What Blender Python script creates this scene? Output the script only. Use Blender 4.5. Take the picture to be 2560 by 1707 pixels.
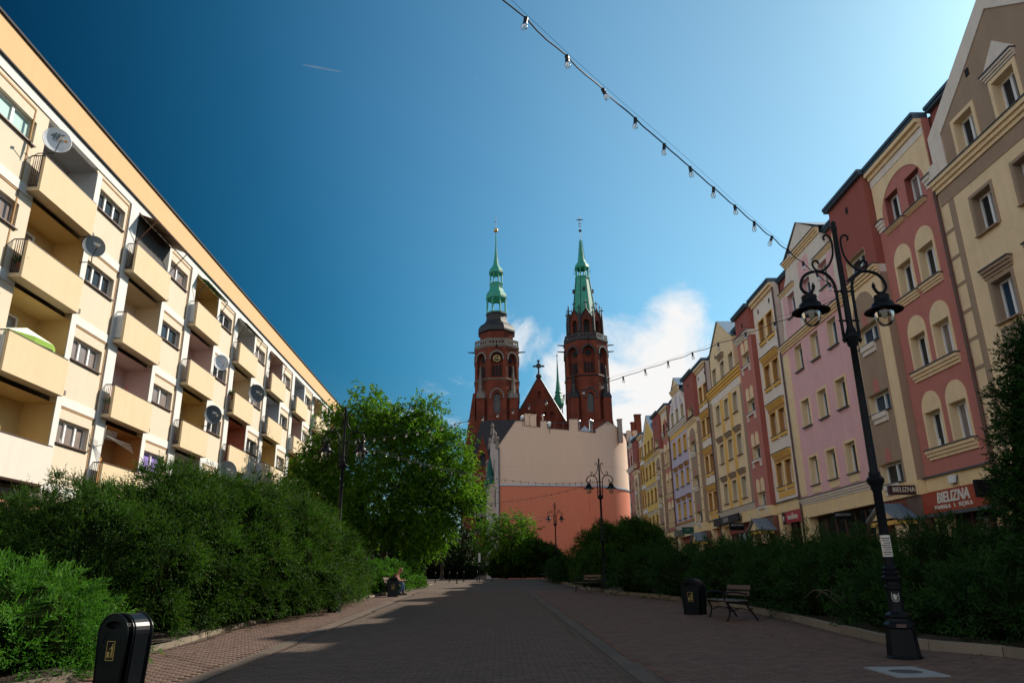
import bpy, bmesh, math, random
import numpy as np
from mathutils import Vector, Matrix, geometry

for o in list(bpy.data.objects):
    bpy.data.objects.remove(o)
SC = bpy.context.scene
COL = SC.collection
R_ = math.radians
random.seed(7)
RNG = np.random.default_rng(11)

# ------------------------------------------------------------------ camera
cam_d = bpy.data.cameras.new('camera')
cam = bpy.data.objects.new('camera', cam_d)
COL.objects.link(cam)
cam_d.sensor_width = 36.0
cam_d.lens = 1830.0 * 36.0 / 2560.0
cam_d.clip_start = 0.1
cam_d.clip_end = 20000.0
_th, _ro, _ya = R_(18.0), R_(0.8), R_(1.14)
_F = Vector((math.sin(_ya) * math.cos(_th), math.cos(_ya) * math.cos(_th), math.sin(_th)))
_R = Vector((math.cos(_ya), -math.sin(_ya), 0))
_U = _R.cross(_F)
_Rc = _R * math.cos(_ro) - _U * math.sin(_ro)
_Uc = _R * math.sin(_ro) + _U * math.cos(_ro)
cam.matrix_world = Matrix(((_Rc.x, _Uc.x, -_F.x, 0), (_Rc.y, _Uc.y, -_F.y, 0), (_Rc.z, _Uc.z, -_F.z, 1.39), (0, 0, 0, 1)))
SC.camera = cam

# ------------------------------------------------------------------ sun and sky
SUN_AZ, SUN_EL = R_(50.0), R_(34.6)       # azimuth from the street axis (+Y) towards +X
sun_d = bpy.data.lights.new('sun', 'SUN')
sun_d.energy = 5.0
sun_d.angle = R_(0.53)
sun_d.color = (1.0, 0.90, 0.76)
sun = bpy.data.objects.new('sun', sun_d)
COL.objects.link(sun)
sun.rotation_euler = Vector((-math.sin(SUN_AZ) * math.cos(SUN_EL), -math.cos(SUN_AZ) * math.cos(SUN_EL), -math.sin(SUN_EL))).to_track_quat('-Z', 'Y').to_euler()

W = bpy.data.worlds.new('World')
SC.world = W
W.use_nodes = True
nt = W.node_tree
nt.nodes.clear()
def wn(t, **kw):
    n = nt.nodes.new(t)
    for k, v in kw.items():
        setattr(n, k, v)
    return n
def wl(a, b): nt.links.new(a, b)
def wmath(op, a, b=None, clamp=False):
    n = wn('ShaderNodeMath', operation=op, use_clamp=clamp)
    for i, v in enumerate((a, b)):
        if v is None: continue
        if isinstance(v, (int, float)): n.inputs[i].default_value = v
        else: wl(v, n.inputs[i])
    return n.outputs[0]
sky = wn('ShaderNodeTexSky', sky_type='NISHITA', sun_disc=False)
sky.sun_elevation = SUN_EL
sky.sun_rotation = SUN_AZ
sky.altitude = 120.0
sky.air_density = 1.0
sky.dust_density = 0.6
sky.ozone_density = 1.5
SKY_STRENGTH = 0.14
# polarised-dark left sky in view; unseen sky behind the camera boosted, warmed as fill
tc = wn('ShaderNodeTexCoord')
sdir = wn('ShaderNodeVectorMath', operation='DOT_PRODUCT'); wl(tc.outputs['Generated'], sdir.inputs[0])
sdir.inputs[1].default_value = (math.sin(SUN_AZ) * math.cos(SUN_EL), math.cos(SUN_AZ) * math.cos(SUN_EL), math.sin(SUN_EL))
pol = wn('ShaderNodeValToRGB'); pol.color_ramp.interpolation = 'B_SPLINE'
wl(wmath('MULTIPLY_ADD', sdir.outputs['Value'], 0.5), pol.inputs[0]); pol.inputs[0].links[0].from_node.inputs[2].default_value = 0.5
els = pol.color_ramp.elements
def pc_(c): return 0.5 + 0.5 * c
els[0].position = 0.0; els[0].color = (1.5, 1.2, 0.95, 1)
els[1].position = 1.0; els[1].color = (0.37, 0.592, 0.6216, 1)
for ps, c in ((-0.25, (1.5, 1.2, 0.95)), (-0.02, (1.0, 0.95, 0.84)), (0.13, (0.148, 0.2664, 0.3256)), (0.25, (0.0089, 0.0851, 0.1295)), (0.36, (0.003, 0.0999, 0.1517)), (0.53, (0.0444, 0.2738, 0.3404)), (0.64, (0.148, 0.4218, 0.481)), (0.77, (0.3182, 0.6068, 0.6216)), (0.88, (0.4884, 0.74, 0.7104))):
    e = els.new(pc_(ps)); e.color = (*c, 1)
# near the horizon the haze is unpolarised and nearly white
hz = wn('ShaderNodeMapRange', interpolation_type='SMOOTHSTEP'); sepz = wn('ShaderNodeSeparateXYZ'); wl(tc.outputs['Generated'], sepz.inputs[0]); wl(sepz.outputs[2], hz.inputs[0]); hz.inputs[1].default_value = 0.0; hz.inputs[2].default_value = 0.30
hmx = wn('ShaderNodeMix', data_type='RGBA'); wl(hz.outputs[0], hmx.inputs['Factor']); hmx.inputs['A'].default_value = (0.30, 0.36, 0.385, 1); wl(pol.outputs[0], hmx.inputs['B'])
hsv = wn('ShaderNodeVectorMath', operation='MULTIPLY')
wl(sky.outputs[0], hsv.inputs[0]); wl(hmx.outputs['Result'], hsv.inputs[1])
# clouds: broken fair-weather cloud, denser low over the horizon, plus the bank over the street's end and unseen cloud added behind as fill
sep = wn('ShaderNodeSeparateXYZ'); wl(tc.outputs['Generated'], sep.inputs[0])
den = wmath('ADD', wmath('MAXIMUM', sep.outputs[2], 0.0), 0.22)
cmb = wn('ShaderNodeCombineXYZ')
wl(wmath('DIVIDE', sep.outputs[0], den), cmb.inputs[0]); wl(wmath('DIVIDE', sep.outputs[1], den), cmb.inputs[1])
nz = wn('ShaderNodeTexNoise'); nz.inputs['Scale'].default_value = 3.4; nz.inputs['Detail'].default_value = 9; nz.inputs['Roughness'].default_value = 0.60; nz.inputs['Distortion'].default_value = 0.55
mp = wn('ShaderNodeMapping'); mp.inputs['Scale'].default_value = (1.0, 0.62, 1.0); mp.inputs['Rotation'].default_value = (0, 0, R_(28)); mp.inputs['Location'].default_value = (3.1, 1.7, 0)
wl(cmb.outputs[0], mp.inputs[0]); wl(mp.outputs[0], nz.inputs['Vector'])
def blob(d, c0, c1, amt):
    v = Vector(d).normalized()
    dp = wn('ShaderNodeVectorMath', operation='DOT_PRODUCT'); wl(tc.outputs['Generated'], dp.inputs[0]); dp.inputs[1].default_value = v
    mr = wn('ShaderNodeMapRange', interpolation_type='SMOOTHSTEP'); wl(dp.outputs['Value'], mr.inputs[0])
    mr.inputs[1].default_value = math.cos(R_(c0)); mr.inputs[2].default_value = math.cos(R_(c1)); mr.inputs[4].default_value = amt
    return mr.outputs[0]
cover = wmath('MAXIMUM', blob((0.175, 1.0, 0.275), 7.5, 3.0, 0.42), blob((0.255, 1.0, 0.315), 6.5, 2.5, 0.40))
cover = wmath('MAXIMUM', cover, blob((0.12, 1.0, 0.26), 5.5, 2.0, 0.38))
cover = wmath('MAXIMUM', cover, blob((0.13, 1.0, 0.22), 7.0, 3.0, 0.40))
cover = wmath('MAXIMUM', cover, blob((0.035, 1.0, 0.325), 4.4, 0.6, 0.25))
cover = wmath('MAXIMUM', cover, blob((-0.055, 1.0, 0.27), 3.0, 0.3, 0.16))
cover = wmath('MAXIMUM', cover, blob((-0.085, 1.0, 0.235), 3.6, 0.3, 0.20))
cover = wmath('MAXIMUM', cover, blob((-0.155, 1.0, 0.225), 2.6, 0.3, 0.17))
cover = wmath('MAXIMUM', cover, blob((0.9, 0.2, 0.22), 34.0, 5.0, 0.22))
cover = wmath('MAXIMUM', cover, blob((-0.75, -0.75, 0.40), 70.0, 25.0, 0.36))  # unseen cloud behind the camera, added to brighten the shaded facades
cover = wmath('MAXIMUM', cover, blob((0.3, -0.95, 0.35), 65.0, 25.0, 0.34))  # second bank out of view, added for the same fill
cmr = wn('ShaderNodeMapRange', interpolation_type='SMOOTHSTEP'); wl(wmath('ADD', nz.outputs[0], cover), cmr.inputs[0])
cmr.inputs[1].default_value = 0.70; cmr.inputs[2].default_value = 0.94
mix = wn('ShaderNodeMix', data_type='RGBA'); wl(cmr.outputs[0], mix.inputs['Factor'])
wl(hsv.outputs[0], mix.inputs['A']); mix.inputs['B'].default_value = (0.645 / SKY_STRENGTH, 0.64 / SKY_STRENGTH, 0.635 / SKY_STRENGTH, 1)
bg = wn('ShaderNodeBackground'); bg.inputs['Strength'].default_value = SKY_STRENGTH
wo = wn('ShaderNodeOutputWorld')
wl(mix.outputs['Result'], bg.inputs[0]); wl(bg.outputs[0], wo.inputs[0])

SC.view_settings.view_transform = 'Standard'
SC.view_settings.look = 'None'
SC.view_settings.gamma = 1.0
SC.view_settings.exposure = 0.55
SC.view_settings.use_curve_mapping = False
SC.cycles.max_bounces = 8
SC.cycles.diffuse_bounces = 4
SC.cycles.glossy_bounces = 3
SC.cycles.transmission_bounces = 6
SC.cycles.transparent_max_bounces = 8
SC.cycles.caustics_reflective = False
SC.cycles.caustics_refractive = False

# ------------------------------------------------------------------ helpers
def tag(o, label=None, cat=None, group=None, kind=None):
    if label: o['label'] = label
    if cat: o['category'] = cat
    if group: o['group'] = group
    if kind: o['kind'] = kind
    return o
def thing(name, label, cat, loc=(0, 0, 0), rotz=0.0, group=None):
    o = bpy.data.objects.new(name, None)
    o.empty_display_size = 0.2
    COL.objects.link(o)
    o.location = loc
    o.rotation_euler = (0, 0, rotz)
    return tag(o, label, cat, group)
def copy_tree(o, parent=None):
    c = o.copy(); COL.objects.link(c); c.parent = parent
    for ch in list(o.children): copy_tree(ch, c)
    return c
def root_loc(p):
    while p is not None and p.parent is not None: p = p.parent
    return Vector(p.location) if p is not None else Vector((0, 0, 0))
class MB:
    def __init__(s): s.v = []; s.f = []
    def add(s, vs, fs):
        n = len(s.v); s.v.extend([tuple(v) for v in vs]); s.f.extend([tuple(i + n for i in f) for f in fs]); return s
    def quad(s, a, b, c, d): return s.add([a, b, c, d], [(0, 1, 2, 3)])
    def hexa(s, c):      # 8 corners: bottom 4 then top 4
        return s.add(c, [(0, 3, 2, 1), (4, 5, 6, 7), (0, 1, 5, 4), (1, 2, 6, 5), (2, 3, 7, 6), (3, 0, 4, 7)])
    def box(s, x0, x1, y0, y1, z0, z1):
        return s.hexa([(x0, y0, z0), (x1, y0, z0), (x1, y1, z0), (x0, y1, z0), (x0, y0, z1), (x1, y0, z1), (x1, y1, z1), (x0, y1, z1)])
    def tube(s, pts, r, n=8, cap=True, closed=False):
        pts = [Vector(p) for p in pts]; m = len(pts)
        rs = r if isinstance(r, (list, tuple)) else [r] * m
        t0 = (pts[1] - pts[0]).normalized()
        up = Vector((0, 0, 1)) if abs(t0.z) < 0.9 else Vector((1, 0, 0))
        nrm = (up - t0 * up.dot(t0)).normalized()
        base = len(s.v)
        for i, p in enumerate(pts):
            if closed: t = pts[(i + 1) % m] - pts[i - 1]
            else: t = pts[min(i + 1, m - 1)] - pts[max(i - 1, 0)]
            t = t.normalized() if t.length > 1e-9 else t0
            nrm = (nrm - t * nrm.dot(t)).normalized(); b = t.cross(nrm)
            for k in range(n):
                a = 2 * math.pi * k / n
                s.v.append(tuple(p + (nrm * math.cos(a) + b * math.sin(a)) * rs[i]))
        for i in range(m if closed else m - 1):
            j = (i + 1) % m
            for k in range(n):
                s.f.append((base + i * n + k, base + i * n + (k + 1) % n, base + j * n + (k + 1) % n, base + j * n + k))
        if cap and not closed:
            s.f.append(tuple(base + k for k in range(n - 1, -1, -1))); s.f.append(tuple(base + (m - 1) * n + k for k in range(n)))
        return s
    def lathe(s, prof, n=16, c=(0, 0, 0), rot=0.0, cap=True):
        base = len(s.v)
        for r, z in prof:
            for k in range(n):
                a = 2 * math.pi * k / n + rot
                s.v.append((c[0] + r * math.cos(a), c[1] + r * math.sin(a), c[2] + z))
        m = len(prof)
        for i in range(m - 1):
            for k in range(n):
                s.f.append((base + i * n + k, base + i * n + (k + 1) % n, base + (i + 1) * n + (k + 1) % n, base + (i + 1) * n + k))
        if cap:
            s.f.append(tuple(base + k for k in range(n - 1, -1, -1))); s.f.append(tuple(base + (m - 1) * n + k for k in range(n)))
        return s
    def plate(s, outer, holes, P, w, depth, back=False, sides=True):
        """flat slab in facade space: outer and holes are lists of (u, v), P(u, v, w) maps to the world"""
        loops = [outer] + list(holes)
        flat = [q for l in loops for q in l]
        tris = geometry.tessellate_polygon([[Vector((a, b, 0)) for a, b in l] for l in loops])
        base = len(s.v)
        s.v.extend(tuple(P(a, b, w)) for a, b in flat)
        s.f.extend(tuple(base + i for i in t) for t in tris)
        if back:
            b2 = len(s.v); s.v.extend(tuple(P(a, b, w - depth)) for a, b in flat); s.f.extend(tuple(b2 + i for i in reversed(t)) for t in tris)
        for li, l in enumerate(loops):
            if li == 0 and not sides: continue
            for i in range(len(l)):
                a, b = l[i], l[(i + 1) % len(l)]
                s.quad(P(a[0], a[1], w), P(b[0], b[1], w), P(b[0], b[1], w - depth), P(a[0], a[1], w - depth))
        return s
    def fbox(s, P, u0, u1, v0, v1, w0, w1):
        return s.hexa([P(u0, v0, w0), P(u1, v0, w0), P(u1, v0, w1), P(u0, v0, w1), P(u0, v1, w0), P(u1, v1, w0), P(u1, v1, w1), P(u0, v1, w1)])
    def build(s, name, mat, parent=None, smooth=False, kind=None, label=None, local=False):
        me = bpy.data.meshes.new(name)
        off = Vector((0, 0, 0)) if (local or parent is None) else root_loc(parent)
        if off.length > 0: me.from_pydata([(a - off.x, b - off.y, c - off.z) for a, b, c in s.v], [], s.f)
        else: me.from_pydata(s.v, [], s.f)
        if smooth:
            me.polygons.foreach_set('use_smooth', [True] * len(me.polygons))
            if isinstance(smooth, float): me.set_sharp_from_angle(angle=R_(smooth))
        me.materials.append(mat)
        o = bpy.data.objects.new(name, me); COL.objects.link(o); o.parent = parent
        if kind: o['kind'] = kind
        if label: o['label'] = label
        return o
def arr_mesh(name, verts, faces, mat, parent=None, kind=None, smooth=False, local=False, tone=None):
    """fast mesh from numpy: verts (n,3), faces (m,k)"""
    me = bpy.data.meshes.new(name)
    if parent is not None and not local: verts = verts - np.array(root_loc(parent))
    n, (m, k) = len(verts), faces.shape
    me.vertices.add(n); me.vertices.foreach_set('co', np.ascontiguousarray(verts, dtype=np.float32).ravel())
    me.loops.add(m * k); me.loops.foreach_set('vertex_index', np.ascontiguousarray(faces, dtype=np.int32).ravel())
    me.polygons.add(m); me.polygons.foreach_set('loop_start', np.arange(0, m * k, k, dtype=np.int32))
    if smooth: me.polygons.foreach_set('use_smooth', np.ones(m, dtype=bool))
    me.update(calc_edges=True)
    if tone is not None: me.attributes.new('tone', 'FLOAT', 'POINT').data.foreach_set('value', np.repeat(tone, n // len(tone)).astype(np.float32))
    me.materials.append(mat)
    o = bpy.data.objects.new(name, me); COL.objects.link(o); o.parent = parent
    if kind: o['kind'] = kind
    return o
def arc(c, r, a0, a1, n, sq=1.0):
    return [(c[0] + r * math.cos(R_(a0 + (a1 - a0) * i / n)), c[1] + r * sq * math.sin(R_(a0 + (a1 - a0) * i / n))) for i in range(n + 1)]
def rect(u0, u1, v0, v1): return [(u0, v0), (u1, v0), (u1, v1), (u0, v1)]
def text_loops(txt, size, shear=0.0, extrude=0.012, bold=0.0, space=1.0):
    cu = bpy.data.curves.new('lettering', 'FONT'); cu.body = txt; cu.size = size; cu.shear = shear; cu.extrude = extrude; cu.offset = bold; cu.space_character = space
    cu.align_x = 'CENTER'; cu.align_y = 'CENTER'; cu.resolution_u = 3
    o = bpy.data.objects.new('lettering', cu); COL.objects.link(o)
    bpy.context.view_layer.update()
    me = o.evaluated_get(bpy.context.evaluated_depsgraph_get()).to_mesh()
    vs = [tuple(v.co) for v in me.vertices]; fs = [tuple(p.vertices) for p in me.polygons]
    bpy.data.objects.remove(o); bpy.data.curves.remove(cu)
    return vs, fs
def lettering(parent, txt, size, mapf, mat, sx=1.0, **kw):
    vs, fs = text_loops(txt, size, **kw)
    mb = MB(); mb.add([mapf(a * sx, b, c) for a, b, c in vs], fs)
    return mb.build('lettering', mat, parent)

# ------------------------------------------------------------------ materials
def M(name, col, rough=0.85, var=0.12, scale=5.0, bump=0.0, bscale=60.0, metal=0.0, spec=0.4, isl=0.0, objv=0.0, streak=0.0, coat=0.0, dirt=None):
    m = bpy.data.materials.new(name); m.use_nodes = True
    t = m.node_tree; b = t.nodes['Principled BSDF']; L = t.links.new
    b.inputs['Roughness'].default_value = rough; b.inputs['Metallic'].default_value = metal; b.inputs['Specular IOR Level'].default_value = spec
    b.inputs['Coat Weight'].default_value = coat
    tcn = t.nodes.new('ShaderNodeTexCoord')
    n1 = t.nodes.new('ShaderNodeTexNoise'); n1.inputs['Scale'].default_value = scale; n1.inputs['Detail'].default_value = 6; n1.inputs['Roughness'].default_value = 0.65
    L(tcn.outputs['Object'], n1.inputs['Vector'])
    fac = n1.outputs['Fac']
    def mth(op, a, c):
        x = t.nodes.new('ShaderNodeMath'); x.operation = op
        for i, q in enumerate((a, c)):
            if isinstance(q, (int, float)): x.inputs[i].default_value = q
            else: L(q, x.inputs[i])
        return x.outputs[0]
    val = mth('ADD', mth('MULTIPLY', mth('SUBTRACT', fac, 0.5), 2.2 * var), 1.0)
    if streak:
        mpn = t.nodes.new('ShaderNodeMapping'); mpn.inputs['Scale'].default_value = (2.2, 2.2, 0.16); L(tcn.outputs['Object'], mpn.inputs[0])
        n2 = t.nodes.new('ShaderNodeTexNoise'); n2.inputs['Scale'].default_value = 1.6; n2.inputs['Detail'].default_value = 5; L(mpn.outputs[0], n2.inputs['Vector'])
        val = mth('MULTIPLY', val, mth('ADD', mth('MULTIPLY', mth('SUBTRACT', n2.outputs['Fac'], 0.5), 2.0 * streak), 1.0))
    if isl:
        g = t.nodes.new('ShaderNodeNewGeometry')
        val = mth('MULTIPLY', val, mth('ADD', mth('MULTIPLY', mth('SUBTRACT', g.outputs['Random Per Island'], 0.5), 2.0 * isl), 1.0))
    if objv:
        g = t.nodes.new('ShaderNodeObjectInfo')
        val = mth('MULTIPLY', val, mth('ADD', mth('MULTIPLY', mth('SUBTRACT', g.outputs['Random'], 0.5), 2.0 * objv), 1.0))
    sc = t.nodes.new('ShaderNodeVectorMath'); sc.operation = 'SCALE'
    src = None
    if dirt:
        n3 = t.nodes.new('ShaderNodeTexNoise'); n3.inputs['Scale'].default_value = 0.9; n3.inputs['Detail'].default_value = 8; n3.inputs['Roughness'].default_value = 0.7; L(tcn.outputs['Object'], n3.inputs['Vector'])
        mr = t.nodes.new('ShaderNodeMapRange'); L(n3.outputs['Fac'], mr.inputs[0]); mr.inputs[1].default_value = 0.52; mr.inputs[2].default_value = 0.75; mr.inputs[4].default_value = dirt[3]
        mx = t.nodes.new('ShaderNodeMix'); mx.data_type = 'RGBA'; L(mr.outputs[0], mx.inputs['Factor']); mx.inputs['A'].default_value = (*col, 1); mx.inputs['B'].default_value = (*dirt[:3], 1)
        L(mx.outputs['Result'], sc.inputs[0])
    else: sc.inputs[0].default_value = col
    L(val, sc.inputs[3]); L(sc.outputs[0], b.inputs['Base Color'])
    if bump:
        n4 = t.nodes.new('ShaderNodeTexNoise'); n4.inputs['Scale'].default_value = bscale; n4.inputs['Detail'].default_value = 4; L(tcn.outputs['Object'], n4.inputs['Vector'])
        bp = t.nodes.new('ShaderNodeBump'); bp.inputs['Strength'].default_value = bump; bp.inputs['Distance'].default_value = 0.02; L(n4.outputs['Fac'], bp.inputs['Height']); L(bp.outputs[0], b.inputs['Normal'])
    return m
def brickmat(name, c1, c2, mortar, sx, sy, msize=0.02, bump=0.3, rough=0.9, axis=None):
    """brick-pattern surface for walls too far off to pick bricks apart"""
    m = bpy.data.materials.new(name); m.use_nodes = True
    t = m.node_tree; b = t.nodes['Principled BSDF']; L = t.links.new
    b.inputs['Roughness'].default_value = rough; b.inputs['Specular IOR Level'].default_value = 0.3
    tcn = t.nodes.new('ShaderNodeTexCoord'); mpn = t.nodes.new('ShaderNodeMapping'); L(tcn.outputs['Object'], mpn.inputs[0])
    if axis: mpn.inputs['Rotation'].default_value = axis
    br = t.nodes.new('ShaderNodeTexBrick'); L(mpn.outputs[0], br.inputs['Vector'])
    br.inputs['Color1'].default_value = (*c1, 1); br.inputs['Color2'].default_value = (*c2, 1); br.inputs['Mortar'].default_value = (*mortar, 1)
    br.inputs['Scale'].default_value = 1.0; br.inputs['Brick Width'].default_value = sx; br.inputs['Row Height'].default_value = sy; br.inputs['Mortar Size'].default_value = msize
    n1 = t.nodes.new('ShaderNodeTexNoise'); n1.inputs['Scale'].default_value = 0.5; n1.inputs['Detail'].default_value = 8; L(tcn.outputs['Object'], n1.inputs['Vector'])
    mr = t.nodes.new('ShaderNodeMapRange'); L(n1.outputs['Fac'], mr.inputs[0]); mr.inputs[1].default_value = 0.3; mr.inputs[2].default_value = 0.7; mr.inputs[3].default_value = 0.72; mr.inputs[4].default_value = 1.22
    sc = t.nodes.new('ShaderNodeVectorMath'); sc.operation = 'SCALE'; L(br.outputs['Color'], sc.inputs[0]); L(mr.outputs[0], sc.inputs[3]); L(sc.outputs[0], b.inputs['Base Color'])
    if bump:
        bp = t.nodes.new('ShaderNodeBump'); bp.inputs['Strength'].default_value = bump; bp.inputs['Distance'].default_value = 0.01; bp.invert = True; L(br.outputs['Fac'], bp.inputs['Height']); L(bp.outputs[0], b.inputs['Normal'])
    return m
def leafmat(name, cols, transl=0.35, rough=0.6):
    m = bpy.data.materials.new(name); m.use_nodes = True
    t = m.node_tree; b = t.nodes['Principled BSDF']; L = t.links.new
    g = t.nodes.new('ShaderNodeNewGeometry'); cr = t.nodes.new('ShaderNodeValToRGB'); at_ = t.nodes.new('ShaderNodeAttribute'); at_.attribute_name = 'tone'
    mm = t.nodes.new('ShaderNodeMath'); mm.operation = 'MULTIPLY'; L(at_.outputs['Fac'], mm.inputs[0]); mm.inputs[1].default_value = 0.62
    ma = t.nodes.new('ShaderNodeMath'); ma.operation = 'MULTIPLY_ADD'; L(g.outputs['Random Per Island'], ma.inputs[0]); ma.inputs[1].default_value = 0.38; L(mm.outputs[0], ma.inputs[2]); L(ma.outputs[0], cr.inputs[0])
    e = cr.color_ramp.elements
    e[0].position = cols[0][0]; e[0].color = (*cols[0][1], 1); e[1].position = cols[-1][0]; e[1].color = (*cols[-1][1], 1)
    for ps, c in cols[1:-1]:
        q = e.new(ps); q.color = (*c, 1)
    tcn = t.nodes.new('ShaderNodeTexCoord'); n1 = t.nodes.new('ShaderNodeTexNoise'); n1.inputs['Scale'].default_value = 1.3; n1.inputs['Detail'].default_value = 3; L(tcn.outputs['Object'], n1.inputs['Vector'])
    mr = t.nodes.new('ShaderNodeMapRange'); L(n1.outputs['Fac'], mr.inputs[0]); mr.inputs[1].default_value = 0.3; mr.inputs[2].default_value = 0.7; mr.inputs[3].default_value = 0.72; mr.inputs[4].default_value = 1.25
    sc = t.nodes.new('ShaderNodeVectorMath'); sc.operation = 'SCALE'; L(cr.outputs[0], sc.inputs[0]); L(mr.outputs[0], sc.inputs[3])
    L(sc.outputs[0], b.inputs['Base Color']); b.inputs['Roughness'].default_value = rough; b.inputs['Specular IOR Level'].default_value = 0.12
    tr = t.nodes.new('ShaderNodeBsdfTranslucent'); s2 = t.nodes.new('ShaderNodeVectorMath'); s2.operation = 'MULTIPLY'; L(sc.outputs[0], s2.inputs[0]); s2.inputs[1].default_value = (1.5, 1.6, 0.7); L(s2.outputs[0], tr.inputs[0])
    ms = t.nodes.new('ShaderNodeMixShader'); ms.inputs[0].default_value = transl; L(b.outputs[0], ms.inputs[1]); L(tr.outputs[0], ms.inputs[2]); L(ms.outputs[0], t.nodes['Material Output'].inputs['Surface'])
    return m
def glassmat(name, tint=(1, 1, 1), rough=0.0):
    m = bpy.data.materials.new(name); m.use_nodes = True
    t = m.node_tree; t.nodes.remove(t.nodes['Principled BSDF']); L = t.links.new
    tp = t.nodes.new('ShaderNodeBsdfTransparent'); tp.inputs[0].default_value = (*tint, 1)
    gl = t.nodes.new('ShaderNodeBsdfGlossy'); gl.inputs['Roughness'].default_value = 0.03
    fr = t.nodes.new('ShaderNodeFresnel'); fr.inputs[0].default_value = 1.5
    ad = t.nodes.new('ShaderNodeMath'); ad.operation = 'MULTIPLY_ADD'; L(fr.outputs[0], ad.inputs[0]); ad.inputs[1].default_value = 0.9; ad.inputs[2].default_value = 0.06
    ms = t.nodes.new('ShaderNodeMixShader'); L(ad.outputs[0], ms.inputs[0]); L(tp.outputs[0], ms.inputs[1]); L(gl.outputs[0], ms.inputs[2]); L(ms.outputs[0], t.nodes['Material Output'].inputs['Surface'])
    return m
def plaster(name, c, **kw):
    a = dict(rough=0.92, var=0.05, scale=3.0, bump=0.12, bscale=90, spec=0.25, streak=0.06); a.update(kw)
    return M(name, c, **a)
m_white = plaster('white_render', (0.64, 0.63, 0.60), dirt=(0.45, 0.42, 0.38, 0.35))
m_joint = M('dark_joint', (0.10, 0.08, 0.07))
m_bcream = plaster('left_cream', (0.62, 0.53, 0.41), streak=0.05, dirt=(0.62, 0.45, 0.27, 0.25))
m_balc = plaster('balcony_yellow', (0.61, 0.49, 0.32), streak=0.06, dirt=(0.66, 0.45, 0.22, 0.35))
m_orange = plaster('parapet_orange', (0.62, 0.40, 0.21), streak=0.05)
m_cols = {k: plaster('loggia_' + k, c) for k, c in {'yellow': (0.66, 0.47, 0.20), 'grey': (0.52, 0.52, 0.52), 'cream': (0.72, 0.58, 0.40), 'pink': (0.62, 0.46, 0.42), 'brown': (0.42, 0.21, 0.07), 'terracotta': (0.45, 0.17, 0.10), 'white': (0.7, 0.69, 0.67), 'dim': (0.40, 0.38, 0.36), 'blue': (0.42, 0.45, 0.50)}.items()}
m_pvc = M('window_frame_white', (0.80, 0.80, 0.79), rough=0.35, var=0.03)
m_pane = M('pane_dark', (0.022, 0.024, 0.027), rough=0.05, var=0.35, scale=1.5, spec=0.22)
m_pane_c = M('pane_curtain', (0.22, 0.18, 0.165), rough=0.12, var=0.35, scale=2.5, spec=0.3)
m_pane_g = M('pane_mint_blind', (0.45, 0.62, 0.58), rough=0.12, var=0.06, spec=0.5)
m_pane_b = M('pane_sky', (0.018, 0.05, 0.09), rough=0.04, var=0.2, spec=0.3)
m_pane_v = M('pane_violet_curtain', (0.30, 0.22, 0.55), rough=0.15, var=0.15)
m_sill = M('brown_sill', (0.11, 0.06, 0.045), rough=0.5)
m_gsill = M('grey_sill', (0.10, 0.11, 0.12), rough=0.45, metal=0.3)
m_slab = M('concrete_slab', (0.16, 0.13, 0.11), rough=0.9, var=0.25)
m_black = M('black_iron', (0.012, 0.014, 0.017), rough=0.42, var=0.2, spec=0.5)
m_rail = M('rail_brown', (0.06, 0.035, 0.03), rough=0.5)
m_tar = M('roof_felt', (0.035, 0.032, 0.035), rough=0.85)
m_soil = M('soil', (0.045, 0.032, 0.022), rough=1.0, var=0.5, scale=4, bump=0.6, bscale=25)
m_kerb = M('kerb_concrete', (0.21, 0.17, 0.125), rough=0.95, var=0.25, scale=3, bump=0.3, objv=0.12, dirt=(0.12, 0.10, 0.07, 0.6))
m_bark = M('bark', (0.065, 0.048, 0.036), rough=0.95, var=0.35, scale=9, bump=0.6, bscale=30)

# ------------------------------------------------------------------ ground
SL = 0.0213
def gz(y): return SL * min(max(y, -40.0), 70.0)
g_mat = brickmat('paving_far', (0.086, 0.058, 0.042), (0.104, 0.071, 0.05), (0.04, 0.03, 0.022), 0.2, 0.1, 0.006, 0.15)
mb = MB()
ys = [-6000, -40, 0, 70, 200, 9000]
for a, b in zip(ys, ys[1:]):
    mb.quad((-6000, a, gz(a) - 0.03), (6000, a, gz(a) - 0.03), (6000, b, gz(b) - 0.03), (-6000, b, gz(b) - 0.03))
tag(mb.build('ground', M('ground_asphalt', (0.07, 0.068, 0.066), var=0.3, scale=0.6)), kind='structure')
KERB_R = [(7.9, -6), (7.75, 6), (7.7, 9.5), (7.3, 11.4), (6.72, 12.3), (6.5, 13.2), (6.62, 15.2), (6.82, 17.7), (6.94, 21.5), (6.80, 25.0), (6.5, 28.0), (5.8, 31.5), (4.95, 35.0), (4.45, 38.0), (4.3, 44), (4.2, 52), (3.9, 60), (3.6, 66)]
KERB_L = [(-6.6, -6), (-6.6, 8.0), (-5.55, 10.45), (-5.85, 11.0), (-6.3, 12.0), (-6.1, 13.0), (-6.0, 14.7), (-6.25, 18.2), (-6.25, 21), (-6.15, 25), (-6.0, 31.5), (-5.7, 34.5), (-5.64, 36), (-5.2, 42), (-4.9, 48), (-4.7, 54)]
def kx(poly, y):
    for (x0, y0), (x1, y1) in zip(poly, poly[1:]):
        if y0 <= y <= y1: return x0 + (x1 - x0) * (y - y0) / (y1 - y0)
    return poly[0][0] if y < poly[0][1] else poly[-1][0]
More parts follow.
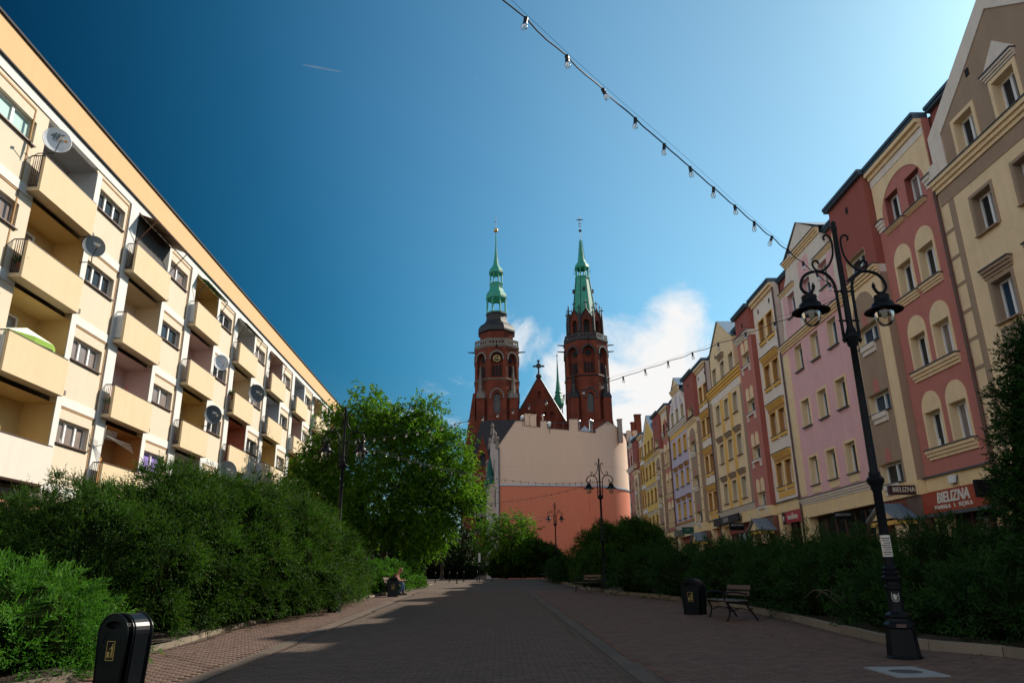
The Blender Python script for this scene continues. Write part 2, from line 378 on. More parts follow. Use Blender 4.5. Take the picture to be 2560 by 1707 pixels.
# bedding sheet of the promenade
mb = MB()
yy = [-6 + 2 * i for i in range(39)]
for a, b in zip(yy, yy[1:]):
    mb.quad((-12.5, a, gz(a) - 0.012), (14.0, a, gz(a) - 0.012), (14.0, b, gz(b) - 0.012), (-12.5, b, gz(b) - 0.012))
pave = tag(mb.build('promenade_pavement', g_mat), kind='structure')
m_pred = M('paver_red', (0.112, 0.066, 0.048), rough=0.9, var=0.2, scale=7, isl=0.20, objv=0.16, bump=0.2)
m_pgrey = M('paver_grey', (0.090, 0.060, 0.043), rough=0.9, var=0.2, scale=7, isl=0.16, objv=0.14, bump=0.2)
m_gut = M('gutter_stone', (0.085, 0.06, 0.043), rough=0.9, var=0.2, isl=0.15)
# running-bond concrete pavers; far ones one joined stuff part per colour, the nearest 300 single objects
def paver_cells():
    out = []
    for r in range(int((40.0 - 8.6) / 0.1)):
        y = 8.6 + r * 0.1
        xl, xr = kx(KERB_L, y + 0.05) + 0.1, kx(KERB_R, y + 0.05) - 0.12
        x = -8.0 + (0.1 if r % 2 else 0.0)
        while x < xr:
            if x >= xl and x + 0.2 <= xr:
                g = -3.92 - 0.016 * (y - 11)
                h = 1.80 - 0.012 * (y - 9)
                if not (x + 0.2 > g - 0.13 and x < g + 0.13) and not (x + 0.2 > h - 0.13 and x < h + 0.13):
                    out.append((x, y, 1 if g < x + 0.1 < h else 0))
            x += 0.2
    return out
cells = paver_cells()
def px_near(c):   # distance from the lens decides which ones show largest
    x, y, k = c
    return x * x * 0.25 + y * y
vis = [c for c in cells if abs(c[0] - 0.25) < 0.70 * c[1] - 0.1 and c[1] > 9.15]
vis.sort(key=px_near)
near = set(vis[:300])
def paver_verts(x, y, z, tilt=(0, 0), g=0.006, h=0.05):
    c = 0.008
    b = [(x + g, y + g), (x + 0.2 - g, y + g), (x + 0.2 - g, y + 0.1 - g), (x + g, y + 0.1 - g)]
    t = [(x + g + c, y + g + c), (x + 0.2 - g - c, y + g + c), (x + 0.2 - g - c, y + 0.1 - g - c), (x + g + c, y + 0.1 - g - c)]
    vs = [(p[0], p[1], z + SL * (p[1] - y) - 0.008 + tilt[0] * (p[0] - x - 0.1) + tilt[1] * (p[1] - y - 0.05)) for p in b]
    vs += [(p[0], p[1], z + SL * (p[1] - y) + tilt[0] * (p[0] - x - 0.1) + tilt[1] * (p[1] - y - 0.05)) for p in t]
    vs += [(p[0], p[1], z - 0.04) for p in b]
    return vs
PF = [(4, 5, 6, 7), (0, 1, 5, 4), (1, 2, 6, 5), (2, 3, 7, 6), (3, 0, 4, 7), (8, 9, 1, 0), (9, 10, 2, 1), (10, 11, 3, 2), (11, 8, 0, 3)]
for k, nm, mt in ((0, 'red_pavers', m_pred), (1, 'grey_pavers', m_pgrey)):
    cs = [c for c in cells if c[2] == k and c not in near]
    V = np.empty((len(cs) * 12, 3)); Fc = np.empty((len(cs) * 9, 4), dtype=np.int32); pf = np.array(PF)
    for i, (x, y, _) in enumerate(cs):
        V[i * 12:i * 12 + 12] = paver_verts(x, y, gz(y) + 0.004 + random.uniform(-0.0015, 0.0015), (random.gauss(0, 0.006), random.gauss(0, 0.008)))
        Fc[i * 9:i * 9 + 9] = pf + i * 12
    o = arr_mesh(nm, V, Fc, mt, pave, kind='stuff')
pm = {}
for k, mt in ((0, m_pred), (1, m_pgrey)):
    me = bpy.data.meshes.new('paver'); me.from_pydata(paver_verts(0, 0, 0), [], PF); me.materials.append(mt); pm[k] = me
for (x, y, k) in vis[:300]:
    o = bpy.data.objects.new('paver', pm[k]); COL.objects.link(o); o.parent = pave; o.location = (x, y, gz(y) + 0.004 + random.uniform(-0.0015, 0.0015)); o.rotation_euler = (random.gauss(0, 0.006), random.gauss(0, 0.005), 0)
# gutter channels: long stones end to end
for side in (0, 1):
    mb = MB(); y = 8.6
    while y < 44:
        x = (-3.92 - 0.016 * (y - 11)) if side == 0 else (1.80 - 0.012 * (y - 9))
        mb.hexa([(x - 0.115, y + 0.006, gz(y) - 0.04), (x + 0.115, y + 0.006, gz(y) - 0.04), (x + 0.115, y + 0.494, gz(y) - 0.04), (x - 0.115, y + 0.494, gz(y) - 0.04),
                 (x - 0.115, y + 0.006, gz(y) + 0.002), (x + 0.115, y + 0.006, gz(y) + 0.002), (x + 0.115, y + 0.494, gz(y + 0.5) + 0.002), (x - 0.115, y + 0.494, gz(y + 0.5) + 0.002)])
        y += 0.5
    mb.build('gutter_stones', m_gut, pave, kind='stuff')
# planting beds and their kerbs
def bed(name, poly, side):
    mb = MB(); yb = [poly[0][1] + i * 0.5 for i in range(int((poly[-1][1] - poly[0][1]) / 0.5) + 1)]
    far = 11.3 if side > 0 else -11.8
    for a, b in zip(yb, yb[1:]):
        for q in range(6):
            t0, t1 = q / 6, (q + 1) / 6
            def pt(y, t):
                x = kx(poly, y) + side * 0.06
                return (x + (far - x) * t, y, gz(y) + 0.07 + 0.05 * math.sin(x * 3 + y * 2.3 + t * 9))
            mb.quad(pt(a, t0), pt(a, t1), pt(b, t1), pt(b, t0))
    b_ = tag(mb.build(name, m_soil, smooth=True), kind='structure')
    kb = MB()
    x0, y0 = poly[0]; kb.box(min(x0, x0 + side * 0.05), max(x0, x0 + side * 0.05), y0 - 0.4, y0, gz(y0) - 0.1, gz(y0) + 0.1)
    k = tag(kb.build('kerb', m_kerb), kind='structure')
    for (xa, ya), (xb, yb2) in zip(poly, poly[1:]):
        Ls = math.hypot(xb - xa, yb2 - ya); n = max(1, round(Ls / 1.0))
        for i in range(n):
            p, q = (xa + (xb - xa) * i / n, ya + (yb2 - ya) * i / n), (xa + (xb - xa) * (i + 1) / n, ya + (yb2 - ya) * (i + 1) / n)
            d = Vector((q[0] - p[0], q[1] - p[1])).normalized(); nn = Vector((d.y, -d.x)) * side
            if nn.x * side < 0: nn = -nn
            s = MB(); e = 0.008
            c = [(p[0] + d.x * e, p[1] + d.y * e), (q[0] - d.x * e, q[1] - d.y * e)]
            c += [(c[1][0] + nn.x * 0.13, c[1][1] + nn.y * 0.13), (c[0][0] + nn.x * 0.13, c[0][1] + nn.y * 0.13)]
            h = (0.13 if side > 0 else 0.07) + random.uniform(-0.008, 0.008)
            s.hexa([(x, y, gz(y) - 0.08) for x, y in c] + [(x, y, gz(y) + h) for x, y in c])
            s.build('kerb_stone', m_kerb, k)
    return b_
bed('planting_bed', KERB_R, 1)
bed('planting_bed', KERB_L, -1)

# ------------------------------------------------------------------ windows
def window(parent, P, u0, u1, v0, v1, w, fm, pm_, nv=1, nh=None, sill=None, sillproj=0.12, fr=0.055, sill_h=0.035, tilt=None):
    """white casement set back in its opening: window (frame) > pane, sill"""
    mb = MB()
    mb.fbox(P, u0, u0 + fr, v0, v1, w - 0.06, w); mb.fbox(P, u1 - fr, u1, v0, v1, w - 0.06, w)
    mb.fbox(P, u0 + fr, u1 - fr, v0, v0 + fr, w - 0.06, w); mb.fbox(P, u0 + fr, u1 - fr, v1 - fr, v1, w - 0.06, w)
    cuts = [u0 + (u1 - u0) * i / nv for i in range(nv + 1)]
    for c in cuts[1:-1]: mb.fbox(P, c - 0.05, c + 0.05, v0 + fr, v1 - fr, w - 0.058, w + 0.012)
    if nh:
        for t in nh: mb.fbox(P, u0 + fr, u1 - fr, v0 + (v1 - v0) * t - 0.03, v0 + (v1 - v0) * t + 0.03, w - 0.057, w + 0.006)
    if tilt is not None and nv > 1:      # one sash tilted inwards at the top
        a, b = cuts[tilt] + 0.06, cuts[tilt + 1] - 0.06
        def T(u, v, q): return P(u, v, q + w - 0.02 - 0.16 * (v - v0) / (v1 - v0))
        for r in ((a, a + 0.05, v0 + 0.04, v1 - 0.07), (b - 0.05, b, v0 + 0.04, v1 - 0.07)): mb.fbox(T, r[0], r[1], r[2], r[3], -0.03, 0.02)
        mb.fbox(T, a, b, v1 - 0.12, v1 - 0.07, -0.03, 0.02)
    o = mb.build('window', fm, parent)
    MB().quad(P(u0 + 0.02, v0 + 0.02, w - 0.045), P(u1 - 0.02, v0 + 0.02, w - 0.045), P(u1 - 0.02, v1 - 0.02, w - 0.045), P(u0 + 0.02, v1 - 0.02, w - 0.045)).build('pane', pm_, o)
    if sill: MB().fbox(P, u0 - 0.06, u1 + 0.06, v0 - sill_h, v0 + 0.004, w - 0.01, sillproj).build('sill', sill, o)
    return o

# ------------------------------------------------------------------ apartment block on the left
def LP(u, v, w): return Vector((-14.95 - 0.0134 * (u - 28.7) + w, u, v))
blk = thing('apartment_block', 'long cream and yellow five-storey apartment block with rows of projecting loggia balconies', 'building', (-15.0, 44.0, gz(44)))
NB = 9
def Y0(b): return 20.65 + 6.42 * (b - 1)
ZB = [4.43 + 2.93 * i for i in range(5)]
UEND = Y0(NB - 1) + 6.87
pc = ['cream', 'cream', 'yellow', 'yellow', 'cream', 'pink', 'grey', 'white', 'dim', 'terracotta', 'blue', 'yellow']
loggia_cols = {(1, 3): 'grey', (1, 2): 'yellow', (1, 1): 'yellow', (1, 0): 'yellow', (2, 3): 'dim', (2, 2): 'cream', (2, 1): 'pink', (2, 0): 'brown', (3, 3): 'yellow', (3, 2): 'pink', (3, 1): 'yellow', (3, 0): 'dim',
               (4, 3): 'white', (4, 2): 'cream', (4, 1): 'terracotta', (4, 0): 'dim', (5, 3): 'pink', (5, 2): 'blue', (5, 1): 'yellow', (6, 3): 'blue', (6, 2): 'pink'}
m_jo = M('joint_ochre', (0.33, 0.19, 0.08), var=0.4)
for b in range(0, NB):
    y = Y0(b); d0 = 0.38 if b == 0 else 0.0
    ua, ub = y + 3.6, y + 6.87
    holes = [rect(y + 4.0 + d0, y + 5.95 + d0, z + 1.55, z + 2.37) for z in ZB[:4]]
    MB().plate(rect(ua, ub, 4.25, 16.15), holes, LP, 0.0, 0.22).build('wall', m_bcream, blk)
    if b >= 1: MB().fbox(LP, y + 6.22, y + 6.86, 3.6, 16.15, -0.3, 0.07).build('pilaster', m_white, blk)
    for i, z in enumerate(ZB[:4]):
        fb = MB(); fb.fbox(LP, y + 3.604, y + (6.215 if b else 6.8), z - 0.14, z + 0.17, -0.05, 0.035); fb.fbox(LP, y + 3.604, y + 3.93, z + 0.17, z + 2.79, -0.05, 0.033)
        fb.build('floor_band', m_white, blk)
        jt = MB(); jt.fbox(LP, y + 3.94, y + 6.18, z + 2.72, z + 2.785, -0.05, 0.018); jt.fbox(LP, y + 6.12, y + 6.18, z + 0.2, z + 2.72, -0.05, 0.016)
        jt.build('panel_joint', m_jo, blk)
MB().fbox(LP, Y0(0) - 3, UEND, 16.152, 16.5, -2.0, 0.04).build('eaves_band', m_white, blk)
mb = MB(); mb.fbox(LP, Y0(0) - 3, UEND, 16.56, 17.62, -0.4, 0.09); mb.build('roof_parapet', m_orange, blk)
mb = MB(); mb.fbox(LP, Y0(0) - 3, UEND, 16.502, 16.558, -0.3, 0.12); mb.fbox(LP, Y0(0) - 3, UEND + 0.1, 17.622, 17.70, -0.5, 0.16); mb.build('roof_edge', m_tar, blk)
mb = MB(); mb.fbox(LP, Y0(0) - 3, UEND, 17.0, 17.3, -11, -0.45); mb.fbox(LP, UEND - 0.02, UEND + 0.25, -0.2, 17.2, -11, -0.02); mb.fbox(LP, Y0(0) - 3.2, Y0(0) - 3, -0.2, 17.2, -11, 0); mb.fbox(LP, Y0(0) - 3, UEND, -0.2, 17.0, -11, -10.8); mb.build('rear_shell', m_bcream, blk)
# ground floor: recessed shopfronts under the balconies
mb = MB(); mb.fbox(LP, Y0(0) - 3, UEND, 4.05, 4.24, -1.6, 0.02); mb.build('ground_floor_soffit', m_slab, blk)
mb = MB(); mb.fbox(LP, Y0(0) - 3, UEND, -0.3, 4.05, -1.7, -1.5); mb.build('shopfront_wall', M('shopfront_brown', (0.16, 0.085, 0.06)), blk)
mb = MB(); mb.fbox(LP, Y0(0) - 3, UEND, 3.55, 3.86, -0.25, 0.02); mb.build('shopfront_beam', M('beam_terracotta', (0.30, 0.12, 0.08)), blk)
for b in range(0, NB):
    window(blk, LP, Y0(b) + 0.6, Y0(b) + 5.6, gz(Y0(b)) + 0.7, 3.4, -0.3, m_pvc, m_pane, nv=4)
BTYPE = {(1, 0): 'white'}
m_wbal = plaster('balcony_white', (0.62, 0.57, 0.50))
m_rails = [M('railing_grey', (0.55, 0.58, 0.60), rough=0.4), m_black, m_rail, M('railing_pale', (0.42, 0.36, 0.30))]
curt = [m_pane, m_pane_c, m_pane, m_pane_c, m_pane]
for b in range(0, NB):
    y = Y0(b)
    for r in range(4):
        z = ZB[r]
        if b >= 1:
            col = loggia_cols.get((b, r)) or random.choice(pc)
            mt = m_cols[col]
            mb = MB(); ua, ub, vb, vt, dp = y + 0.456, y + 3.594, z + 0.27, z + 2.785, -1.05
            mb.quad(LP(ua, vb, dp), LP(ub, vb, dp), LP(ub, vt, dp), LP(ua, vt, dp))
            mb.quad(LP(ub, vb, dp), LP(ub, vb, 0), LP(ub, vt, 0), LP(ub, vt, dp)); mb.quad(LP(ua, vb, dp), LP(ua, vb, 0), LP(ua, vt, 0), LP(ua, vt, dp))
            mb.quad(LP(ua, vt, dp), LP(ub, vt, dp), LP(ub, vt, 0.0), LP(ua, vt, 0.0))
            lg = mb.build('loggia_recess', mt, blk)
            dw = window(blk, LP, y + 0.65, y + 2.35, z + 0.30, z + 2.45, dp + 0.09, m_pvc if (b + r) % 4 else m_rail, random.choice(curt), nv=2)
            dw.name = 'balcony_door'
            bm = m_wbal if BTYPE.get((b, r)) else m_balc
            mb = MB(); e = 3.22
            mb.fbox(LP, y, y + e, z, z + 1.2, 0.36, 0.45); mb.fbox(LP, y, y + e, z, z + 0.12, 0.02, 0.36)
            bal = mb.build('balcony', bm, blk)
            mb = MB(); mb.fbox(LP, y + 0.1, y + 3.6, z + 0.121, z + 0.279, -1.05, 0.30); mb.build('slab', m_slab, bal)
            mb = MB(); mb.tube([LP(y + 0.02, z + 1.25, 0.0), LP(y + 0.02, z + 1.25, 0.40), LP(y + e, z + 1.25, 0.40)], 0.022, 6); mb.build('handrail', m_rail, bal)
            mb = MB(); k = (b * 3 + r) % 4
            if k == 0:
                mb.fbox(LP, y + 0.03, y + 0.05, z + 0.2, z + 1.1, 0.05, 0.33)
            for q in range(5): mb.fbox(LP, y + 0.015, y + 0.035, z + 0.12, z + 1.24, 0.06 + q * 0.065, 0.075 + q * 0.065)
            mb.build('side_railing', m_rails[k], bal)
        d0 = 0.38 if b == 0 else 0.0
        pmx = random.choice(curt)
        if (b, r) == (0, 3): pmx = m_pane_g
        if (b, r) == (2, 0): pmx = m_pane_v
        nv = 3 if b == 1 else 2
        window(blk, LP, y + 4.0 + d0, y + 5.95 + d0, z + 1.55, z + 2.37, -0.14, m_pvc, pmx, nv=nv, sill=m_sill, sillproj=0.09, fr=0.06, tilt=[None, 1, 0, None, 0][(b * 2 + r) % 5])

# satellite dishes, aerials, awnings: things of their own hung on the block
def dish(u, v, w, r, col, label, pole_u, pole_v, az=42.0, el=4.0, mark=None):
    c = LP(u, v, w)
    root = thing('satellite_dish', label, 'satellite dish', tuple(LP(pole_u, pole_v, 0.0)), 0.0, 'satellite dishes on the apartment block')
    d = Vector((math.sin(R_(az)) * math.cos(R_(el)), -math.cos(R_(az)) * math.cos(R_(el)), math.sin(R_(el))))
    rt = Vector((d.y, -d.x, 0)).normalized() * -1
    up = d.cross(rt) * -1
    if up.z < 0: up = -up
    mb = MB(); n = 28; rings = [(0.02, 0.0), (0.35, 0.018), (0.7, 0.07), (1.0, 0.15)]
    vs = []; fs = []
    for q, h in rings:
        for k in range(n):
            a = 2 * math.pi * k / n
            vs.append(c + (rt * math.cos(a) * q * r * 0.92 + up * math.sin(a) * q * r) + d * (h * r))
    for i in range(3):
        for k in range(n): fs.append((i * n + k, i * n + (k + 1) % n, (i + 1) * n + (k + 1) % n, (i + 1) * n + k))
    fs.append(tuple(range(n)))
    mb.add(vs, fs)
    mb.tube([vs[3 * n + k] for k in range(n)], 0.012, 5, closed=True)
    ro = mb.build('reflector', col, root, smooth=True)
    mb = MB(); arm0 = c - up * r * 0.98 + d * 0.14 * r; lnb = c + d * r * 0.95 - up * 0.30 * r + rt * 0.12 * r
    mb.tube([arm0, lnb], 0.014, 6); mb.build('feed_arm', m_black, root)
    mb = MB(); mb.tube([lnb - d * 0.06, lnb + d * 0.07], 0.045, 8); mb.build('receiver', M('receiver_cream', (0.6, 0.55, 0.45), rough=0.4), root)
    mb = MB(); mb.tube([LP(pole_u, pole_v, -0.02), LP(pole_u, pole_v, w * 0.8), c - d * 0.03 - up * r * 0.5], 0.02, 6); mb.build('wall_bracket', m_black, root)
    def pm2(a, b_, q):
        aa = a / r; rr = math.hypot(aa, b_ / r)
        return c + rt * a + up * b_ + d * (0.15 * r * rr * rr + 0.012 + q)
    return root, pm2
m_dw = M('dish_white', (0.72, 0.75, 0.78), rough=0.35, var=0.05)
m_dg = M('dish_grey', (0.20, 0.22, 0.23), rough=0.45, var=0.1)
m_dd = M('dish_dark', (0.09, 0.105, 0.12), rough=0.5, var=0.15)
m_lg = M('print_grey', (0.18, 0.21, 0.23)); m_or = M('print_orange', (0.75, 0.25, 0.03)); m_wp = M('print_white', (0.75, 0.75, 0.72))
d1, f1 = dish(20.77, 15.08, 0.60, 0.44, m_dw, 'white satellite dish with grey 4K lettering beside the topmost nearest balcony', 20.92, 14.72)
lettering(d1, '4K', 0.30, lambda a, b_, q: f1(a - 0.03, b_ + 0.15, q), m_lg, shear=0.25, extrude=0.001, bold=0.014)
mb = MB(); mb.add([f1(a, b_, 0.003) for a, b_ in ((-0.14, -0.02), (0.16, -0.02), (0.16, 0.04), (-0.14, 0.04), (-0.13, -0.01), (0.15, -0.01), (0.15, 0.03), (-0.13, 0.03))], [(0, 1, 5, 4), (1, 2, 6, 5), (2, 3, 7, 6), (3, 0, 4, 7)]); mb.build('caption_box', m_lg, d1)
mb = MB(); mb.add([f1(0.24 + 0.06 * math.cos(k * math.pi / 4) * (1 if k % 2 == 0 else 0.6), 0.06 + 0.06 * math.sin(k * math.pi / 4) * (1 if k % 2 == 0 else 0.6), 0.004) for k in range(8)], [tuple(range(8))]); mb.build('orange_star', m_or, d1)
for args in ((23.99, 12.85, 0.5, 0.40, m_dg, 'grey satellite dish with white print at the second balcony from the top, nearest column', 24.2, 12.35),
             (37.12, 12.40, 0.5, 0.42, m_dw, 'plain white satellite dish in front of a kitchen window, third balcony column', 37.2, 11.9),
             (43.25, 12.26, 0.5, 0.55, m_dd, 'largest dark satellite dish, beside the fourth balcony column', 43.3, 11.7),
             (36.79, 9.55, 0.5, 0.48, m_dd, 'dark satellite dish below the plain white one, third balcony column', 36.9, 9.0),
             (39.70, 7.10, 0.5, 0.55, m_dg, 'blue-grey satellite dish just above the yew hedge', 39.8, 6.6)):
    dd, ff = dish(*args)
    if args[4] is not m_dw:
        mb = MB(); mb.quad(ff(-0.02, 0.08, 0.003), ff(0.20, 0.05, 0.003), ff(0.20, 0.15, 0.003), ff(-0.02, 0.18, 0.003)); mb.build('printed_patch', m_wp, dd)
# yagi aerial at the second column
ya = thing('television_aerial', 'bare metal yagi television aerial fixed at the second balcony column', 'aerial', tuple(LP(26.95, 6.2, 0)))
m_alu = M('aluminium', (0.42, 0.40, 0.36), rough=0.4, metal=0.7)
mb = MB(); mb.tube([LP(26.95, 6.2, 0), LP(27.0, 6.3, 0.35), LP(27.0, 7.0, 0.38)], 0.018, 6); mb.build('mast', m_alu, ya)
mb = MB()
for k in range(4):
    h = 6.62 - 0.05 * k; mb.tube([LP(27.0, 6.66, 0.4), LP(28.3, 6.50 - 0.10 * k, 0.75 + 0.05 * k)], 0.011, 5)
mb.build('boom', m_alu, ya)
mb = MB()
for k in range(9):
    t = k / 8; mb.tube([LP(27.05 + 0.5 * t, 6.75 - 0.02 * t - 0.22, 0.38 + 0.12 * t), LP(27.05 + 0.5 * t, 6.75 + 0.12, 0.42 + 0.12 * t)], 0.008, 4)
mb.build('dipoles', m_alu, ya)
def awning(label, u0, u1, vt, vb, proj, mat, fmat, curtain=None, ribs=7):
    a = thing('balcony_awning', label, 'awning', tuple(LP(u0, vt, 0)), 0, 'awnings over the top balconies')
    mb = MB(); n = ribs * 2
    for i in range(n):
        p, q = u0 + (u1 - u0) * i / n, u0 + (u1 - u0) * (i + 1) / n
        h0, h1 = (0.025 if i % 2 else 0), (0 if i % 2 else 0.025)
        mb.quad(LP(p, vt + h0, 0.05), LP(q, vt + h1, 0.05), LP(q, vb + h1, proj), LP(p, vb + h0, proj))
    mb.build('sheet', mat, a)
    mb = MB()
    for u in (u0, (u0 + u1) / 2, u1): mb.tube([LP(u, vt - 0.02, 0.02), LP(u, vb - 0.02, proj)], 0.02, 5)
    mb.tube([LP(u0, vb - 0.02, proj), LP(u1, vb - 0.02, proj)], 0.022, 5)
    for u in (u0, u1): mb.tube([LP(u, vb - 0.02, proj), LP(u, vb - 1.0, 0.1)], 0.022, 5)
    mb.build('frame', fmat, a)
    if curtain: MB().quad(LP(u0 + 0.05, vt - 1.75, 0.08), LP(u1 - 0.05, vt - 1.75, 0.08), LP(u1 - 0.05, vt - 0.02, 0.06), LP(u0 + 0.05, vt - 0.02, 0.06)).build('net_curtain', curtain, a)
m_rust = M('rusty_frame', (0.14, 0.06, 0.03), var=0.4)
m_green = M('green_sheet', (0.01, 0.20, 0.10), rough=0.4, var=0.25)
awning('weathered brown awning with dark net on the top balcony of the second column', 27.55, 30.75, 16.05, 15.75, 0.85, M('weathered_board', (0.26, 0.19, 0.13), var=0.4), m_rust, M('dark_net', (0.06, 0.055, 0.05), var=0.3))
awning('green corrugated awning on the top balcony of the third column', 33.9, 36.9, 16.0, 15.72, 0.6, m_green, m_black)
awning('thin dark awning on the top balcony of the fourth column', 40.1, 43.3, 16.0, 15.65, 0.6, M('dark_sheet', (0.10, 0.085, 0.08)), m_black)
awning('torn brown awning on the top balcony of the fifth column', 46.6, 49.4, 16.0, 15.75, 0.45, M('brown_sheet', (0.20, 0.13, 0.09), var=0.4), m_rust)
awning('bright green awning beside the ash tree, farthest on the block', 59.1, 62.3, 16.02, 15.72, 0.55, m_green, m_black)
# parasol on a balcony
ps = thing('balcony_parasol', 'white and green parasol leaning over a balcony of the nearest column', 'parasol', tuple(LP(22.3, 7.64, -0.3)))
mb = MB(); n = 8; top = LP(22.3, 9.22, -0.15); vs = [top]
for k in range(n):
    a = 2 * math.pi * k / n + 0.2; vs.append(LP(22.35 + 1.45 * math.cos(a), 8.86 + 0.1 * math.cos(a), -0.12 + 0.46 * math.sin(a)))
mb.add(vs, [(0, k + 1, (k + 1) % n + 1) for k in range(n)]); mb.build('canopy', M('parasol_white', (0.72, 0.76, 0.62)), ps)
mb = MB()
for k in range(n):
    a, b_ = vs[k + 1], vs[(k + 1) % n + 1]; mb.quad(a, b_, b_ - Vector((0, 0, 0.18)), a - Vector((0, 0, 0.18)))
mb.build('valance', M('parasol_green', (0.20, 0.34, 0.04)), ps)
mb = MB(); mb.tube([LP(22.3, 7.64, -0.3), top], 0.02, 6); mb.build('pole', m_alu, ps)

# odds and ends on the balconies
m_pot = M('terracotta_pot', (0.34, 0.12, 0.06)); m_plant = leafmat('pot_plant', [(0.0, (0.03, 0.09, 0.015)), (1.0, (0.09, 0.18, 0.03))], 0.3)
def pot_plant(u, v, w, label, col=None):
    t = thing('potted_plant', label, 'plant', tuple(LP(u, v, w)), 0, 'potted plants on the balconies')
    MB().lathe([(0.08, 0), (0.11, 0.2), (0.125, 0.2), (0.125, 0.23), (0.1, 0.23)], 10).build('pot', m_pot, t, local=True)
    rg = np.random.default_rng(int(u * 10)); p = np.tile([0, 0, 0.22], (60, 1)); d = rg.normal(size=(60, 3)); d[:, 2] = np.abs(d[:, 2]) + 0.5; d /= np.linalg.norm(d, axis=1, keepdims=True)
    s = np.cross(d, rg.normal(size=(60, 3))); s /= np.linalg.norm(s, axis=1, keepdims=True); Ln = rg.uniform(0.15, 0.38, (60, 1)); V = np.stack([p, p + d * Ln * 0.5 + s * 0.03, p + d * Ln, p + d * Ln * 0.5 - s * 0.03], 1).reshape(-1, 3)
    arr_mesh('leaves', V, np.arange(240, dtype=np.int32).reshape(60, 4), m_plant, t, local=True, tone=np.full(60, 0.5))
for u, v, w, lb in ((20.85, ZB[2] + 0.28, 0.22, 'potted plant behind the railing of the second balcony from the top, nearest column'), (27.25, ZB[1] + 0.28, 0.2, 'potted plant on the third balcony from the top, second column'), (28.6, ZB[3] + 0.28, 0.2, 'potted plant under the weathered brown awning'), (40.1, ZB[2] + 0.9, 0.2, 'potted plant on the fourth column balcony, second from the top')):
    pot_plant(u, v, w, lb)
rp = thing('folded_parasol', 'folded red parasol standing on a pink balcony of the second column', 'parasol', tuple(LP(29.6, ZB[1] + 0.28, -0.4)))
MB().lathe([(0.02, 0), (0.02, 0.5), (0.07, 0.55), (0.05, 1.3), (0.01, 1.55)], 8).build('folded_cloth', M('red_cloth', (0.35, 0.015, 0.03)), rp, local=True); MB().lathe([(0.15, 0), (0.15, 0.06), (0.03, 0.08)], 10).build('foot', m_black, rp, local=True)

# ------------------------------------------------------------------ the row of painted houses on the right
def RP(u, v, w): return Vector((14.6 + 0.0113 * (u - 31.3) - w, u, v))
HC = {'cream': (0.86, 0.65, 0.40), 'brown': (0.38, 0.27, 0.19), 'red': (0.52, 0.20, 0.165), 'dred': (0.34, 0.105, 0.085), 'pink': (0.80, 0.475, 0.48), 'white': (0.82, 0.72, 0.63), 'ochre': (0.80, 0.48, 0.13), 'obrown': (0.46, 0.23, 0.08),
      'lav': (0.56, 0.49, 0.60), 'yellow': (0.80, 0.53, 0.16), 'beige': (0.56, 0.45, 0.30), 'grey': (0.78, 0.69, 0.60), 'sand': (0.85, 0.64, 0.36), 'bluegrey': (0.52, 0.54, 0.56)}
HM = {k: plaster('house_' + k, c, streak=0.10, var=0.07, scale=2.0, dirt=(c[0] * 0.72, c[1] * 0.70, c[2] * 0.70, 0.45)) for k, c in HC.items()}
m_eave = M('eave_blue', (0.075, 0.12, 0.16), rough=0.45, metal=0.3)
m_zinc = M('zinc_sheet', (0.30, 0.36, 0.42), rough=0.4, metal=0.6, var=0.15)
m_wood = M('shop_frame_brown', (0.10, 0.045, 0.028), rough=0.5)
m_rbrick = brickmat('red_brick', (0.22, 0.065, 0.045), (0.27, 0.085, 0.06), (0.20, 0.14, 0.12), 0.26, 0.08, 0.01, 0.3, axis=(math.pi / 2, 0, math.pi / 2))
m_vent = M('vent_dark', (0.015, 0.014, 0.014))
PANES = [m_pane, m_pane, m_pane_b, m_pane, m_pane, m_pane_c]
def archpoly(uc, v0, vs, hw, n=10):
    return [(uc - hw, v0), (uc + hw, v0)] + [(uc + hw * math.cos(math.pi * k / n), vs + hw * math.sin(math.pi * k / n)) for k in range(n + 1)]
def hwin(h, u0, u1, v0, v1, w0=0.0, nv=2, sill=None, proj=0.14, reveal=0.24, pane=None, fm=None, tilt=None):
    return window(h, RP, u0, u1, v0, v1, w0 - reveal, fm or m_pvc, pane or random.choice(PANES), nv=nv, sill=sill, sillproj=w0 + proj, fr=0.065, tilt=tilt)
def jamb(h, u0, u1, v0, v1, mat, w0, reveal=0.25, t=0.012):
    """painted reveal lining"""
    mb = MB(); mb.fbox(RP, u0 + 0.002, u0 + t, v0, v1, w0 - reveal, w0 - 0.003); mb.fbox(RP, u1 - t, u1 - 0.002, v0, v1, w0 - reveal, w0 - 0.003); mb.fbox(RP, u0 + t, u1 - t, v1 - t, v1 - 0.002, w0 - reveal, w0 - 0.003)
    return mb.build('reveal', mat, h)
def moulding(h, name, u0, u1, v0, v1, mat, w0=0.0, p=0.16, cap=None, steps=3):
    mb = MB()
    for i in range(steps):
        a, b_ = v0 + (v1 - v0) * i / steps, v0 + (v1 - v0) * (i + 1) / steps
        mb.fbox(RP, u0 - 0.012 * i, u1 + 0.012 * i, a, b_, w0 - 0.02, w0 + p * (i + 1) / steps)
    o = mb.build(name, mat, h)
    if cap: MB().fbox(RP, u0 - 0.05, u1 + 0.05, v1 + 0.001, v1 + 0.035, w0 - 0.02, w0 + p + 0.04).build('cap', cap, o)
    return o
def eave(h, u0, u1, z, w=0.0):
    mb = MB(); mb.fbox(RP, u0, u1, z, z + 0.10, w - 0.35, w + 0.17); mb.fbox(RP, u0, u1, z + 0.10, z + 0.22, w - 0.35, w + 0.22); mb.build('eave', m_eave, h)
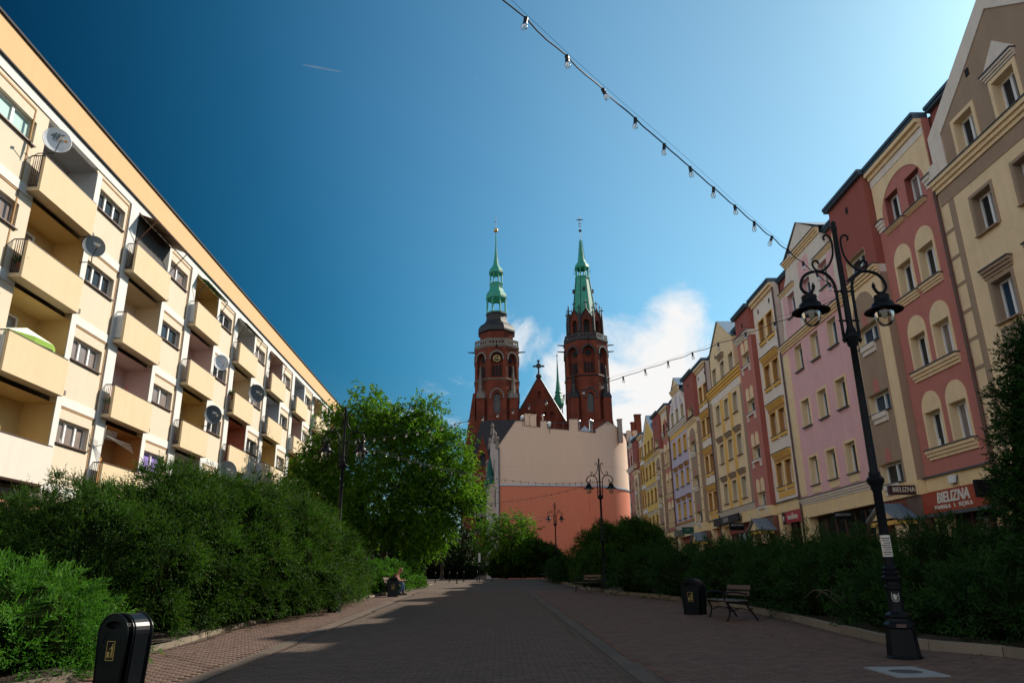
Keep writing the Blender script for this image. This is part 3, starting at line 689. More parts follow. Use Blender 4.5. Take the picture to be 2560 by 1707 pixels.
def body(h, u0, u1, z1, mat):
    mb = MB(); mb.fbox(RP, u0 + 0.005, u1 - 0.005, 4.0, z1, -10.5, -0.36); mb.fbox(RP, u0 + 0.001, u1 - 0.001, -0.2, 4.0, -10.5, -0.66); mb.build('rear_wall', mat, h)
    mb = MB(); mb.add([RP(u0, z1 + 0.02, -0.3), RP(u1, z1 + 0.02, -0.3), RP(u1, z1 + 2.2, -5.4), RP(u0, z1 + 2.2, -5.4), RP(u0, z1 + 0.02, -10.5), RP(u1, z1 + 0.02, -10.5)], [(0, 1, 2, 3), (3, 2, 5, 4), (0, 3, 4), (1, 5, 2)]); mb.build('roof', m_tar, h)
def shopfront(h, u0, u1, z1, kind='glass', w0=0.0):
    g = gz((u0 + u1) / 2)
    if kind == 'brick':
        MB().fbox(RP, u0 + 0.003, u1 - 0.003, g - 0.2, z1, w0 - 0.3, w0 - 0.05).build('brick_panel', m_rbrick, h)
        d = MB().fbox(RP, u0 + 0.7, u1 - 0.8, g + 0.02, g + 2.15, w0 - 0.2, w0 - 0.03).build('entrance_door', m_wood, h)
        return
    for a in (u0 + 0.02, u1 - 0.5): MB().fbox(RP, a, a + 0.46, g - 0.2, z1, w0 - 0.5, w0 - 0.01).build('pillar', HM['sand'], h)
    o = window(h, RP, u0 + 0.5, u1 - 0.52, g + 0.5, z1 - 0.02, w0 - 0.45, m_wood, m_pane, nv=max(2, round((u1 - u0) / 1.1)), nh=(0.62,)); o.name = 'shop_window'
    MB().fbox(RP, u0 + 0.49, u1 - 0.51, g - 0.2, g + 0.5, w0 - 0.6, w0 - 0.42).build('plinth', m_rbrick, h)
def fascia(h, u0, u1, z0, z1, w0=0.0, mat=None):
    MB().fbox(RP, u0, u1, z0, z1, w0 - 0.55, w0 + 0.02).build('fascia', mat or HM['sand'], h)
def vents(h, pts, w):
    for u, v in pts: MB().fbox(RP, u - 0.09, u + 0.09, v - 0.13, v + 0.13, w - 0.02, w + 0.012).build('roof_vent', m_vent, h)

# --- three-window gabled houses
def house_p(label, u0, u1, uc, sills, zf, st):
    h = thing('gabled_house', label, 'house', (14.6, (u0 + u1) / 2, gz((u0 + u1) / 2)), 0, 'painted houses along the right side')
    wall, gm = HM[st['wall']], HM[st['gable']]
    zc = st['cornice']                      # cornice bottom, top
    offs = [-1.93, 0.0, 1.93]; hw, hh = 0.46, 1.27
    holes = [rect(uc + o - hw, uc + o + hw, s, s + hh) for s in sills[:3] for o in offs]
    MB().plate(rect(u0, u1, zf[1], zc[0]), holes, RP, 0.0, 0.26, sides=True).build('wall', wall, h)
    fascia(h, u0, u1, zf[0], zf[1]); shopfront(h, u0, u1, zf[0])
    for r, s in enumerate(sills[:3]):
        for k, o in enumerate(offs):
            a, b_ = uc + o - hw, uc + o + hw
            jamb(h, a, b_, s, s + hh, HM[st['reveal']], 0.0)
            hwin(h, a + 0.013, b_ - 0.013, s, s + hh - 0.013, 0.0, nv=2, sill=m_gsill if st['sill'] != 'brown' else HM['brown'], proj=0.13)
            fr = st.get('frame', {}).get(r)
            if fr:
                t = 0.10
                MB().plate(rect(a - t, b_ + t, s - 0.001, s + hh + t), [rect(a, b_, s + 0.002, s + hh)], RP, 0.028, 0.028).build('window_surround', HM[fr], h)
            if r in st.get('hood', ()): moulding(h, 'window_hood', a - 0.16, b_ + 0.16, s + hh + 0.14, s + hh + 0.42, HM[st['hoodmat']], 0.0, 0.15, m_gsill)
            if r in st.get('apron', ()): MB().fbox(RP, a + 0.0, b_ + 0.0, s - 0.36, s - 0.04, 0.0, 0.045).build('window_apron', HM[st['apronmat']], h)
    for (a, b_, z0, z1, mt, pr) in st.get('strips', ()): MB().fbox(RP, a, b_, z0, z1, 0.0, pr).build('pilaster_strip', HM[mt], h)
    moulding(h, 'cornice', u0 + 0.05, u1 - 0.02, zc[0], zc[1], HM[st['cmat']], 0.0, 0.22, m_gsill)
    if st.get('base'): moulding(h, 'base_moulding', u0 + 0.05, u1 - 0.05, st['base'][0], st['base'][1], HM['grey'], 0.0, 0.14, m_gsill)
    # gable
    out = [(uc + a, b_) for a, b_ in st['outline']]
    gs = sills[3]; gw = []
    for o in offs:
        if not st.get('gwin', True): break
        gw.append((uc + o * st.get('gsp', 1.0) - hw, uc + o * st.get('gsp', 1.0) + hw, gs, gs + 1.2))
    MB().plate(out, [rect(*g) for g in gw], RP, 0.0, 0.34, back=True).build('gable', gm, h)
    for k, g in enumerate(gw):
        jamb(h, *g, HM[st['greveal']], 0.0)
        hwin(h, g[0] + 0.013, g[1] - 0.013, g[2], g[3] - 0.013, 0.0, nv=2, sill=m_gsill, proj=0.1)
        if st.get('gframe'): MB().plate(rect(g[0] - 0.13, g[1] + 0.13, g[2] - 0.001, g[3] + 0.13), [rect(g[0], g[1], g[2] + 0.002, g[3])], RP, 0.03, 0.03).build('window_surround', HM[st['gframe']], h)
        if st.get('gpedi') and k == 1:
            moulding(h, 'window_pediment', g[0] - 0.2, g[1] + 0.2, g[3] + 0.16, g[3] + 0.36, HM['grey'], 0.0, 0.15, m_gsill)
            c = (g[0] + g[1]) / 2; MB().plate([(c - 0.72, g[3] + 0.40), (c + 0.72, g[3] + 0.40), (c, g[3] + 1.15)], [], RP, 0.06, 0.06).build('pediment_triangle', HM['grey'], h)
        if st.get('ghood') and k == 1: moulding(h, 'window_hood', g[0] - 0.16, g[1] + 0.16, g[3] + 0.14, g[3] + 0.46, HM['brown'], 0.0, 0.15, m_gsill)
    for poly, mt, pr in st.get('gparts', ()): MB().plate([(uc + a, b_) for a, b_ in poly], [], RP, pr, pr).build('gable_panel', HM[mt], h)
    for poly, inner, mt, pr in st.get('gborder', ()): MB().plate([(uc + a, b_) for a, b_ in poly], [[(uc + a, b_) for a, b_ in inner]], RP, pr, pr).build('gable_border', HM[mt], h)
    for (a, b_, z0, z1, mt, p) in st.get('gmould', ()): moulding(h, 'gable_cornice', uc + a, uc + b_, z0, z1, HM[mt], 0.0, p, m_gsill)
    if st.get('zincroof'):
        a = st['zincroof']; mb = MB(); t = 0.03
        for s_ in (-1, 1): mb.add([RP(uc, a[2] + t, 0.1), RP(uc + s_ * a[0], a[1] + t, 0.1), RP(uc + s_ * a[0], a[1] + t, -2.6), RP(uc, a[2] + t, -2.6)], [(0, 1, 2, 3)])
        mb.build('gable_roof', m_zinc, h)
    # attic wall behind the gable, eave, body
    MB().plate(rect(u0, u1, zc[1], st['ez']), [], RP, -0.35, 0.1, sides=True).build('attic_wall', HM['dred'], h)
    for s_ in (-1, 1):
        if st.get('disc'): MB().plate([(uc + s_ * st['disc'][0] + 0.2 * math.cos(k * 0.5236), st['disc'][1] + 0.36 * math.sin(k * 0.5236)) for k in range(12)], [], RP, -0.33, 0.02).build('plaster_disc', HM['cream'], h)
    eave(h, u0, u1, st['ez'], -0.35)
    body(h, u0, u1, st['ez'] + 0.02, HM['dred'])
    return h
def mir(pts): return list(pts) + [(-a, b_) for a, b_ in reversed(pts)]
# H1: nearest cream house with the brown gable
o1 = mir([(3.72, 13.62), (3.74, 15.22), (1.85, 16.57)]); o1 = [(3.72, 13.62), (3.74, 15.22), (1.85, 16.57), (0.0, 17.85), (-1.85, 16.57), (-3.74, 15.22), (-3.72, 13.62)]
i1 = [(3.08, 13.66), (3.08, 14.98), (1.55, 16.05), (0.0, 17.22), (-1.55, 16.05), (-3.08, 14.98), (-3.08, 13.66)]
st = dict(wall='cream', gable='brown', cornice=(13.20, 13.60), cmat='cream', reveal='brown', sill='brown', frame={0: 'brown', 1: 'brown', 2: 'brown'}, hood=(1,), hoodmat='brown', outline=o1, greveal='cream', gframe='cream', gpedi=True, ez=16.35,
          gborder=[(o1, i1, 'grey', 0.04)],
          strips=[(20.46, 20.72, 4.7, 12.70, 'brown', 0.02), (13.9, 14.16, 4.7, 12.70, 'brown', 0.02), (13.5, 21.1, 12.72, 13.18, 'brown', 0.022)] + [(20.74, 21.18, 5.43 + 0.9 * k, 5.53 + 0.9 * k, 'brown', 0.02) for k in range(8)] + [(18.75, 19.7, 6.85, 8.05, 'brown', 0.02), (16.85, 17.75, 6.85, 8.05, 'brown', 0.02)])
h1 = house_p('nearest cream house with brown window frames and a brown gable edged in grey', 13.4, 21.2, 17.3, [5.40, 8.19, 10.97, 13.72], (4.0, 4.6), st)
MB().fbox(RP, 20.72, 21.25, 13.62, 14.22, 0.0, 0.12).build('corbel_block', HM['grey'], h1); vents(h1, [(18.6, 16.0)], 0.0)
# P1: pink house
o2 = [(3.45, 12.55), (3.3, 13.4), (3.25, 15.10), (2.6, 15.35), (2.25, 15.75), (2.05, 16.2), (-2.05, 16.2), (-2.25, 15.75), (-2.6, 15.35), (-3.25, 15.10), (-3.3, 13.4), (-3.45, 12.55)]
st = dict(wall='pink', gable='grey', cornice=(12.22, 12.52), cmat='cream', reveal='cream', sill='grey', frame={0: 'cream', 1: 'cream'}, apron=(0,), apronmat='cream', outline=o2, greveal='pink', ez=16.16, disc=(2.75, 15.62),
          gparts=[([(-3.05, 12.7), (-1.15, 12.7), (-1.15, 13.5), (-3.05, 13.5)], 'pink', 0.02), ([(1.15, 12.7), (3.05, 12.7), (3.05, 13.5), (1.15, 13.5)], 'pink', 0.02), ([(-0.75, 12.7), (0.75, 12.7), (0.75, 13.5), (-0.75, 13.5)], 'pink', 0.02),
                  ([(-0.6, 14.95), (0.6, 14.95), (0.6, 15.85), (-0.6, 15.85)], 'pink', 0.02), ([(2.46, 13.5), (2.95, 13.5), (2.95, 14.9), (2.46, 14.9)], 'pink', 0.02), ([(-2.95, 13.5), (-2.46, 13.5), (-2.46, 14.9), (-2.95, 14.9)], 'pink', 0.02),
                  ([(-2.05, 16.46), (2.05, 16.46), (0, 17.75)], 'grey', 0.02)],
          gmould=[(-2.1, 2.1, 16.16, 16.46, 'cream', 0.2), (1.3, 3.2, 15.0, 15.18, 'cream', 0.12), (-3.2, -1.3, 15.0, 15.18, 'cream', 0.12)], zincroof=(2.2, 16.5, 17.75),
          strips=[(35.12, 35.84, 5.0, 12.05, 'cream', 0.03), (28.22, 28.55, 5.0, 12.05, 'grey', 0.03)], base=(4.58, 4.87))
h2 = house_p('pink house with cream window frames and a stepped grey gable', 28.1, 35.9, 31.97, [5.37, 8.09, 10.82, 13.60], (4.0, 4.6), st)
# P2: cream and ochre
o3 = [(2.75, 13.62), (2.62, 15.86), (0.0, 17.70), (-2.62, 15.86), (-2.75, 13.62)]
st = dict(wall='cream', gable='cream', cornice=(13.10, 13.60), cmat='ochre', reveal='beige', sill='brown', hood=(0, 1), hoodmat='brown', outline=o3, greveal='beige', ghood=True, ez=16.12, zincroof=(2.66, 15.88, 17.72),
          strips=[(46.98, 47.55, 5.45, 12.55, 'ochre', 0.02), (45.05, 45.62, 5.45, 12.55, 'ochre', 0.02), (49.48, 49.98, 5.45, 12.85, 'brown', 0.03), (42.55, 43.15, 5.45, 12.55, 'brown', 0.03), (43.2, 49.45, 12.58, 13.08, 'white', 0.02)], base=(5.12, 5.42))
h3 = house_p('cream and ochre house with a plain pointed gable', 41.9, 50.0, 46.30, [5.88, 8.47, 11.10, 13.72], (4.48, 5.1), st); vents(h3, [(47.6, 15.6)], 0.0)
# P3: lavender
o4 = [(3.2, 13.42), (2.9, 14.85), (1.25, 16.15), (-1.25, 16.15), (-2.9, 14.85), (-3.2, 13.42)]
st = dict(wall='lav', gable='white', cornice=(13.0, 13.42), cmat='grey', reveal='ochre', sill='grey', frame={2: 'ochre'}, hood=(0, 1), hoodmat='obrown', outline=o4, greveal='beige', ez=15.98, gsp=0.97,
          gparts=[([(-0.4, 14.95), (0.4, 14.95), (0.4, 15.9), (-0.4, 15.9)], 'lav', 0.02), ([(1.3, 14.95), (2.2, 14.95), (1.3, 15.7)], 'lav', 0.02), ([(-1.3, 14.95), (-1.3, 15.7), (-2.2, 14.95)], 'lav', 0.02), ([(-1.3, 16.5), (1.3, 16.5), (0, 17.5)], 'cream', 0.02)],
          gmould=[(-1.35, 1.35, 16.12, 16.5, 'cream', 0.2)], zincroof=(1.45, 16.5, 17.5), strips=[(56.6, 63.2, 12.62, 12.98, 'ochre', 0.02), (56.7, 63.2, 5.2, 5.7, 'obrown', 0.02)], base=(5.12, 5.42))
h4 = house_p('lavender house with ochre window reveals and a white gable', 55.9, 63.3, 59.95, [5.89, 8.41, 10.98, 13.62], (4.5, 5.1), st)
# P4: yellow
o5 = [(3.1, 13.2), (3.1, 14.8), (0.0, 17.1), (-3.1, 14.8), (-3.1, 13.2)]
st = dict(wall='yellow', gable='yellow', cornice=(12.95, 13.15), cmat='yellow', reveal='obrown', sill='grey', hood=(0, 1, 2), hoodmat='grey', outline=o5, greveal='obrown', ghood=False, ez=15.8, gborder=[(o5, [(2.75, 13.24), (2.75, 14.62), (0, 16.65), (-2.75, 14.62), (-2.75, 13.24)], 'white', 0.04)], zincroof=(3.15, 14.82, 17.12))
h5 = house_p('yellow house with a white-edged pointed gable, far along the row', 69.1, 76.1, 73.2, [5.85, 8.34, 10.82, 13.30], (4.6, 5.3), st)
# P5: farthest, wine red
o6 = [(2.4, 13.4), (2.2, 14.6), (1.4, 15.6), (-1.4, 15.6), (-2.2, 14.6), (-2.4, 13.4)]
st = dict(wall='red', gable='red', cornice=(13.0, 13.4), cmat='white', reveal='beige', sill='grey', outline=o6, greveal='dred', ez=15.75, gsp=0.75, gparts=[([(-1.4, 15.95), (1.4, 15.95), (0, 16.95)], 'grey', 0.02), ([(-1.0, 13.5), (-0.75, 13.5), (-0.75, 15.4), (-1.0, 15.4)], 'white', 0.02), ([(0.75, 13.5), (1.0, 13.5), (1.0, 15.4), (0.75, 15.4)], 'white', 0.02)],
          gmould=[(-1.5, 1.5, 15.58, 15.95, 'white', 0.2)], zincroof=(1.6, 15.95, 16.95), strips=[(81.3, 81.7, 5.4, 12.9, 'white', 0.03), (86.1, 86.55, 5.4, 12.9, 'white', 0.03)])
h6 = house_p('wine-red house at the far end of the row', 81.2, 86.6, 83.9, [5.85, 8.34, 10.82, 13.45], (4.6, 5.3), st)

# --- two-window houses between
def house_w(label, u0, u1, sills, zf, style, ez):
    h = thing('narrow_house', label, 'house', (14.6, (u0 + u1) / 2, gz((u0 + u1) / 2)), 0, 'painted houses along the right side')
    c = (u0 + u1) / 2 + 0.0; sp = 0.71 if style != 'pair' else 0.64; hw = 0.46 if style != 'pair' else 0.43; hh = 1.22
    cs = [c - sp, c + sp]
    holes = [rect(q - hw, q + hw, s, s + hh) for s in sills for q in cs]
    wall = HM['red' if style == 'arch' else 'white']
    top = ez
    MB().plate(rect(u0, u1, zf[1], top), holes, RP, 0.0, 0.26).build('wall', wall, h)
    fascia(h, u0, u1, zf[0], zf[1]); shopfront(h, u0, u1, zf[0])
    rev = HM['beige'] if style == 'arch' else HM['obrown']
    for r, s in enumerate(sills):
        for q in cs:
            jamb(h, q - hw, q + hw, s, s + hh, HM['dred'] if (style == 'arch' and r == 3) else (HM['cream'] if style == 'arch' else rev), 0.0)
            hwin(h, q - hw + 0.013, q + hw - 0.013, s, s + hh - 0.013, 0.0, nv=2, sill=m_gsill, proj=0.12, tilt=random.choice([None, None, 1]))
            if style == 'arch' and r < 3:
                MB().plate(archpoly(q, s - 0.001, s + 1.34, 0.56), [rect(q - hw, q + hw, s + 0.002, s + hh)], RP, 0.03, 0.03).build('arch_surround', HM['cream'], h)
            if style == 'pair':
                MB().plate(rect(q - hw - 0.1, q + hw + 0.1, s - 0.001, s + hh + 0.06), [rect(q - hw, q + hw, s + 0.002, s + hh)], RP, 0.025, 0.025).build('window_surround', HM['ochre'], h)
                MB().fbox(RP, q - hw - 0.06, q + hw + 0.06, s - 0.2, s - 0.045, 0.0, 0.09).build('window_apron', HM['ochre'], h)
        if style == 'arch':
            if r in (0, 1): moulding(h, 'sill_moulding', cs[0] - 0.62, cs[1] + 0.62, s - 0.36, s - 0.04, HM['cream'], 0.0, 0.16, m_gsill)
            else:
                for q in cs: moulding(h, 'sill_moulding', q - 0.60, q + 0.60, s - (0.3 if r == 2 else 0.16), s - 0.04, HM['cream'], 0.0, 0.14, m_gsill)
        if style == 'pair':
            if r < 3:
                moulding(h, 'window_hood', cs[0] - 0.56, cs[1] + 0.56, s + hh + 0.22, s + hh + 0.5, HM['ochre'], 0.0, 0.16, m_gsill)
                MB().fbox(RP, cs[0] - 0.56, cs[1] + 0.56, s + hh + 0.064, s + hh + 0.216, 0.0, 0.03).build('frieze', HM['obrown'], h)
    if style == 'arch':
        s = sills[3]; hw2 = (u1 - u0) / 2 - 0.42; spr = s + 0.55
        n = 16; arch = [(c + hw2 * math.cos(math.pi * k / n), spr + (ez - 0.95 - spr) * math.sin(math.pi * k / n)) for k in range(n + 1)]
        up = [(u0 + 0.02, spr), (c - hw2, spr)] + list(reversed(arch))[1:-1] + [(c + hw2, spr), (u1 - 0.02, spr), (u1 - 0.02, ez - 0.62), (u0 + 0.02, ez - 0.62)]
        MB().plate(up, [], RP, 0.03, 0.03).build('spandrel', HM['cream'], h)
        for a in (u0 + 0.02, u1 - 0.42): moulding(h, 'impost', a, a + 0.4, spr - 0.42, spr - 0.02, HM['grey'], 0.0, 0.12, m_gsill)
    else:
        MB().fbox(RP, cs[0] - 0.5, cs[1] + 0.5, sills[0] - 0.56, sills[0] - 0.27, 0.0, 0.02).build('ochre_panel', HM['ochre'], h)
        vents(h, [(c - 0.9, ez - 0.75), (c + 0.9, ez - 0.75)], 0.0)
    moulding(h, 'eaves_cornice', u0 + 0.02, u1 - 0.02, ez - 0.32, ez - 0.01, HM['cream'], 0.0, 0.24, None, 2)
    if style == 'arch': MB().fbox(RP, u0 + 0.02, u1 - 0.02, ez - 0.62, ez - 0.322, 0.0, 0.05).build('frieze', HM['grey'], h)
    MB().fbox(RP, u0 + 0.02, u1 - 0.02, zf[1] - 0.03, zf[1] + 0.02, 0.0, 0.12).build('base_ledge', m_gsill, h)
    eave(h, u0, u1, ez, 0.1); body(h, u0, u1, ez + 0.02, HM['dred'])
    return h
house_w('narrow dark-red house with paired cream arches, next to the nearest cream house', 21.21, 24.95, [5.35, 8.04, 10.75, 13.52], (4.0, 4.48), 'arch', 16.2)
house_w('narrow white house with ochre window hoods, beside the pink house', 35.92, 39.38, [5.80, 8.45, 11.10, 13.72], (4.5, 5.04), 'pair', 16.3)
house_w('narrow white house with ochre windows, beyond the cream and ochre house', 50.02, 52.85, [5.75, 8.34, 10.95, 13.4], (4.55, 5.1), 'pair', 16.1)
house_w('narrow dark-red arched house beyond the lavender house', 63.32, 66.3, [5.85, 8.34, 10.9, 13.4], (4.6, 5.2), 'arch', 15.9)
house_w('narrow white house with dark hoods beyond the yellow house', 76.12, 78.6, [5.85, 8.34, 10.82, 13.4], (4.6, 5.3), 'pair', 15.75)

# --- stair bays standing forward of the line
def house_s(label, u0, u1, wz, zf, style, ez, quoins=True):
    h = thing('stair_bay_house', label, 'house', (14.6, (u0 + u1) / 2, gz((u0 + u1) / 2)), 0, 'painted houses along the right side')
    p = 0.30; c = (u0 + u1) / 2; hw = min(0.79, (u1 - u0) / 2 - 0.6); hh = 0.74
    holes = [rect(c - hw, c + hw, s, s + hh) for s in wz]
    wall = {'brown': 'cream', 'red': 'red'}[style]
    zt = wz[3] - (0.62 if style == 'brown' else -1.5)
    zs = zt
    lowh = [hl for hl in holes if hl[2][1] < zs]; uph = [hl for hl in holes if hl[2][1] >= zs]
    MB().plate(rect(u0, u1, zf[1], zs), lowh, RP, p, 0.56, sides=True).build('wall', HM[wall], h)
    MB().plate(rect(u0 + 0.002, u1 - 0.002, zs + 0.32, ez), uph, RP, p - 0.01, 0.56, sides=True).build('attic_wall', HM['dred'], h)
    moulding(h, 'cornice', u0, u1, zs, zs + 0.32, HM['cream' if style == 'brown' else 'grey'], p, 0.2, m_gsill)
    MB().fbox(RP, u0, u1, zs, zs + 0.32, -0.2, p - 0.001).build('cornice_core', HM['grey'], h)
    fascia(h, u0, u1, zf[0], zf[1], p); shopfront(h, u0, u1, zf[0], 'brick', p)
    for r, s in enumerate(wz):
        jamb(h, c - hw, c + hw, s, s + hh, HM['cream'], p)
        hwin(h, c - hw + 0.013, c + hw - 0.013, s, s + hh - 0.013, p, nv=2, sill=m_gsill, proj=0.1, tilt=1 if r % 2 else None)
        if style == 'brown' and s < zs:
            MB().plate(archpoly(c, s + hh + 0.012, s + hh + 0.36, 0.2), [], RP, p + 0.034, 0.012).build('arch_panel', HM['red'], h)
            moulding(h, 'sill_apron', c - 0.5, c + 0.5, s - 0.4, s - 0.05, HM['grey'], p + 0.02, 0.12, None, 2)
        if style == 'red':
            for q in (-0.5, 0.5): MB().plate(archpoly(c + q * hw * 1.15, s + hh + 0.004, s + hh + 0.48, 0.27), [], RP, p + 0.02, 0.02).build('arch_panel', HM['cream'], h)
            mb = MB(); mb.fbox(RP, c - hw - 0.08, c + hw + 0.08, s - 0.16, s - 0.04, p, p + 0.1)
            for q in (-1, 1): mb.fbox(RP, c + q * (hw - 0.04) - 0.08, c + q * (hw - 0.04) + 0.08, s - 0.46, s - 0.16, p, p + 0.08)
            mb.build('sill_brackets', HM['grey'], h)
    if style == 'brown':
        low = [hl for hl in holes if hl[2][1] < zs - 0.5]
        MB().plate(archpoly(c, wz[0] - 0.02 - 0.02, zs - 1.15, hw + 0.12), [rect(c - hw, c + hw, s, s + hh) for s in wz if s + hh < zs - 0.6], RP, p + 0.02, 0.02).build('brown_panel', HM['brown'], h)
        for a in (u0 + 0.1, u1 - 0.42) if quoins else ():
            for k in range(9): MB().fbox(RP, a + 0.0, a + 0.3, 5.1 + 0.8 * k, 5.18 + 0.8 * k, p, p + 0.02).build('quoin_bar', HM['brown'], h)
    MB().fbox(RP, u0 - 0.012, u0 - 0.002, zf[1], zs, -0.2, p - 0.02).build('side_face', HM['brown' if style == 'brown' else 'dred'], h)  # red bay's side in darker red: its shade put into the colour
    vents(h, [(c, ez - 0.7)], p)
    eave(h, u0 - 0.1, u1 + 0.1, ez, p); body(h, u0, u1, ez + 0.02, HM['dred'])
    return h
house_s('stair bay in brown and cream, beside the pink house and the first canopy', 24.97, 28.08, [4.52, 7.14, 9.80, 12.76], (3.95, 4.45), 'brown', 16.2, False)
house_s('dark-red stair bay with twin cream arches, beside the cream and ochre house', 39.4, 41.88, [5.05, 7.60, 10.25, 13.02], (4.45, 4.98), 'red', 16.15)
house_s('stair bay with brown panel and cream quoins, beside the lavender house', 52.87, 55.88, [5.2, 7.75, 10.3, 12.95], (4.5, 5.1), 'brown', 16.05)
house_s('stair bay with brown panel, beside the yellow house', 66.32, 69.08, [5.3, 7.8, 10.3, 12.85], (4.6, 5.2), 'brown', 15.85)
house_s('cream stair bay near the far end of the row', 78.62, 81.18, [5.3, 7.8, 10.3, 12.7], (4.6, 5.2), 'brown', 15.7)

# entrance canopies
def canopy(label, uc, hwid, ze, zp, w0=0.3, w1=1.0):
    o = thing('entrance_canopy', label, 'canopy', tuple(RP(uc, ze, w0)), 0, 'gabled canopies over the house entrances')
    MB().plate([(uc - hwid + 0.1, ze), (uc + hwid - 0.1, ze), (uc, zp - 0.06)], [], RP, w1 - 0.03, 0.06, back=True).build('gable_board', HM['cream'], o)
    mb = MB()
    for s_ in (-1, 1):
        n = 7
        mb.add([RP(uc, zp + 0.03, w1 + 0.12), RP(uc + s_ * (hwid + 0.12), ze - 0.03, w1 + 0.12), RP(uc + s_ * (hwid + 0.12), ze - 0.03, w0 - 0.1), RP(uc, zp + 0.03, w0 - 0.1), RP(uc, zp - 0.01, w1 + 0.12), RP(uc + s_ * (hwid + 0.12), ze - 0.07, w1 + 0.12), RP(uc + s_ * (hwid + 0.12), ze - 0.07, w0 - 0.1), RP(uc, zp - 0.01, w0 - 0.1)], [(0, 1, 2, 3), (4, 7, 6, 5), (0, 4, 5, 1), (1, 5, 6, 2)])
        for k in range(n):
            w = w0 + (w1 + 0.1 - w0) * k / (n - 1); mb.tube([RP(uc, zp + 0.05, w), RP(uc + s_ * (hwid + 0.1), ze - 0.01, w)], 0.016, 4)
    mb.build('metal_roof', m_zinc, o)
    mb = MB(); mb.fbox(RP, uc - hwid, uc + hwid, ze - 0.22, ze - 0.08, w1 - 0.1, w1); mb.fbox(RP, uc - hwid, uc - hwid + 0.1, ze - 0.22, ze - 0.08, w0, w1 - 0.1); mb.fbox(RP, uc + hwid - 0.1, uc + hwid, ze - 0.22, ze - 0.08, w0, w1 - 0.1); mb.build('beam', HM['ochre'], o)
    for s_ in (-1, 1): MB().fbox(RP, uc + s_ * (hwid - 0.25) - 0.16, uc + s_ * (hwid - 0.25) + 0.16, gz(uc) + 0.02, ze - 0.22, w1 - 0.42, w1 - 0.12).build('pier', HM['cream'], o)
canopy('gabled entrance canopy with ribbed metal roof behind the nearest lamp post', 26.35, 0.95, 3.24, 3.74)
canopy('gabled entrance canopy between the red wadima sign and the black signs', 40.3, 1.0, 3.74, 4.32)
canopy('gabled entrance canopy below the green sign', 53.6, 0.95, 3.82, 4.36)

# signs
m_sred = M('sign_red', (0.42, 0.012, 0.02), rough=0.35); m_sor = M('sign_rust', (0.36, 0.055, 0.02), rough=0.4, var=0.25, scale=0.8); m_sblk = M('sign_black', (0.008, 0.008, 0.010), rough=0.4, spec=0.12); m_sgrn = M('sign_green', (0.006, 0.075, 0.055), rough=0.4); m_splum = M('sign_plum', (0.06, 0.02, 0.025), rough=0.4)
m_lw = M('letter_white', (0.75, 0.70, 0.62), rough=0.5); m_lgr = M('letter_grey', (0.32, 0.32, 0.33), rough=0.5); m_lcr = M('letter_cream', (0.72, 0.66, 0.56), rough=0.5)
def flat_sign(label, u0, u1, v0, v1, w, mat, texts, extra=None):
    s = thing('shop_sign', label, 'sign', tuple(RP((u0 + u1) / 2, v0, w)))
    MB().fbox(RP, u0, u1, v0, v1, w, w + 0.08).build('panel', mat, s)
    for t, size, du, dv, mt, kw in texts: lettering(s, t, size, lambda a, b_, q, du=du, dv=dv: RP((u0 + u1) / 2 - a - du, (v0 + v1) / 2 + b_ + dv, w + 0.082 + q + 0.012), mt, **kw)
    if extra: extra(s)
    return s
def blade_sign(label, x0, x1, y, v0, v1, mat, texts):
    s = thing('shop_sign', label, 'sign', ((x0 + x1) / 2, y, v0))
    MB().box(x0, x1, y, y + 0.14, v0, v1).build('panel', mat, s)
    mb = MB(); mb.tube([(x1 - 0.02, y + 0.07, (v0 + v1) / 2), (x1 + 0.25, y + 0.07, (v0 + v1) / 2)], 0.025, 6); mb.build('bracket', m_black, s)
    for t, size, dx, dz, mt, kw in texts: lettering(s, t, size, lambda a, b_, q, dx=dx, dz=dz: Vector(((x0 + x1) / 2 + a + dx, y - 0.004 - q - 0.012, (v0 + v1) / 2 + b_ + dz)), mt, **kw)
    return s
big = flat_sign('long rust-red shop sign reading BIELIZNA with DAMSKA and MESKA below', 21.5, 25.2, 3.28, 3.95, 0.16, m_sor, [('BIELIZNA', 0.46, 0.15, 0.09, m_lw, dict(shear=0.22, bold=0.012, sx=0.92)), ('DAMSKA  \\  MĘSKA', 0.17, 0.1, -0.19, m_lw, dict(space=1.45, bold=0.004))])
MB().fbox(RP, 21.4, 25.3, 3.17, 3.275, 0.1, 0.26).build('lower_rail', m_gsill, big)
blade_sign('dark plum projecting sign with grey letters BIELIZNA', 13.30, 14.22, 25.1, 3.97, 4.28, m_splum, [('BIELIZNA', 0.235, 0.03, 0.0, m_lcr, dict(sx=0.80))])
def wad(s):
    MB().fbox(RP, 38.0, 38.35, 3.88, 4.44, 0.05, 0.145).build('dark_end', m_sblk, s)
    MB().plate([(38.06, 4.27), (38.29, 4.27), (38.175, 3.98)], [], RP, 0.16, 0.02).build('white_triangle', m_lw, s)
flat_sign('bright red shop sign with white lettering wadima', 35.95, 38.0, 3.90, 4.46, 0.05, m_sred, [('wadima', 0.42, 0.0, 0.01, m_lw, dict(sx=0.95, space=1.1))], wad)
blade_sign('small black projecting sign with grey letters BIALCON', 13.92, 14.55, 30.85, 3.59, 3.89, m_sblk, [('BIALCON', 0.15, 0.0, 0.02, m_lgr, dict(sx=0.95))])
flat_sign('long black shop sign with pale emblem, under the cream and ochre house', 45.3, 51.0, 4.62, 5.08, 0.18, m_sblk, [('COBERN', 0.40, 0.0, -0.02, m_lgr, dict(sx=0.8))])
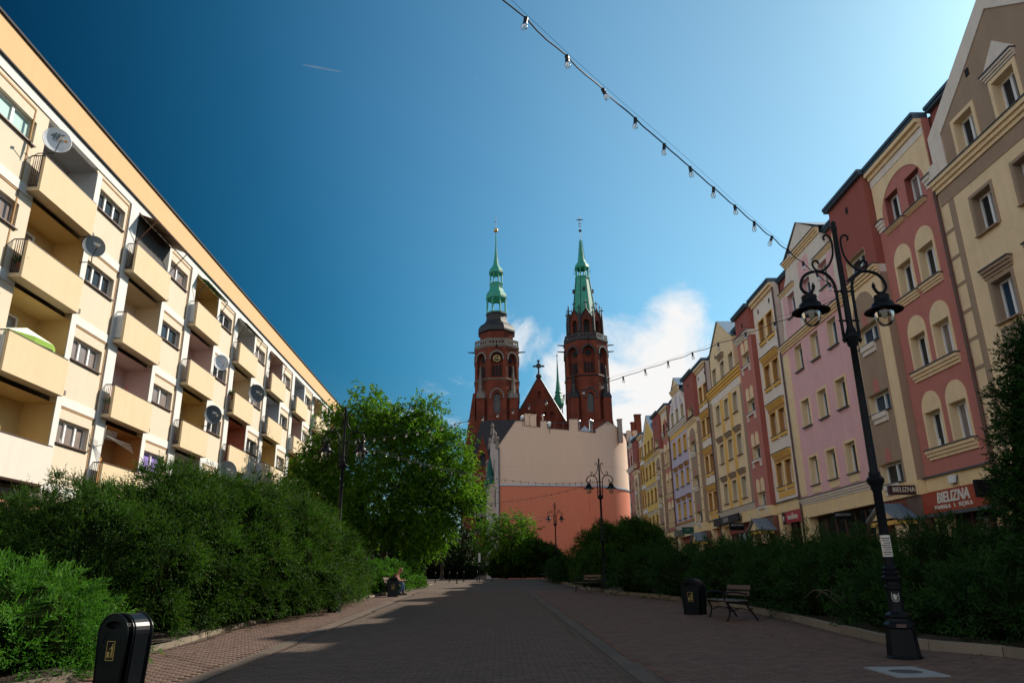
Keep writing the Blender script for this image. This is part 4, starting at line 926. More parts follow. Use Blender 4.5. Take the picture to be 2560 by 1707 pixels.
blade_sign('black projecting sign with grey letters BIELIZNA, below the long black sign', 13.83, 14.70, 45.0, 4.03, 4.46, m_sblk, [('BIELIZNA', 0.19, 0.0, 0.08, m_lgr, dict(sx=0.95))])
flat_sign('dark green shop sign under the lavender house', 60.7, 63.9, 4.60, 5.06, 0.08, m_sgrn, [('Lux', 0.30, -0.6, 0.0, m_lgr, dict())])
blade_sign('dark green projecting sign at the lavender house', 14.0, 14.88, 57.6, 4.54, 5.05, m_sgrn, [('o0o', 0.20, 0.0, 0.06, m_lgr, dict())])
blade_sign('plain black projecting sign by the dark conifer', 13.15, 14.40, 20.2, 3.38, 3.85, m_sblk, [])
wl_ = thing('wall_lamp', 'small white floodlight box on the cream fascia above the rust-red sign', 'lamp', tuple(RP(23.25, 4.15, 0)))
MB().fbox(RP, 23.12, 23.40, 4.12, 4.36, 0.03, 0.16).build('housing', m_pvc, wl_); mb = MB(); mb.tube([RP(23.1, 4.35, 0.02), RP(23.05, 4.1, 0.12), RP(23.2, 4.05, 0.14)], 0.018, 5); mb.build('bracket', m_black, wl_)

# rainwater pipes down the house joints
for i, (u, zt, lb) in enumerate(((35.91, 16.0, 'rainwater pipe between the pink and the white house'), (21.2, 13.5, 'rainwater pipe at the edge of the nearest cream house'), (50.0, 16.0, 'rainwater pipe beyond the cream and ochre house'), (63.3, 15.8, 'rainwater pipe beyond the lavender house'))):
    t = thing('rainwater_pipe', lb, 'pipe', tuple(RP(u, gz(u), 0.08)), 0, 'rainwater pipes on the houses')
    mb = MB(); mb.tube([RP(u, gz(u) + 0.1, 0.09), RP(u, zt, 0.09)], 0.05, 8); mb.build('pipe', m_sill, t)
    for k in range(5): mb = MB(); z = gz(u) + 1.5 + k * 2.8; mb.tube([RP(u, z, 0.09), RP(u, z + 0.06, 0.09)], 0.062, 8); mb.build('clamp', m_sill, t)

# ------------------------------------------------------------------ church at the street's end
m_cbrick = brickmat('church_brick', (0.155, 0.034, 0.018), (0.19, 0.045, 0.024), (0.10, 0.038, 0.026), 0.9, 0.28, 0.02, 0.2)
m_cop = M('copper_patina', (0.04, 0.33, 0.23), rough=0.55, var=0.28, scale=1.2, streak=0.18, dirt=(0.03, 0.22, 0.17, 0.55))
m_cblack = M('blackened_sheet', (0.028, 0.026, 0.027), rough=0.5, var=0.3)
m_cstone = M('weathered_stone', (0.20, 0.17, 0.145), rough=0.95, var=0.35, scale=1.5, dirt=(0.05, 0.04, 0.035, 0.7))
m_cdark = M('louvre_dark', (0.012, 0.011, 0.012), rough=0.8)
m_cglass = M('leaded_glass', (0.05, 0.06, 0.07), rough=0.25, var=0.3)
m_gold = M('gilding', (0.65, 0.40, 0.10), rough=0.3, metal=0.9)
church = thing('brick_church', 'red brick gothic church with two tall towers and green copper spires', 'church', (7.0, 136.0, gz(136)))
def facemap(cx, cy, ap, ang):
    n = Vector((math.sin(ang), -math.cos(ang), 0)); t = Vector((math.cos(ang), math.sin(ang), 0)); c = Vector((cx, cy, 0))
    return lambda u, v, w: c + n * (ap + w) + t * u + Vector((0, 0, v))
def gothic(uc, v0, vs, hw, n=7, k=1.25):
    R = hw * k * 1.0; r = []
    for i in range(n + 1):
        a = math.acos((k - 1) / k) * i / n; r.append((uc + hw - R + R * math.cos(a), vs + R * math.sin(a)))
    l = [(2 * uc - a, b_) for a, b_ in reversed(r[:-1])]
    return [(uc - hw, v0), (uc + hw, v0)] + r + l
def ringplate(par, name, outer, inner, P, w, mat): return MB().plate(outer, [inner], P, w, w).build(name, mat, par)
A8 = math.tan(math.pi / 8)
def tower(cx, cy, side):
    L_ = side == 'left'
    tw = MB().lathe([(0.02, 0), (0.02, 0.1)], 4, (cx, cy, 30)).build('tower', m_cbrick, church)
    ap = 4.17 if L_ else 4.06
    z0, z1, z2 = 29.0, 36.9 if L_ else 37.5, 43.6 if L_ else 44.7
    half = ap * A8
    for k in range(8):
        P = facemap(cx, cy, ap, k * math.pi / 4)
        hol_u = gothic(0, z1 + 0.5, z2 - 2.6, 1.12, k=1.08); hol_l = gothic(0, 30.6, 33.6, 0.62)
        visible = k in (0, 1, 7, 2, 6)
        MB().plate(rect(-half, half, z0, z2), [hol_u, hol_l] if visible else [], P, 0, 0.75).build('tower_wall', m_cbrick, tw)
        if not visible: continue
        MB().quad(P(-1.2, z1 + 0.4, -0.72), P(1.2, z1 + 0.4, -0.72), P(1.2, z2 - 1.0, -0.72), P(-1.2, z2 - 1.0, -0.72)).build('belfry_panel', m_cbrick, tw)
        MB().quad(P(-0.7, 30.5, -0.6), P(0.7, 30.5, -0.6), P(0.7, 35.0, -0.6), P(-0.7, 35.0, -0.6)).build('leaded_window', m_cglass, tw)
        mb = MB(); mb.fbox(P, -0.05, 0.05, 30.6, 34.3, -0.58, -0.46)
        for q in range(4): mb.fbox(P, -0.62, 0.62, 31.2 + q * 0.8, 31.28 + q * 0.8, -0.58, -0.5)
        mb.build('tracery', m_cstone, tw)
        for q in (-0.58, 0.0, 0.58): MB().plate(gothic(q, z1 + 0.75, z1 + 2.7, 0.21), [], P, -0.62, 0.06).build('louvre_slit', m_cdark, tw)
        cz = z2 - 2.55
        if L_ and k == 0:
            ck = MB().plate([(0.78 * math.cos(i * math.pi / 12), cz + 0.78 * math.sin(i * math.pi / 12)) for i in range(24)], [], P, -0.40, 0.3).build('clock_face', M('clock_black', (0.012, 0.013, 0.014), rough=0.4), tw)
            mb = MB()
            for i in range(12):
                a = i * math.pi / 6; c, s = math.cos(a), math.sin(a)
                def q_(r, t): return P(r * s + t * c, cz + r * c - t * s, -0.385)
                mb.quad(q_(0.50, -0.06), q_(0.50, 0.06), q_(0.70, 0.06), q_(0.70, -0.06))
            for a, r in ((R_(80), 0.62), (R_(-60), 0.45)):
                c, s = math.cos(a), math.sin(a); mb.quad(P(-0.05 * c, cz + 0.05 * s, -0.375), P(0.05 * c, cz - 0.05 * s, -0.375), P(r * s + 0.03 * c, cz + r * c - 0.03 * s, -0.375), P(r * s - 0.03 * c, cz + r * c + 0.03 * s, -0.375))
            mb.build('clock_hands_and_hours', m_gold, tw)
        else:
            MB().plate([(0.62 * math.cos(i * math.pi / 10), cz + 0.62 * math.sin(i * math.pi / 10)) for i in range(20)], [], P, -0.60, 0.06).build('rose_window', m_cdark, tw)
        ringplate(tw, 'arch_moulding', gothic(0, z2 - 2.9, z2 - 2.55, 1.42, k=1.08), gothic(0, z2 - 2.899, z2 - 2.6, 1.14, k=1.08), P, 0.16, m_cstone if L_ else m_cblack)
        ringplate(tw, 'arch_moulding', gothic(0, 33.2, 33.6, 1.35), gothic(0, 33.201, 33.6, 1.10), P, 0.14, m_cstone if L_ else m_cblack)
    r8 = 1 / math.cos(math.pi / 8)
    def oct(prof): return [(a * r8, b_) for a, b_ in prof]
    MB().lathe(oct([(ap + 0.02, z1 - 0.1), (ap + 0.18, z1 + 0.05), (ap + 0.02, z1 + 0.2)]), 8, (cx, cy, 0), math.pi / 8, False).build('string_course', m_cstone if L_ else m_cblack, tw)
    # balustrade
    hb = 4.32 if L_ else 4.2; zb0, zb1 = (43.4, 45.0) if L_ else (44.6, 46.0)
    bmat = m_cstone if L_ else m_cblack
    bal = MB().lathe(oct([(ap - 0.1, zb0 - 0.3), (hb, zb0 + 0.1), (hb, zb0 + 0.35), (hb - 0.7, zb0 + 0.36)]), 8, (cx, cy, 0), math.pi / 8, True).build('balcony', bmat, tw)
    for k in range(8):
        P = facemap(cx, cy, hb - 0.12, k * math.pi / 4); hf = (hb - 0.12) * A8
        holes = [[(u + 0.2 * math.cos(i * math.pi / 4), zb0 + 0.85 + 0.24 * math.sin(i * math.pi / 4)) for i in range(8)] for u in np.linspace(-hf + 0.55, hf - 0.55, 5)]
        MB().plate(rect(-hf, hf, zb0 + 0.36, zb1), holes, P, 0, 0.14, back=True).build('balustrade', bmat, tw)
    for k in range(4):
        a = math.pi / 8 + (k * 2 + 1) * math.pi / 4
        mb = MB(); d = Vector((math.cos(a + math.pi / 8), math.sin(a + math.pi / 8), 0)); c = Vector((cx, cy, 0))
        for zz in ((zb0 - 0.1,) if L_ else (zb0 + 0.0, zb0 - 1.3)): mb.tube([c + d * (ap) + Vector((0, 0, zz)), c + d * (ap + 1.45) + Vector((0, 0, zz + 0.1))], [0.17, 0.09], 6)
        mb.build('gargoyle', m_cblack, tw)
    if L_:
        MB().lathe(oct([(3.17, 44.6), (3.17, 46.9)]), 8, (cx, cy, 0), math.pi / 8).build('drum', m_cbrick, tw)
        MB().lathe(oct([(3.3, 46.8), (3.55, 46.95), (3.55, 47.3), (3.42, 47.9), (3.0, 48.5), (2.35, 49.0), (2.02, 49.6), (1.9, 50.3), (1.88, 50.7), (2.05, 50.9), (2.05, 51.1)]), 8, (cx, cy, 0), math.pi / 8).build('onion_dome', m_cblack, tw)
        for za, zb, h in ((51.1, 54.35, 1.78), (57.45, 59.85, 1.14)):
            mb = MB().lathe(oct([(h + 0.15, za), (h + 0.15, za + 0.3)]), 8, (cx, cy, 0), math.pi / 8)
            for k in range(8):
                a = math.pi / 8 + k * math.pi / 4; R = h * r8
                mb.tube([(cx + R * math.cos(a), cy + R * math.sin(a), za + 0.2), (cx + R * math.cos(a), cy + R * math.sin(a), zb)], 0.16 if h > 1.5 else 0.12, 6)
                b_ = a + math.pi / 4; p0, p1 = Vector((cx + R * math.cos(a), cy + R * math.sin(a), 0)), Vector((cx + R * math.cos(b_), cy + R * math.sin(b_), 0))
                for q in range(5):
                    t0, t1 = q / 5, (q + 1) / 5; z_0, z_1 = zb - 0.55 * (1 - math.sin(math.pi * t0)), zb - 0.55 * (1 - math.sin(math.pi * t1))
                    A_, B_ = p0.lerp(p1, t0), p0.lerp(p1, t1); mb.quad((A_.x, A_.y, z_0), (B_.x, B_.y, z_1), (B_.x, B_.y, zb + 0.05), (A_.x, A_.y, zb + 0.05))
            mb.build('lantern', m_cop, tw)
        MB().lathe(oct([(1.7, 54.25), (2.02, 54.3), (2.02, 54.7), (1.9, 55.3), (1.5, 55.9), (1.28, 56.5), (1.3, 57.2), (1.34, 57.46)]), 8, (cx, cy, 0), math.pi / 8).build('copper_bell_roof', m_cop, tw)
        MB().lathe(oct([(1.15, 59.75), (1.42, 59.85), (1.4, 60.3), (1.1, 60.9), (0.62, 61.6), (0.34, 63.4), (0.17, 65.6), (0.06, 69.2)]), 8, (cx, cy, 0), math.pi / 8).build('spire', m_cop, tw)
        MB().lathe([(0.02, 69.05), (0.36, 69.25), (0.46, 69.55), (0.36, 69.85), (0.03, 70.05)], 12, (cx, cy, 0)).build('gilt_ball', m_gold, tw, smooth=True)
        mb = MB(); mb.tube([(cx, cy, 70), (cx, cy, 72.6)], 0.05, 5); mb.tube([(cx - 0.35, cy, 71.4), (cx + 0.1, cy, 71.7)], 0.05, 4); mb.build('vane', m_cblack, tw)
    else:
        zu0, zu1 = 44.9, 49.9; apu = 3.08; hf = apu * A8
        for k in range(8):
            P = facemap(cx, cy, apu, k * math.pi / 4)
            MB().plate([(-hf, zu0), (hf, zu0), (hf, zu1 - 0.8), (0, zu1 + 1.3), (-hf, zu1 - 0.8)], [gothic(0, zu0 + 0.9, zu1 - 1.5, 0.56, k=1.05)], P, 0, 0.5).build('tower_wall', m_cbrick, tw)
            MB().quad(P(-0.7, zu0 + 0.8, -0.45), P(0.7, zu0 + 0.8, -0.45), P(0.7, zu1, -0.45), P(-0.7, zu1, -0.45)).build('louvre_panel', m_cdark, tw)
            ringplate(tw, 'arch_moulding', gothic(0, zu1 - 1.7, zu1 - 1.5, 0.86, k=1.05), gothic(0, zu1 - 1.699, zu1 - 1.5, 0.58, k=1.05), P, 0.14, m_cbrick)
            mb = MB(); mb.tube([P(-hf, zu1 - 0.7, 0.05), P(0, zu1 + 1.4, 0.05), P(hf, zu1 - 0.7, 0.05)], 0.16, 5); mb.tube([P(0, zu1 + 1.3, 0), P(0, zu1 + 3.2, 0)], [0.16, 0.06], 5); mb.tube([P(-0.4, zu1 + 2.6, 0), P(0.4, zu1 + 2.6, 0)], 0.12, 5); mb.build('gablet', m_cblack, tw)
            a = math.pi / 8 + k * math.pi / 4 - math.pi / 2; R = 3.35 * r8 * 0.98; q = (cx + R * math.cos(a), cy + R * math.sin(a))
            mb = MB(); mb.tube([(*q, 46.5), (*q, 49.3), (*q, 51.6)], [0.26, 0.24, 0.06], 6); mb.tube([(q[0] - 0.36, q[1], 51.3), (q[0] + 0.36, q[1], 51.3)], 0.11, 5); mb.tube([(*q, 51.5), (*q, 52.0)], 0.1, 5); mb.build('pinnacle', m_cblack, tw)
        MB().lathe(oct([(2.75, 49.2), (2.28, 50.2), (1.32, 58.5), (1.42, 58.6), (1.42, 58.95)]), 8, (cx, cy, 0), math.pi / 8).build('copper_cone', m_cop, tw)
        mb = MB()
        for k in range(8):
            a = math.pi / 8 + k * math.pi / 4
            mb.tube([(cx + 2.36 * r8 * math.cos(a), cy + 2.36 * r8 * math.sin(a), 49.6), (cx + 1.34 * r8 * math.cos(a), cy + 1.34 * r8 * math.sin(a), 58.5)], 0.06, 4)
        for s_ in (-1, 1): mb.box(cx + s_ * 1.85 - 0.25, cx + s_ * 1.85 + 0.25, cy - 0.3, cy + 0.3, 55.6, 56.3)
        mb.box(cx - 0.2, cx + 0.2, cy - 2.0, cy - 1.5, 55.6, 56.3)
        mb.build('ribs_and_dormers', m_cblack, tw)
        mb = MB()
        for k in range(8):
            a = math.pi / 8 + k * math.pi / 4; R = 1.3
            mb.tube([(cx + R * math.cos(a), cy + R * math.sin(a), 58.8), (cx + R * math.cos(a), cy + R * math.sin(a), 60.6), (cx + (R + 0.15) * math.cos(a), cy + (R + 0.15) * math.sin(a), 61.1), (cx + 0.75 * math.cos(a), cy + 0.75 * math.sin(a), 62.2)], 0.13, 5)
            mb.tube([(cx + R * math.cos(a), cy + R * math.sin(a), 60.0), (cx + (R + 0.6) * math.cos(a), cy + (R + 0.6) * math.sin(a), 60.2)], 0.06, 4)
        mb.lathe(oct([(1.1, 60.7), (1.45, 60.9), (1.35, 61.5), (0.8, 62.3), (0.72, 62.6)]), 8, (cx, cy, 0), math.pi / 8, False)
        mb.build('crown_lantern', m_cop, tw)
        mb = MB().lathe(oct([(0.85, 62.3), (0.62, 62.8), (0.10, 67.6)]), 8, (cx, cy, 0), math.pi / 8)
        for i in range(9):
            z = 62.9 + i * 0.5; r = 0.62 - 0.055 * i + 0.1
            for k in range(8):
                a = math.pi / 8 + k * math.pi / 4; mb.tube([(cx + r * 0.8 * math.cos(a), cy + r * 0.8 * math.sin(a), z), (cx + (r + 0.1) * math.cos(a), cy + (r + 0.1) * math.sin(a), z + 0.12)], 0.07, 4)
        mb.build('crocketed_spire', m_cop, tw)
        mb = MB(); mb.tube([(cx, cy, 67.4), (cx, cy, 72.8)], 0.06, 5); mb.lathe([(0.02, 69.0), (0.36, 69.4), (0.02, 69.8)], 8, (cx, cy, 0))
        for z, r in ((70.4, 0.3), (71.0, 0.35), (71.9, 0.75)): mb.tube([(cx - r, cy, z), (cx + r, cy, z)], 0.07, 5)
        mb.tube([(cx - 0.3, cy, 71.6), (cx + 0.3, cy, 72.2)], 0.05, 4); mb.tube([(cx + 0.3, cy, 71.6), (cx - 0.3, cy, 72.2)], 0.05, 4)
        mb.build('iron_cross', m_cblack, tw)
    # square base and angle buttresses
    b0 = 4.75 if L_ else 4.25
    zt = 26.8
    MB().box(cx - b0, cx + b0, cy - b0, cy + b0, -1, zt).build('tower_base', m_cbrick, tw)
    MB().add([(cx - b0, cy - b0, zt), (cx + b0, cy - b0, zt), (cx + b0, cy + b0, zt), (cx - b0, cy + b0, zt), (cx - 3.9, cy - 3.9, zt + 2.4), (cx + 3.9, cy - 3.9, zt + 2.4), (cx + 3.9, cy + 3.9, zt + 2.4), (cx - 3.9, cy + 3.9, zt + 2.4)], [(0, 1, 5, 4), (1, 2, 6, 5), (2, 3, 7, 6), (3, 0, 4, 7)]).build('weathering', m_cbrick, tw)
    for sx in (-1, 1):
        mb = MB(); x = cx + sx * 3.05
        mb.box(x - 0.75, x + 0.75, cy - 4.6, cy - 2.6, 20, 33.2); mb.build('buttress', m_cbrick, tw)
        mb = MB(); zz = 33.2
        mb.add([(x - 0.85, cy - 4.7, zz), (x + 0.85, cy - 4.7, zz), (x + 0.85, cy - 2.6, zz), (x - 0.85, cy - 2.6, zz), (x - 0.35, cy - 3.1, zz + 2.2), (x + 0.35, cy - 3.1, zz + 2.2)], [(0, 1, 5, 4), (1, 2, 5), (2, 3, 4, 5), (3, 0, 4)])
        mb.tube([(x, cy - 3.75, zz + 0.4), (x, cy - 3.75, zz + 3.0), (x, cy - 3.75, zz + 6.4)], [0.42, 0.34, 0.06], 6)
        for q in range(9): mb.lathe([(0.30 - 0.022 * q, 0), (0.46 - 0.03 * q, 0.12), (0.28 - 0.022 * q, 0.25)], 6, (x, cy - 3.75, zz + 2.8 + q * 0.38), 0, False)
        mb.build('buttress_pinnacle', m_cstone if L_ else m_cblack, tw)
    return tw
tower(-0.3, 136.0, 'left')
tower(17.05, 136.0, 'right')
PC = lambda u, v, w: Vector((u, 138.0 - w, v))
gb = MB().plate([(2.5, 20), (13.6, 20), (13.6, 28.6), (7.87, 38.9), (2.5, 29.2)], [rect(7.6, 8.15, 34.6, 36.0)] + [gothic(q, 29.4, 31.4, 0.45) for q in (5.6, 6.9, 8.9, 10.2)], PC, 0, 0.5).build('gable', m_cbrick, church)
MB().quad(PC(2.6, 28, -0.45), PC(13.0, 28, -0.45), PC(9.0, 36.3, -0.45), PC(6.8, 36.3, -0.45)).build('recess_panel', m_cbrick, gb)
mb = MB(); mb.tube([PC(13.7, 28.4, -0.2), PC(7.87, 39.1, -0.2), PC(2.3, 29.0, -0.2)], 0.32, 6); mb.build('coping', m_cblack, gb)
mb = MB(); mb.box(7.72, 8.02, 137.9, 138.2, 39.0, 42.3); mb.box(6.95, 8.8, 137.9, 138.2, 40.95, 41.25); mb.lathe([(0.55, 38.8), (0.6, 39.2), (0.2, 39.6)], 8, (7.87, 138.05, 0))
for p in ((7.87, 42.2), (7.0, 41.1), (8.75, 41.1)): mb.box(p[0] - 0.26, p[0] + 0.26, 137.88, 138.22, p[1] - 0.14, p[1] + 0.14)
mb.add([(7.87 + 0.55 * math.cos(k * math.pi / 4), 137.86, 41.1 + 0.55 * math.sin(k * math.pi / 4)) for k in range(8)], [tuple(range(8))])
mb.build('gable_cross', m_cblack, church)
MB().lathe([(0.9, 33.6), (1.15, 34.4), (1.0, 35.4), (0.55, 36.6), (0.75, 36.7), (0.55, 37.0), (0.25, 39.5), (0.05, 44.2)], 8, (11.9, 142.0, 0), math.pi / 8).build('ridge_turret', m_cop, church)
mb = MB()
for k in range(6): mb.tube([(11.9 + 0.7 * math.cos(k), 142 + 0.7 * math.sin(k), 30), (11.9 + 0.7 * math.cos(k), 142 + 0.7 * math.sin(k), 33.8)], 0.12, 5)
mb.build('turret_posts', m_cblack, church)
mb = MB(); mb.tube([(11.9, 142, 44), (11.9, 142, 45.0)], 0.05, 5); mb.lathe([(0.02, 44.2), (0.2, 44.4), (0.02, 44.6)], 8, (11.9, 142, 0)); mb.build('turret_finial', m_cblack, church)
MB().add([(2.0, 140, 27), (14, 140, 27), (14, 190, 27), (2, 190, 27), (8, 140, 37.5), (8, 190, 37.5)], [(0, 4, 5, 3), (1, 2, 5, 4), (0, 1, 4), (2, 3, 5)]).build('nave_roof', m_tar, church)
MB().box(-5.5, 21.5, 140, 190, -1, 27).build('nave_walls', m_cbrick, church)
# west porch and lean-to beside the left tower
mb = MB(); mb.box(-6.75, -4.4, 130.9, 139, -1, 20.0); mb.add([(-6.75, 130.9, 20), (-4.4, 130.9, 20), (-4.4, 139, 20), (-6.75, 139, 20), (-4.75, 132.6, 34.4), (-4.3, 132.6, 34.4), (-4.3, 139, 34.4), (-4.75, 139, 34.4)], [(0, 1, 5, 4), (1, 2, 6, 5), (3, 0, 4, 7)]); mb.build('stair_turret', m_cbrick, church)
mb = MB(); mb.box(-4.88, 4.4, 128.6, 131.2, -1, 20.5); mb.build('porch', m_cbrick, church)
MB().add([(-5.1, 128.3, 20.3), (4.6, 128.3, 20.3), (4.6, 131.2, 20.5), (-5.1, 131.2, 20.5), (-3.2, 131.15, 29.0), (3.2, 131.15, 29.0)], [(0, 1, 5, 4), (1, 2, 5), (3, 0, 4), (2, 3, 4, 5)]).build('porch_roof', m_tar, church)
PP = lambda u, v, w: Vector((u, 128.6 - w, v))
MB().plate([(-4.6, 20), (-1.2, 20), (-2.9, 25.6)], [gothic(-2.9, 20.3, 22.0, 0.5)], PP, 0.4, 0.4).build('porch_gable', m_cbrick, church)
for q in (-3.6, -1.6): MB().plate(gothic(q, 9.0, 14.0, 0.6), [], PP, 0.02, 0.02).build('porch_window', m_cdark, church)
MB().plate(gothic(-3.4, gz(70), 5.0, 0.95), [], PP, 0.03, 0.03).build('church_door', m_cdark, church)
mb = MB(); mb.fbox(PP, -4.4, -0.6, 11.6, 12.6, 0, 1.1); mb.fbox(PP, -4.5, -0.5, 12.6, 12.8, -0.1, 1.2); mb.build('stone_balcony', m_cstone, church)
for x in (-1.95, -1.45): MB().fbox(PP, x, x + 0.36, 2.9, 6.0, 0.0, 0.06).build('white_banner', m_pvc, church)
MB().box(-8.6, -2.0, 118.0, 124.0, gz(118) - 0.3, gz(118) + 0.55).build('steps', m_cstone, church)

# ------------------------------------------------------------------ big plain gable-end building in front of the church
m_tan = plaster('party_wall_tan', (0.70, 0.51, 0.385), streak=0.05)
m_sal = plaster('party_wall_salmon', (0.64, 0.205, 0.118), streak=0.05, dirt=(0.56, 0.17, 0.095, 0.5))
eb = thing('party_wall_building', 'tall building with a blank tan and salmon gable wall closing the street', 'building', (8.0, 103.0, gz(102)))
RC = 8.6; XC = 10.7; YW = 102.0
def EW(u, v, w):     # wall face; right end bent round, a curve added to catch the sun's orange glow
    if u <= XC: return Vector((u, YW - w, v))
    t = min((u - XC) / RC, 1.57)
    return Vector((XC + (RC + w) * math.sin(t), YW + RC - (RC + w) * math.cos(t), v))
TOP = [(0.0, 19.31), (2.36, 22.71), (3.6, 22.7), (3.62, 21.96), (5.86, 21.77), (5.88, 22.68), (6.8, 22.67), (6.82, 21.59), (9.9, 21.31), (9.95, 22.9), (11.2, 22.9), (11.22, 21.22), (13.7, 20.94), (13.72, 21.5), (15.7, 22.83), (18.2, 21.49), (18.25, 20.62), (19.6, 20.57), (19.65, 21.4), (20.6, 21.4), (20.65, 20.6), (22.3, 20.6)]
TOP = [(a if a <= XC else XC + RC * math.asin(min((a - XC) / RC, 0.995)), b_) for a, b_ in TOP if a < 18.1] + [(23.2, 20.6)]
def topz(u):
    for (a, b_), (c, d) in zip(TOP, TOP[1:]):
        if a <= u <= c: return b_ + (d - b_) * (u - a) / max(c - a, 1e-6)
    return TOP[-1][1]
us = sorted(set([round(x * 0.4, 2) for x in range(0, 57)] + [a for a, _ in TOP]))
def strip(name, z0f, z1f, w, mat):
    mb = MB()
    for a, b_ in zip(us, us[1:]): mb.quad(EW(a, z0f(a), w), EW(b_, z0f(b_), w), EW(b_, z1f(b_), w), EW(a, z1f(a), w))
    return mb.build(name, mat, eb, smooth=True)
strip('upper_wall', lambda u: 13.9 - 0.02 * u, topz, 0.0, m_tan)
strip('lower_wall', lambda u: 0.5, lambda u: 13.7 - 0.02 * u, 0.05, m_sal)
mb = MB()
for a, b_ in zip(us, us[1:]): mb.hexa([EW(a, 13.7 - 0.02 * a, -0.1), EW(b_, 13.7 - 0.02 * b_, -0.1), EW(b_, 13.7 - 0.02 * b_, 0.16), EW(a, 13.7 - 0.02 * a, 0.16), EW(a, 13.9 - 0.02 * a, -0.1), EW(b_, 13.9 - 0.02 * b_, -0.1), EW(b_, 13.9 - 0.02 * b_, 0.14), EW(a, 13.9 - 0.02 * a, 0.14)])
mb.build('metal_flashing', m_zinc, eb)
mb = MB()
for a, b_ in zip(us, us[1:]): mb.hexa([EW(a, topz(a), -0.32), EW(b_, topz(b_), -0.32), EW(b_, topz(b_), 0.06), EW(a, topz(a), 0.06), EW(a, topz(a) + 0.06, -0.32), EW(b_, topz(b_) + 0.06, -0.32), EW(b_, topz(b_) + 0.06, 0.06), EW(a, topz(a) + 0.06, 0.06)])
mb.build('wall_coping', m_gsill, eb)
for z in (16.3,):
    mb = MB()
    for a, b_ in zip(us, us[1:]): mb.quad(EW(a, z, 0.012), EW(b_, z, 0.012), EW(b_, z + 0.05, 0.012), EW(a, z + 0.05, 0.012))
    mb.build('wall_joint', M('joint_tan', (0.60, 0.44, 0.34)), eb)
MB().plate(rect(12.3, 14.2, 10.0, 11.9), [], EW, 0.062, 0.01).build('repaint_patch', M('patch_red', (0.52, 0.14, 0.08)), eb)
MB().add([(0.2, 102.2, 1.0), (18.0, 109.5, 1.0), (18.9, 124, 1.0), (-1.7, 124, 1.0), (0.2, 102.2, 19.0), (18.0, 109.5, 19.0), (18.9, 124, 19.0), (-1.7, 124, 19.0), (2.5, 106, 21.8), (16, 108, 21.2), (16, 120, 21.2), (1.5, 120, 21.8)], [(0, 1, 5, 4), (1, 2, 6, 5), (2, 3, 7, 6), (3, 0, 4, 7), (4, 5, 9, 8), (5, 6, 10, 9), (6, 7, 11, 10), (7, 4, 8, 11), (8, 9, 10, 11)]).build('rear_body', m_tar, eb)
def chim(x0, x1, z0, z1, y, mat, cap=True, name='chimney'):
    mb = MB(); mb.box(x0, x1, y, y + 0.8, z0, z1)
    if cap: mb.box(x0 - 0.08, x1 + 0.08, y - 0.08, y + 0.88, z1, z1 + 0.12)
    return mb.build(name, mat, eb)
chim(3.75, 4.42, 21, 23.88, 103.2, m_tan); chim(4.48, 5.36, 21, 23.74, 102.9, m_tan); chim(17.3, 17.9, 20, 23.28, 104.5, M('chimney_grey', (0.28, 0.24, 0.21))); chim(20.1, 21.0, 19, 24.27, 106, m_cbrick); chim(19.5, 20.0, 19, 23.1, 105.9, m_cbrick)
chim(18.35, 19.0, 20, 21.5, 103.5, m_tan, False); chim(19.3, 19.85, 20, 21.5, 103.6, m_tan, False)
chim(6.7, 7.5, 23, 25.2, 118, m_cbrick); chim(11.8, 12.6, 23, 25.0, 118, m_cbrick)
m_steel = M('flue_steel', (0.5, 0.52, 0.54), rough=0.3, metal=0.9)
for x, z in ((6.35, 23.9), (13.1, 23.1), (13.38, 23.0), (11.55, 23.0)): MB().lathe([(0.13, 20), (0.13, z - 0.3), (0.2, z - 0.28), (0.2, z)], 10, (x, 103.4, 0)).build('flue', m_steel, eb, smooth=True)
MB().add([(11.5, 102.6, 21.35), (13.1, 102.6, 21.2), (12.2, 102.6, 22.05), (11.5, 105, 21.35), (13.1, 105, 21.2), (12.2, 105, 22.05)], [(0, 1, 2), (0, 2, 5, 3), (1, 4, 5, 2)]).build('roof_light', m_zinc, eb)
mb = MB(); mb.tube([(7, 103.5, 22.7), (16, 103.5, 22.5)], 0.04, 5)
for x in (8.0, 9.2): mb.tube([(x, 103.5, 21), (x, 103.5, 22.9)], 0.03, 5)
mb.build('roof_rail', m_black, eb)
for x, z, r in ((7.15, 22.05, 0.5), (3.4, 23.1, 0.42)):
    d = thing('satellite_dish', 'small white satellite dish standing on the tan wall top, %s one' % ('right' if x > 5 else 'left'), 'satellite dish', (x, 101.9, z - 0.6))
    MB().lathe([(0.02, 0.0), (r * 0.6, 0.05), (r, 0.14)], 16, (0, 0, 0)).build('reflector', m_dw, d, smooth=True, local=True)
    q = d.children[0]; q.rotation_euler = (R_(80), 0, R_(-50)); q.location = (0, 0, 0.6)
    mb = MB(); mb.tube([(0, 0.1, -0.6), (0, 0.1, 0.6)], 0.04, 5); mb.build('pole', m_black, d, local=True)
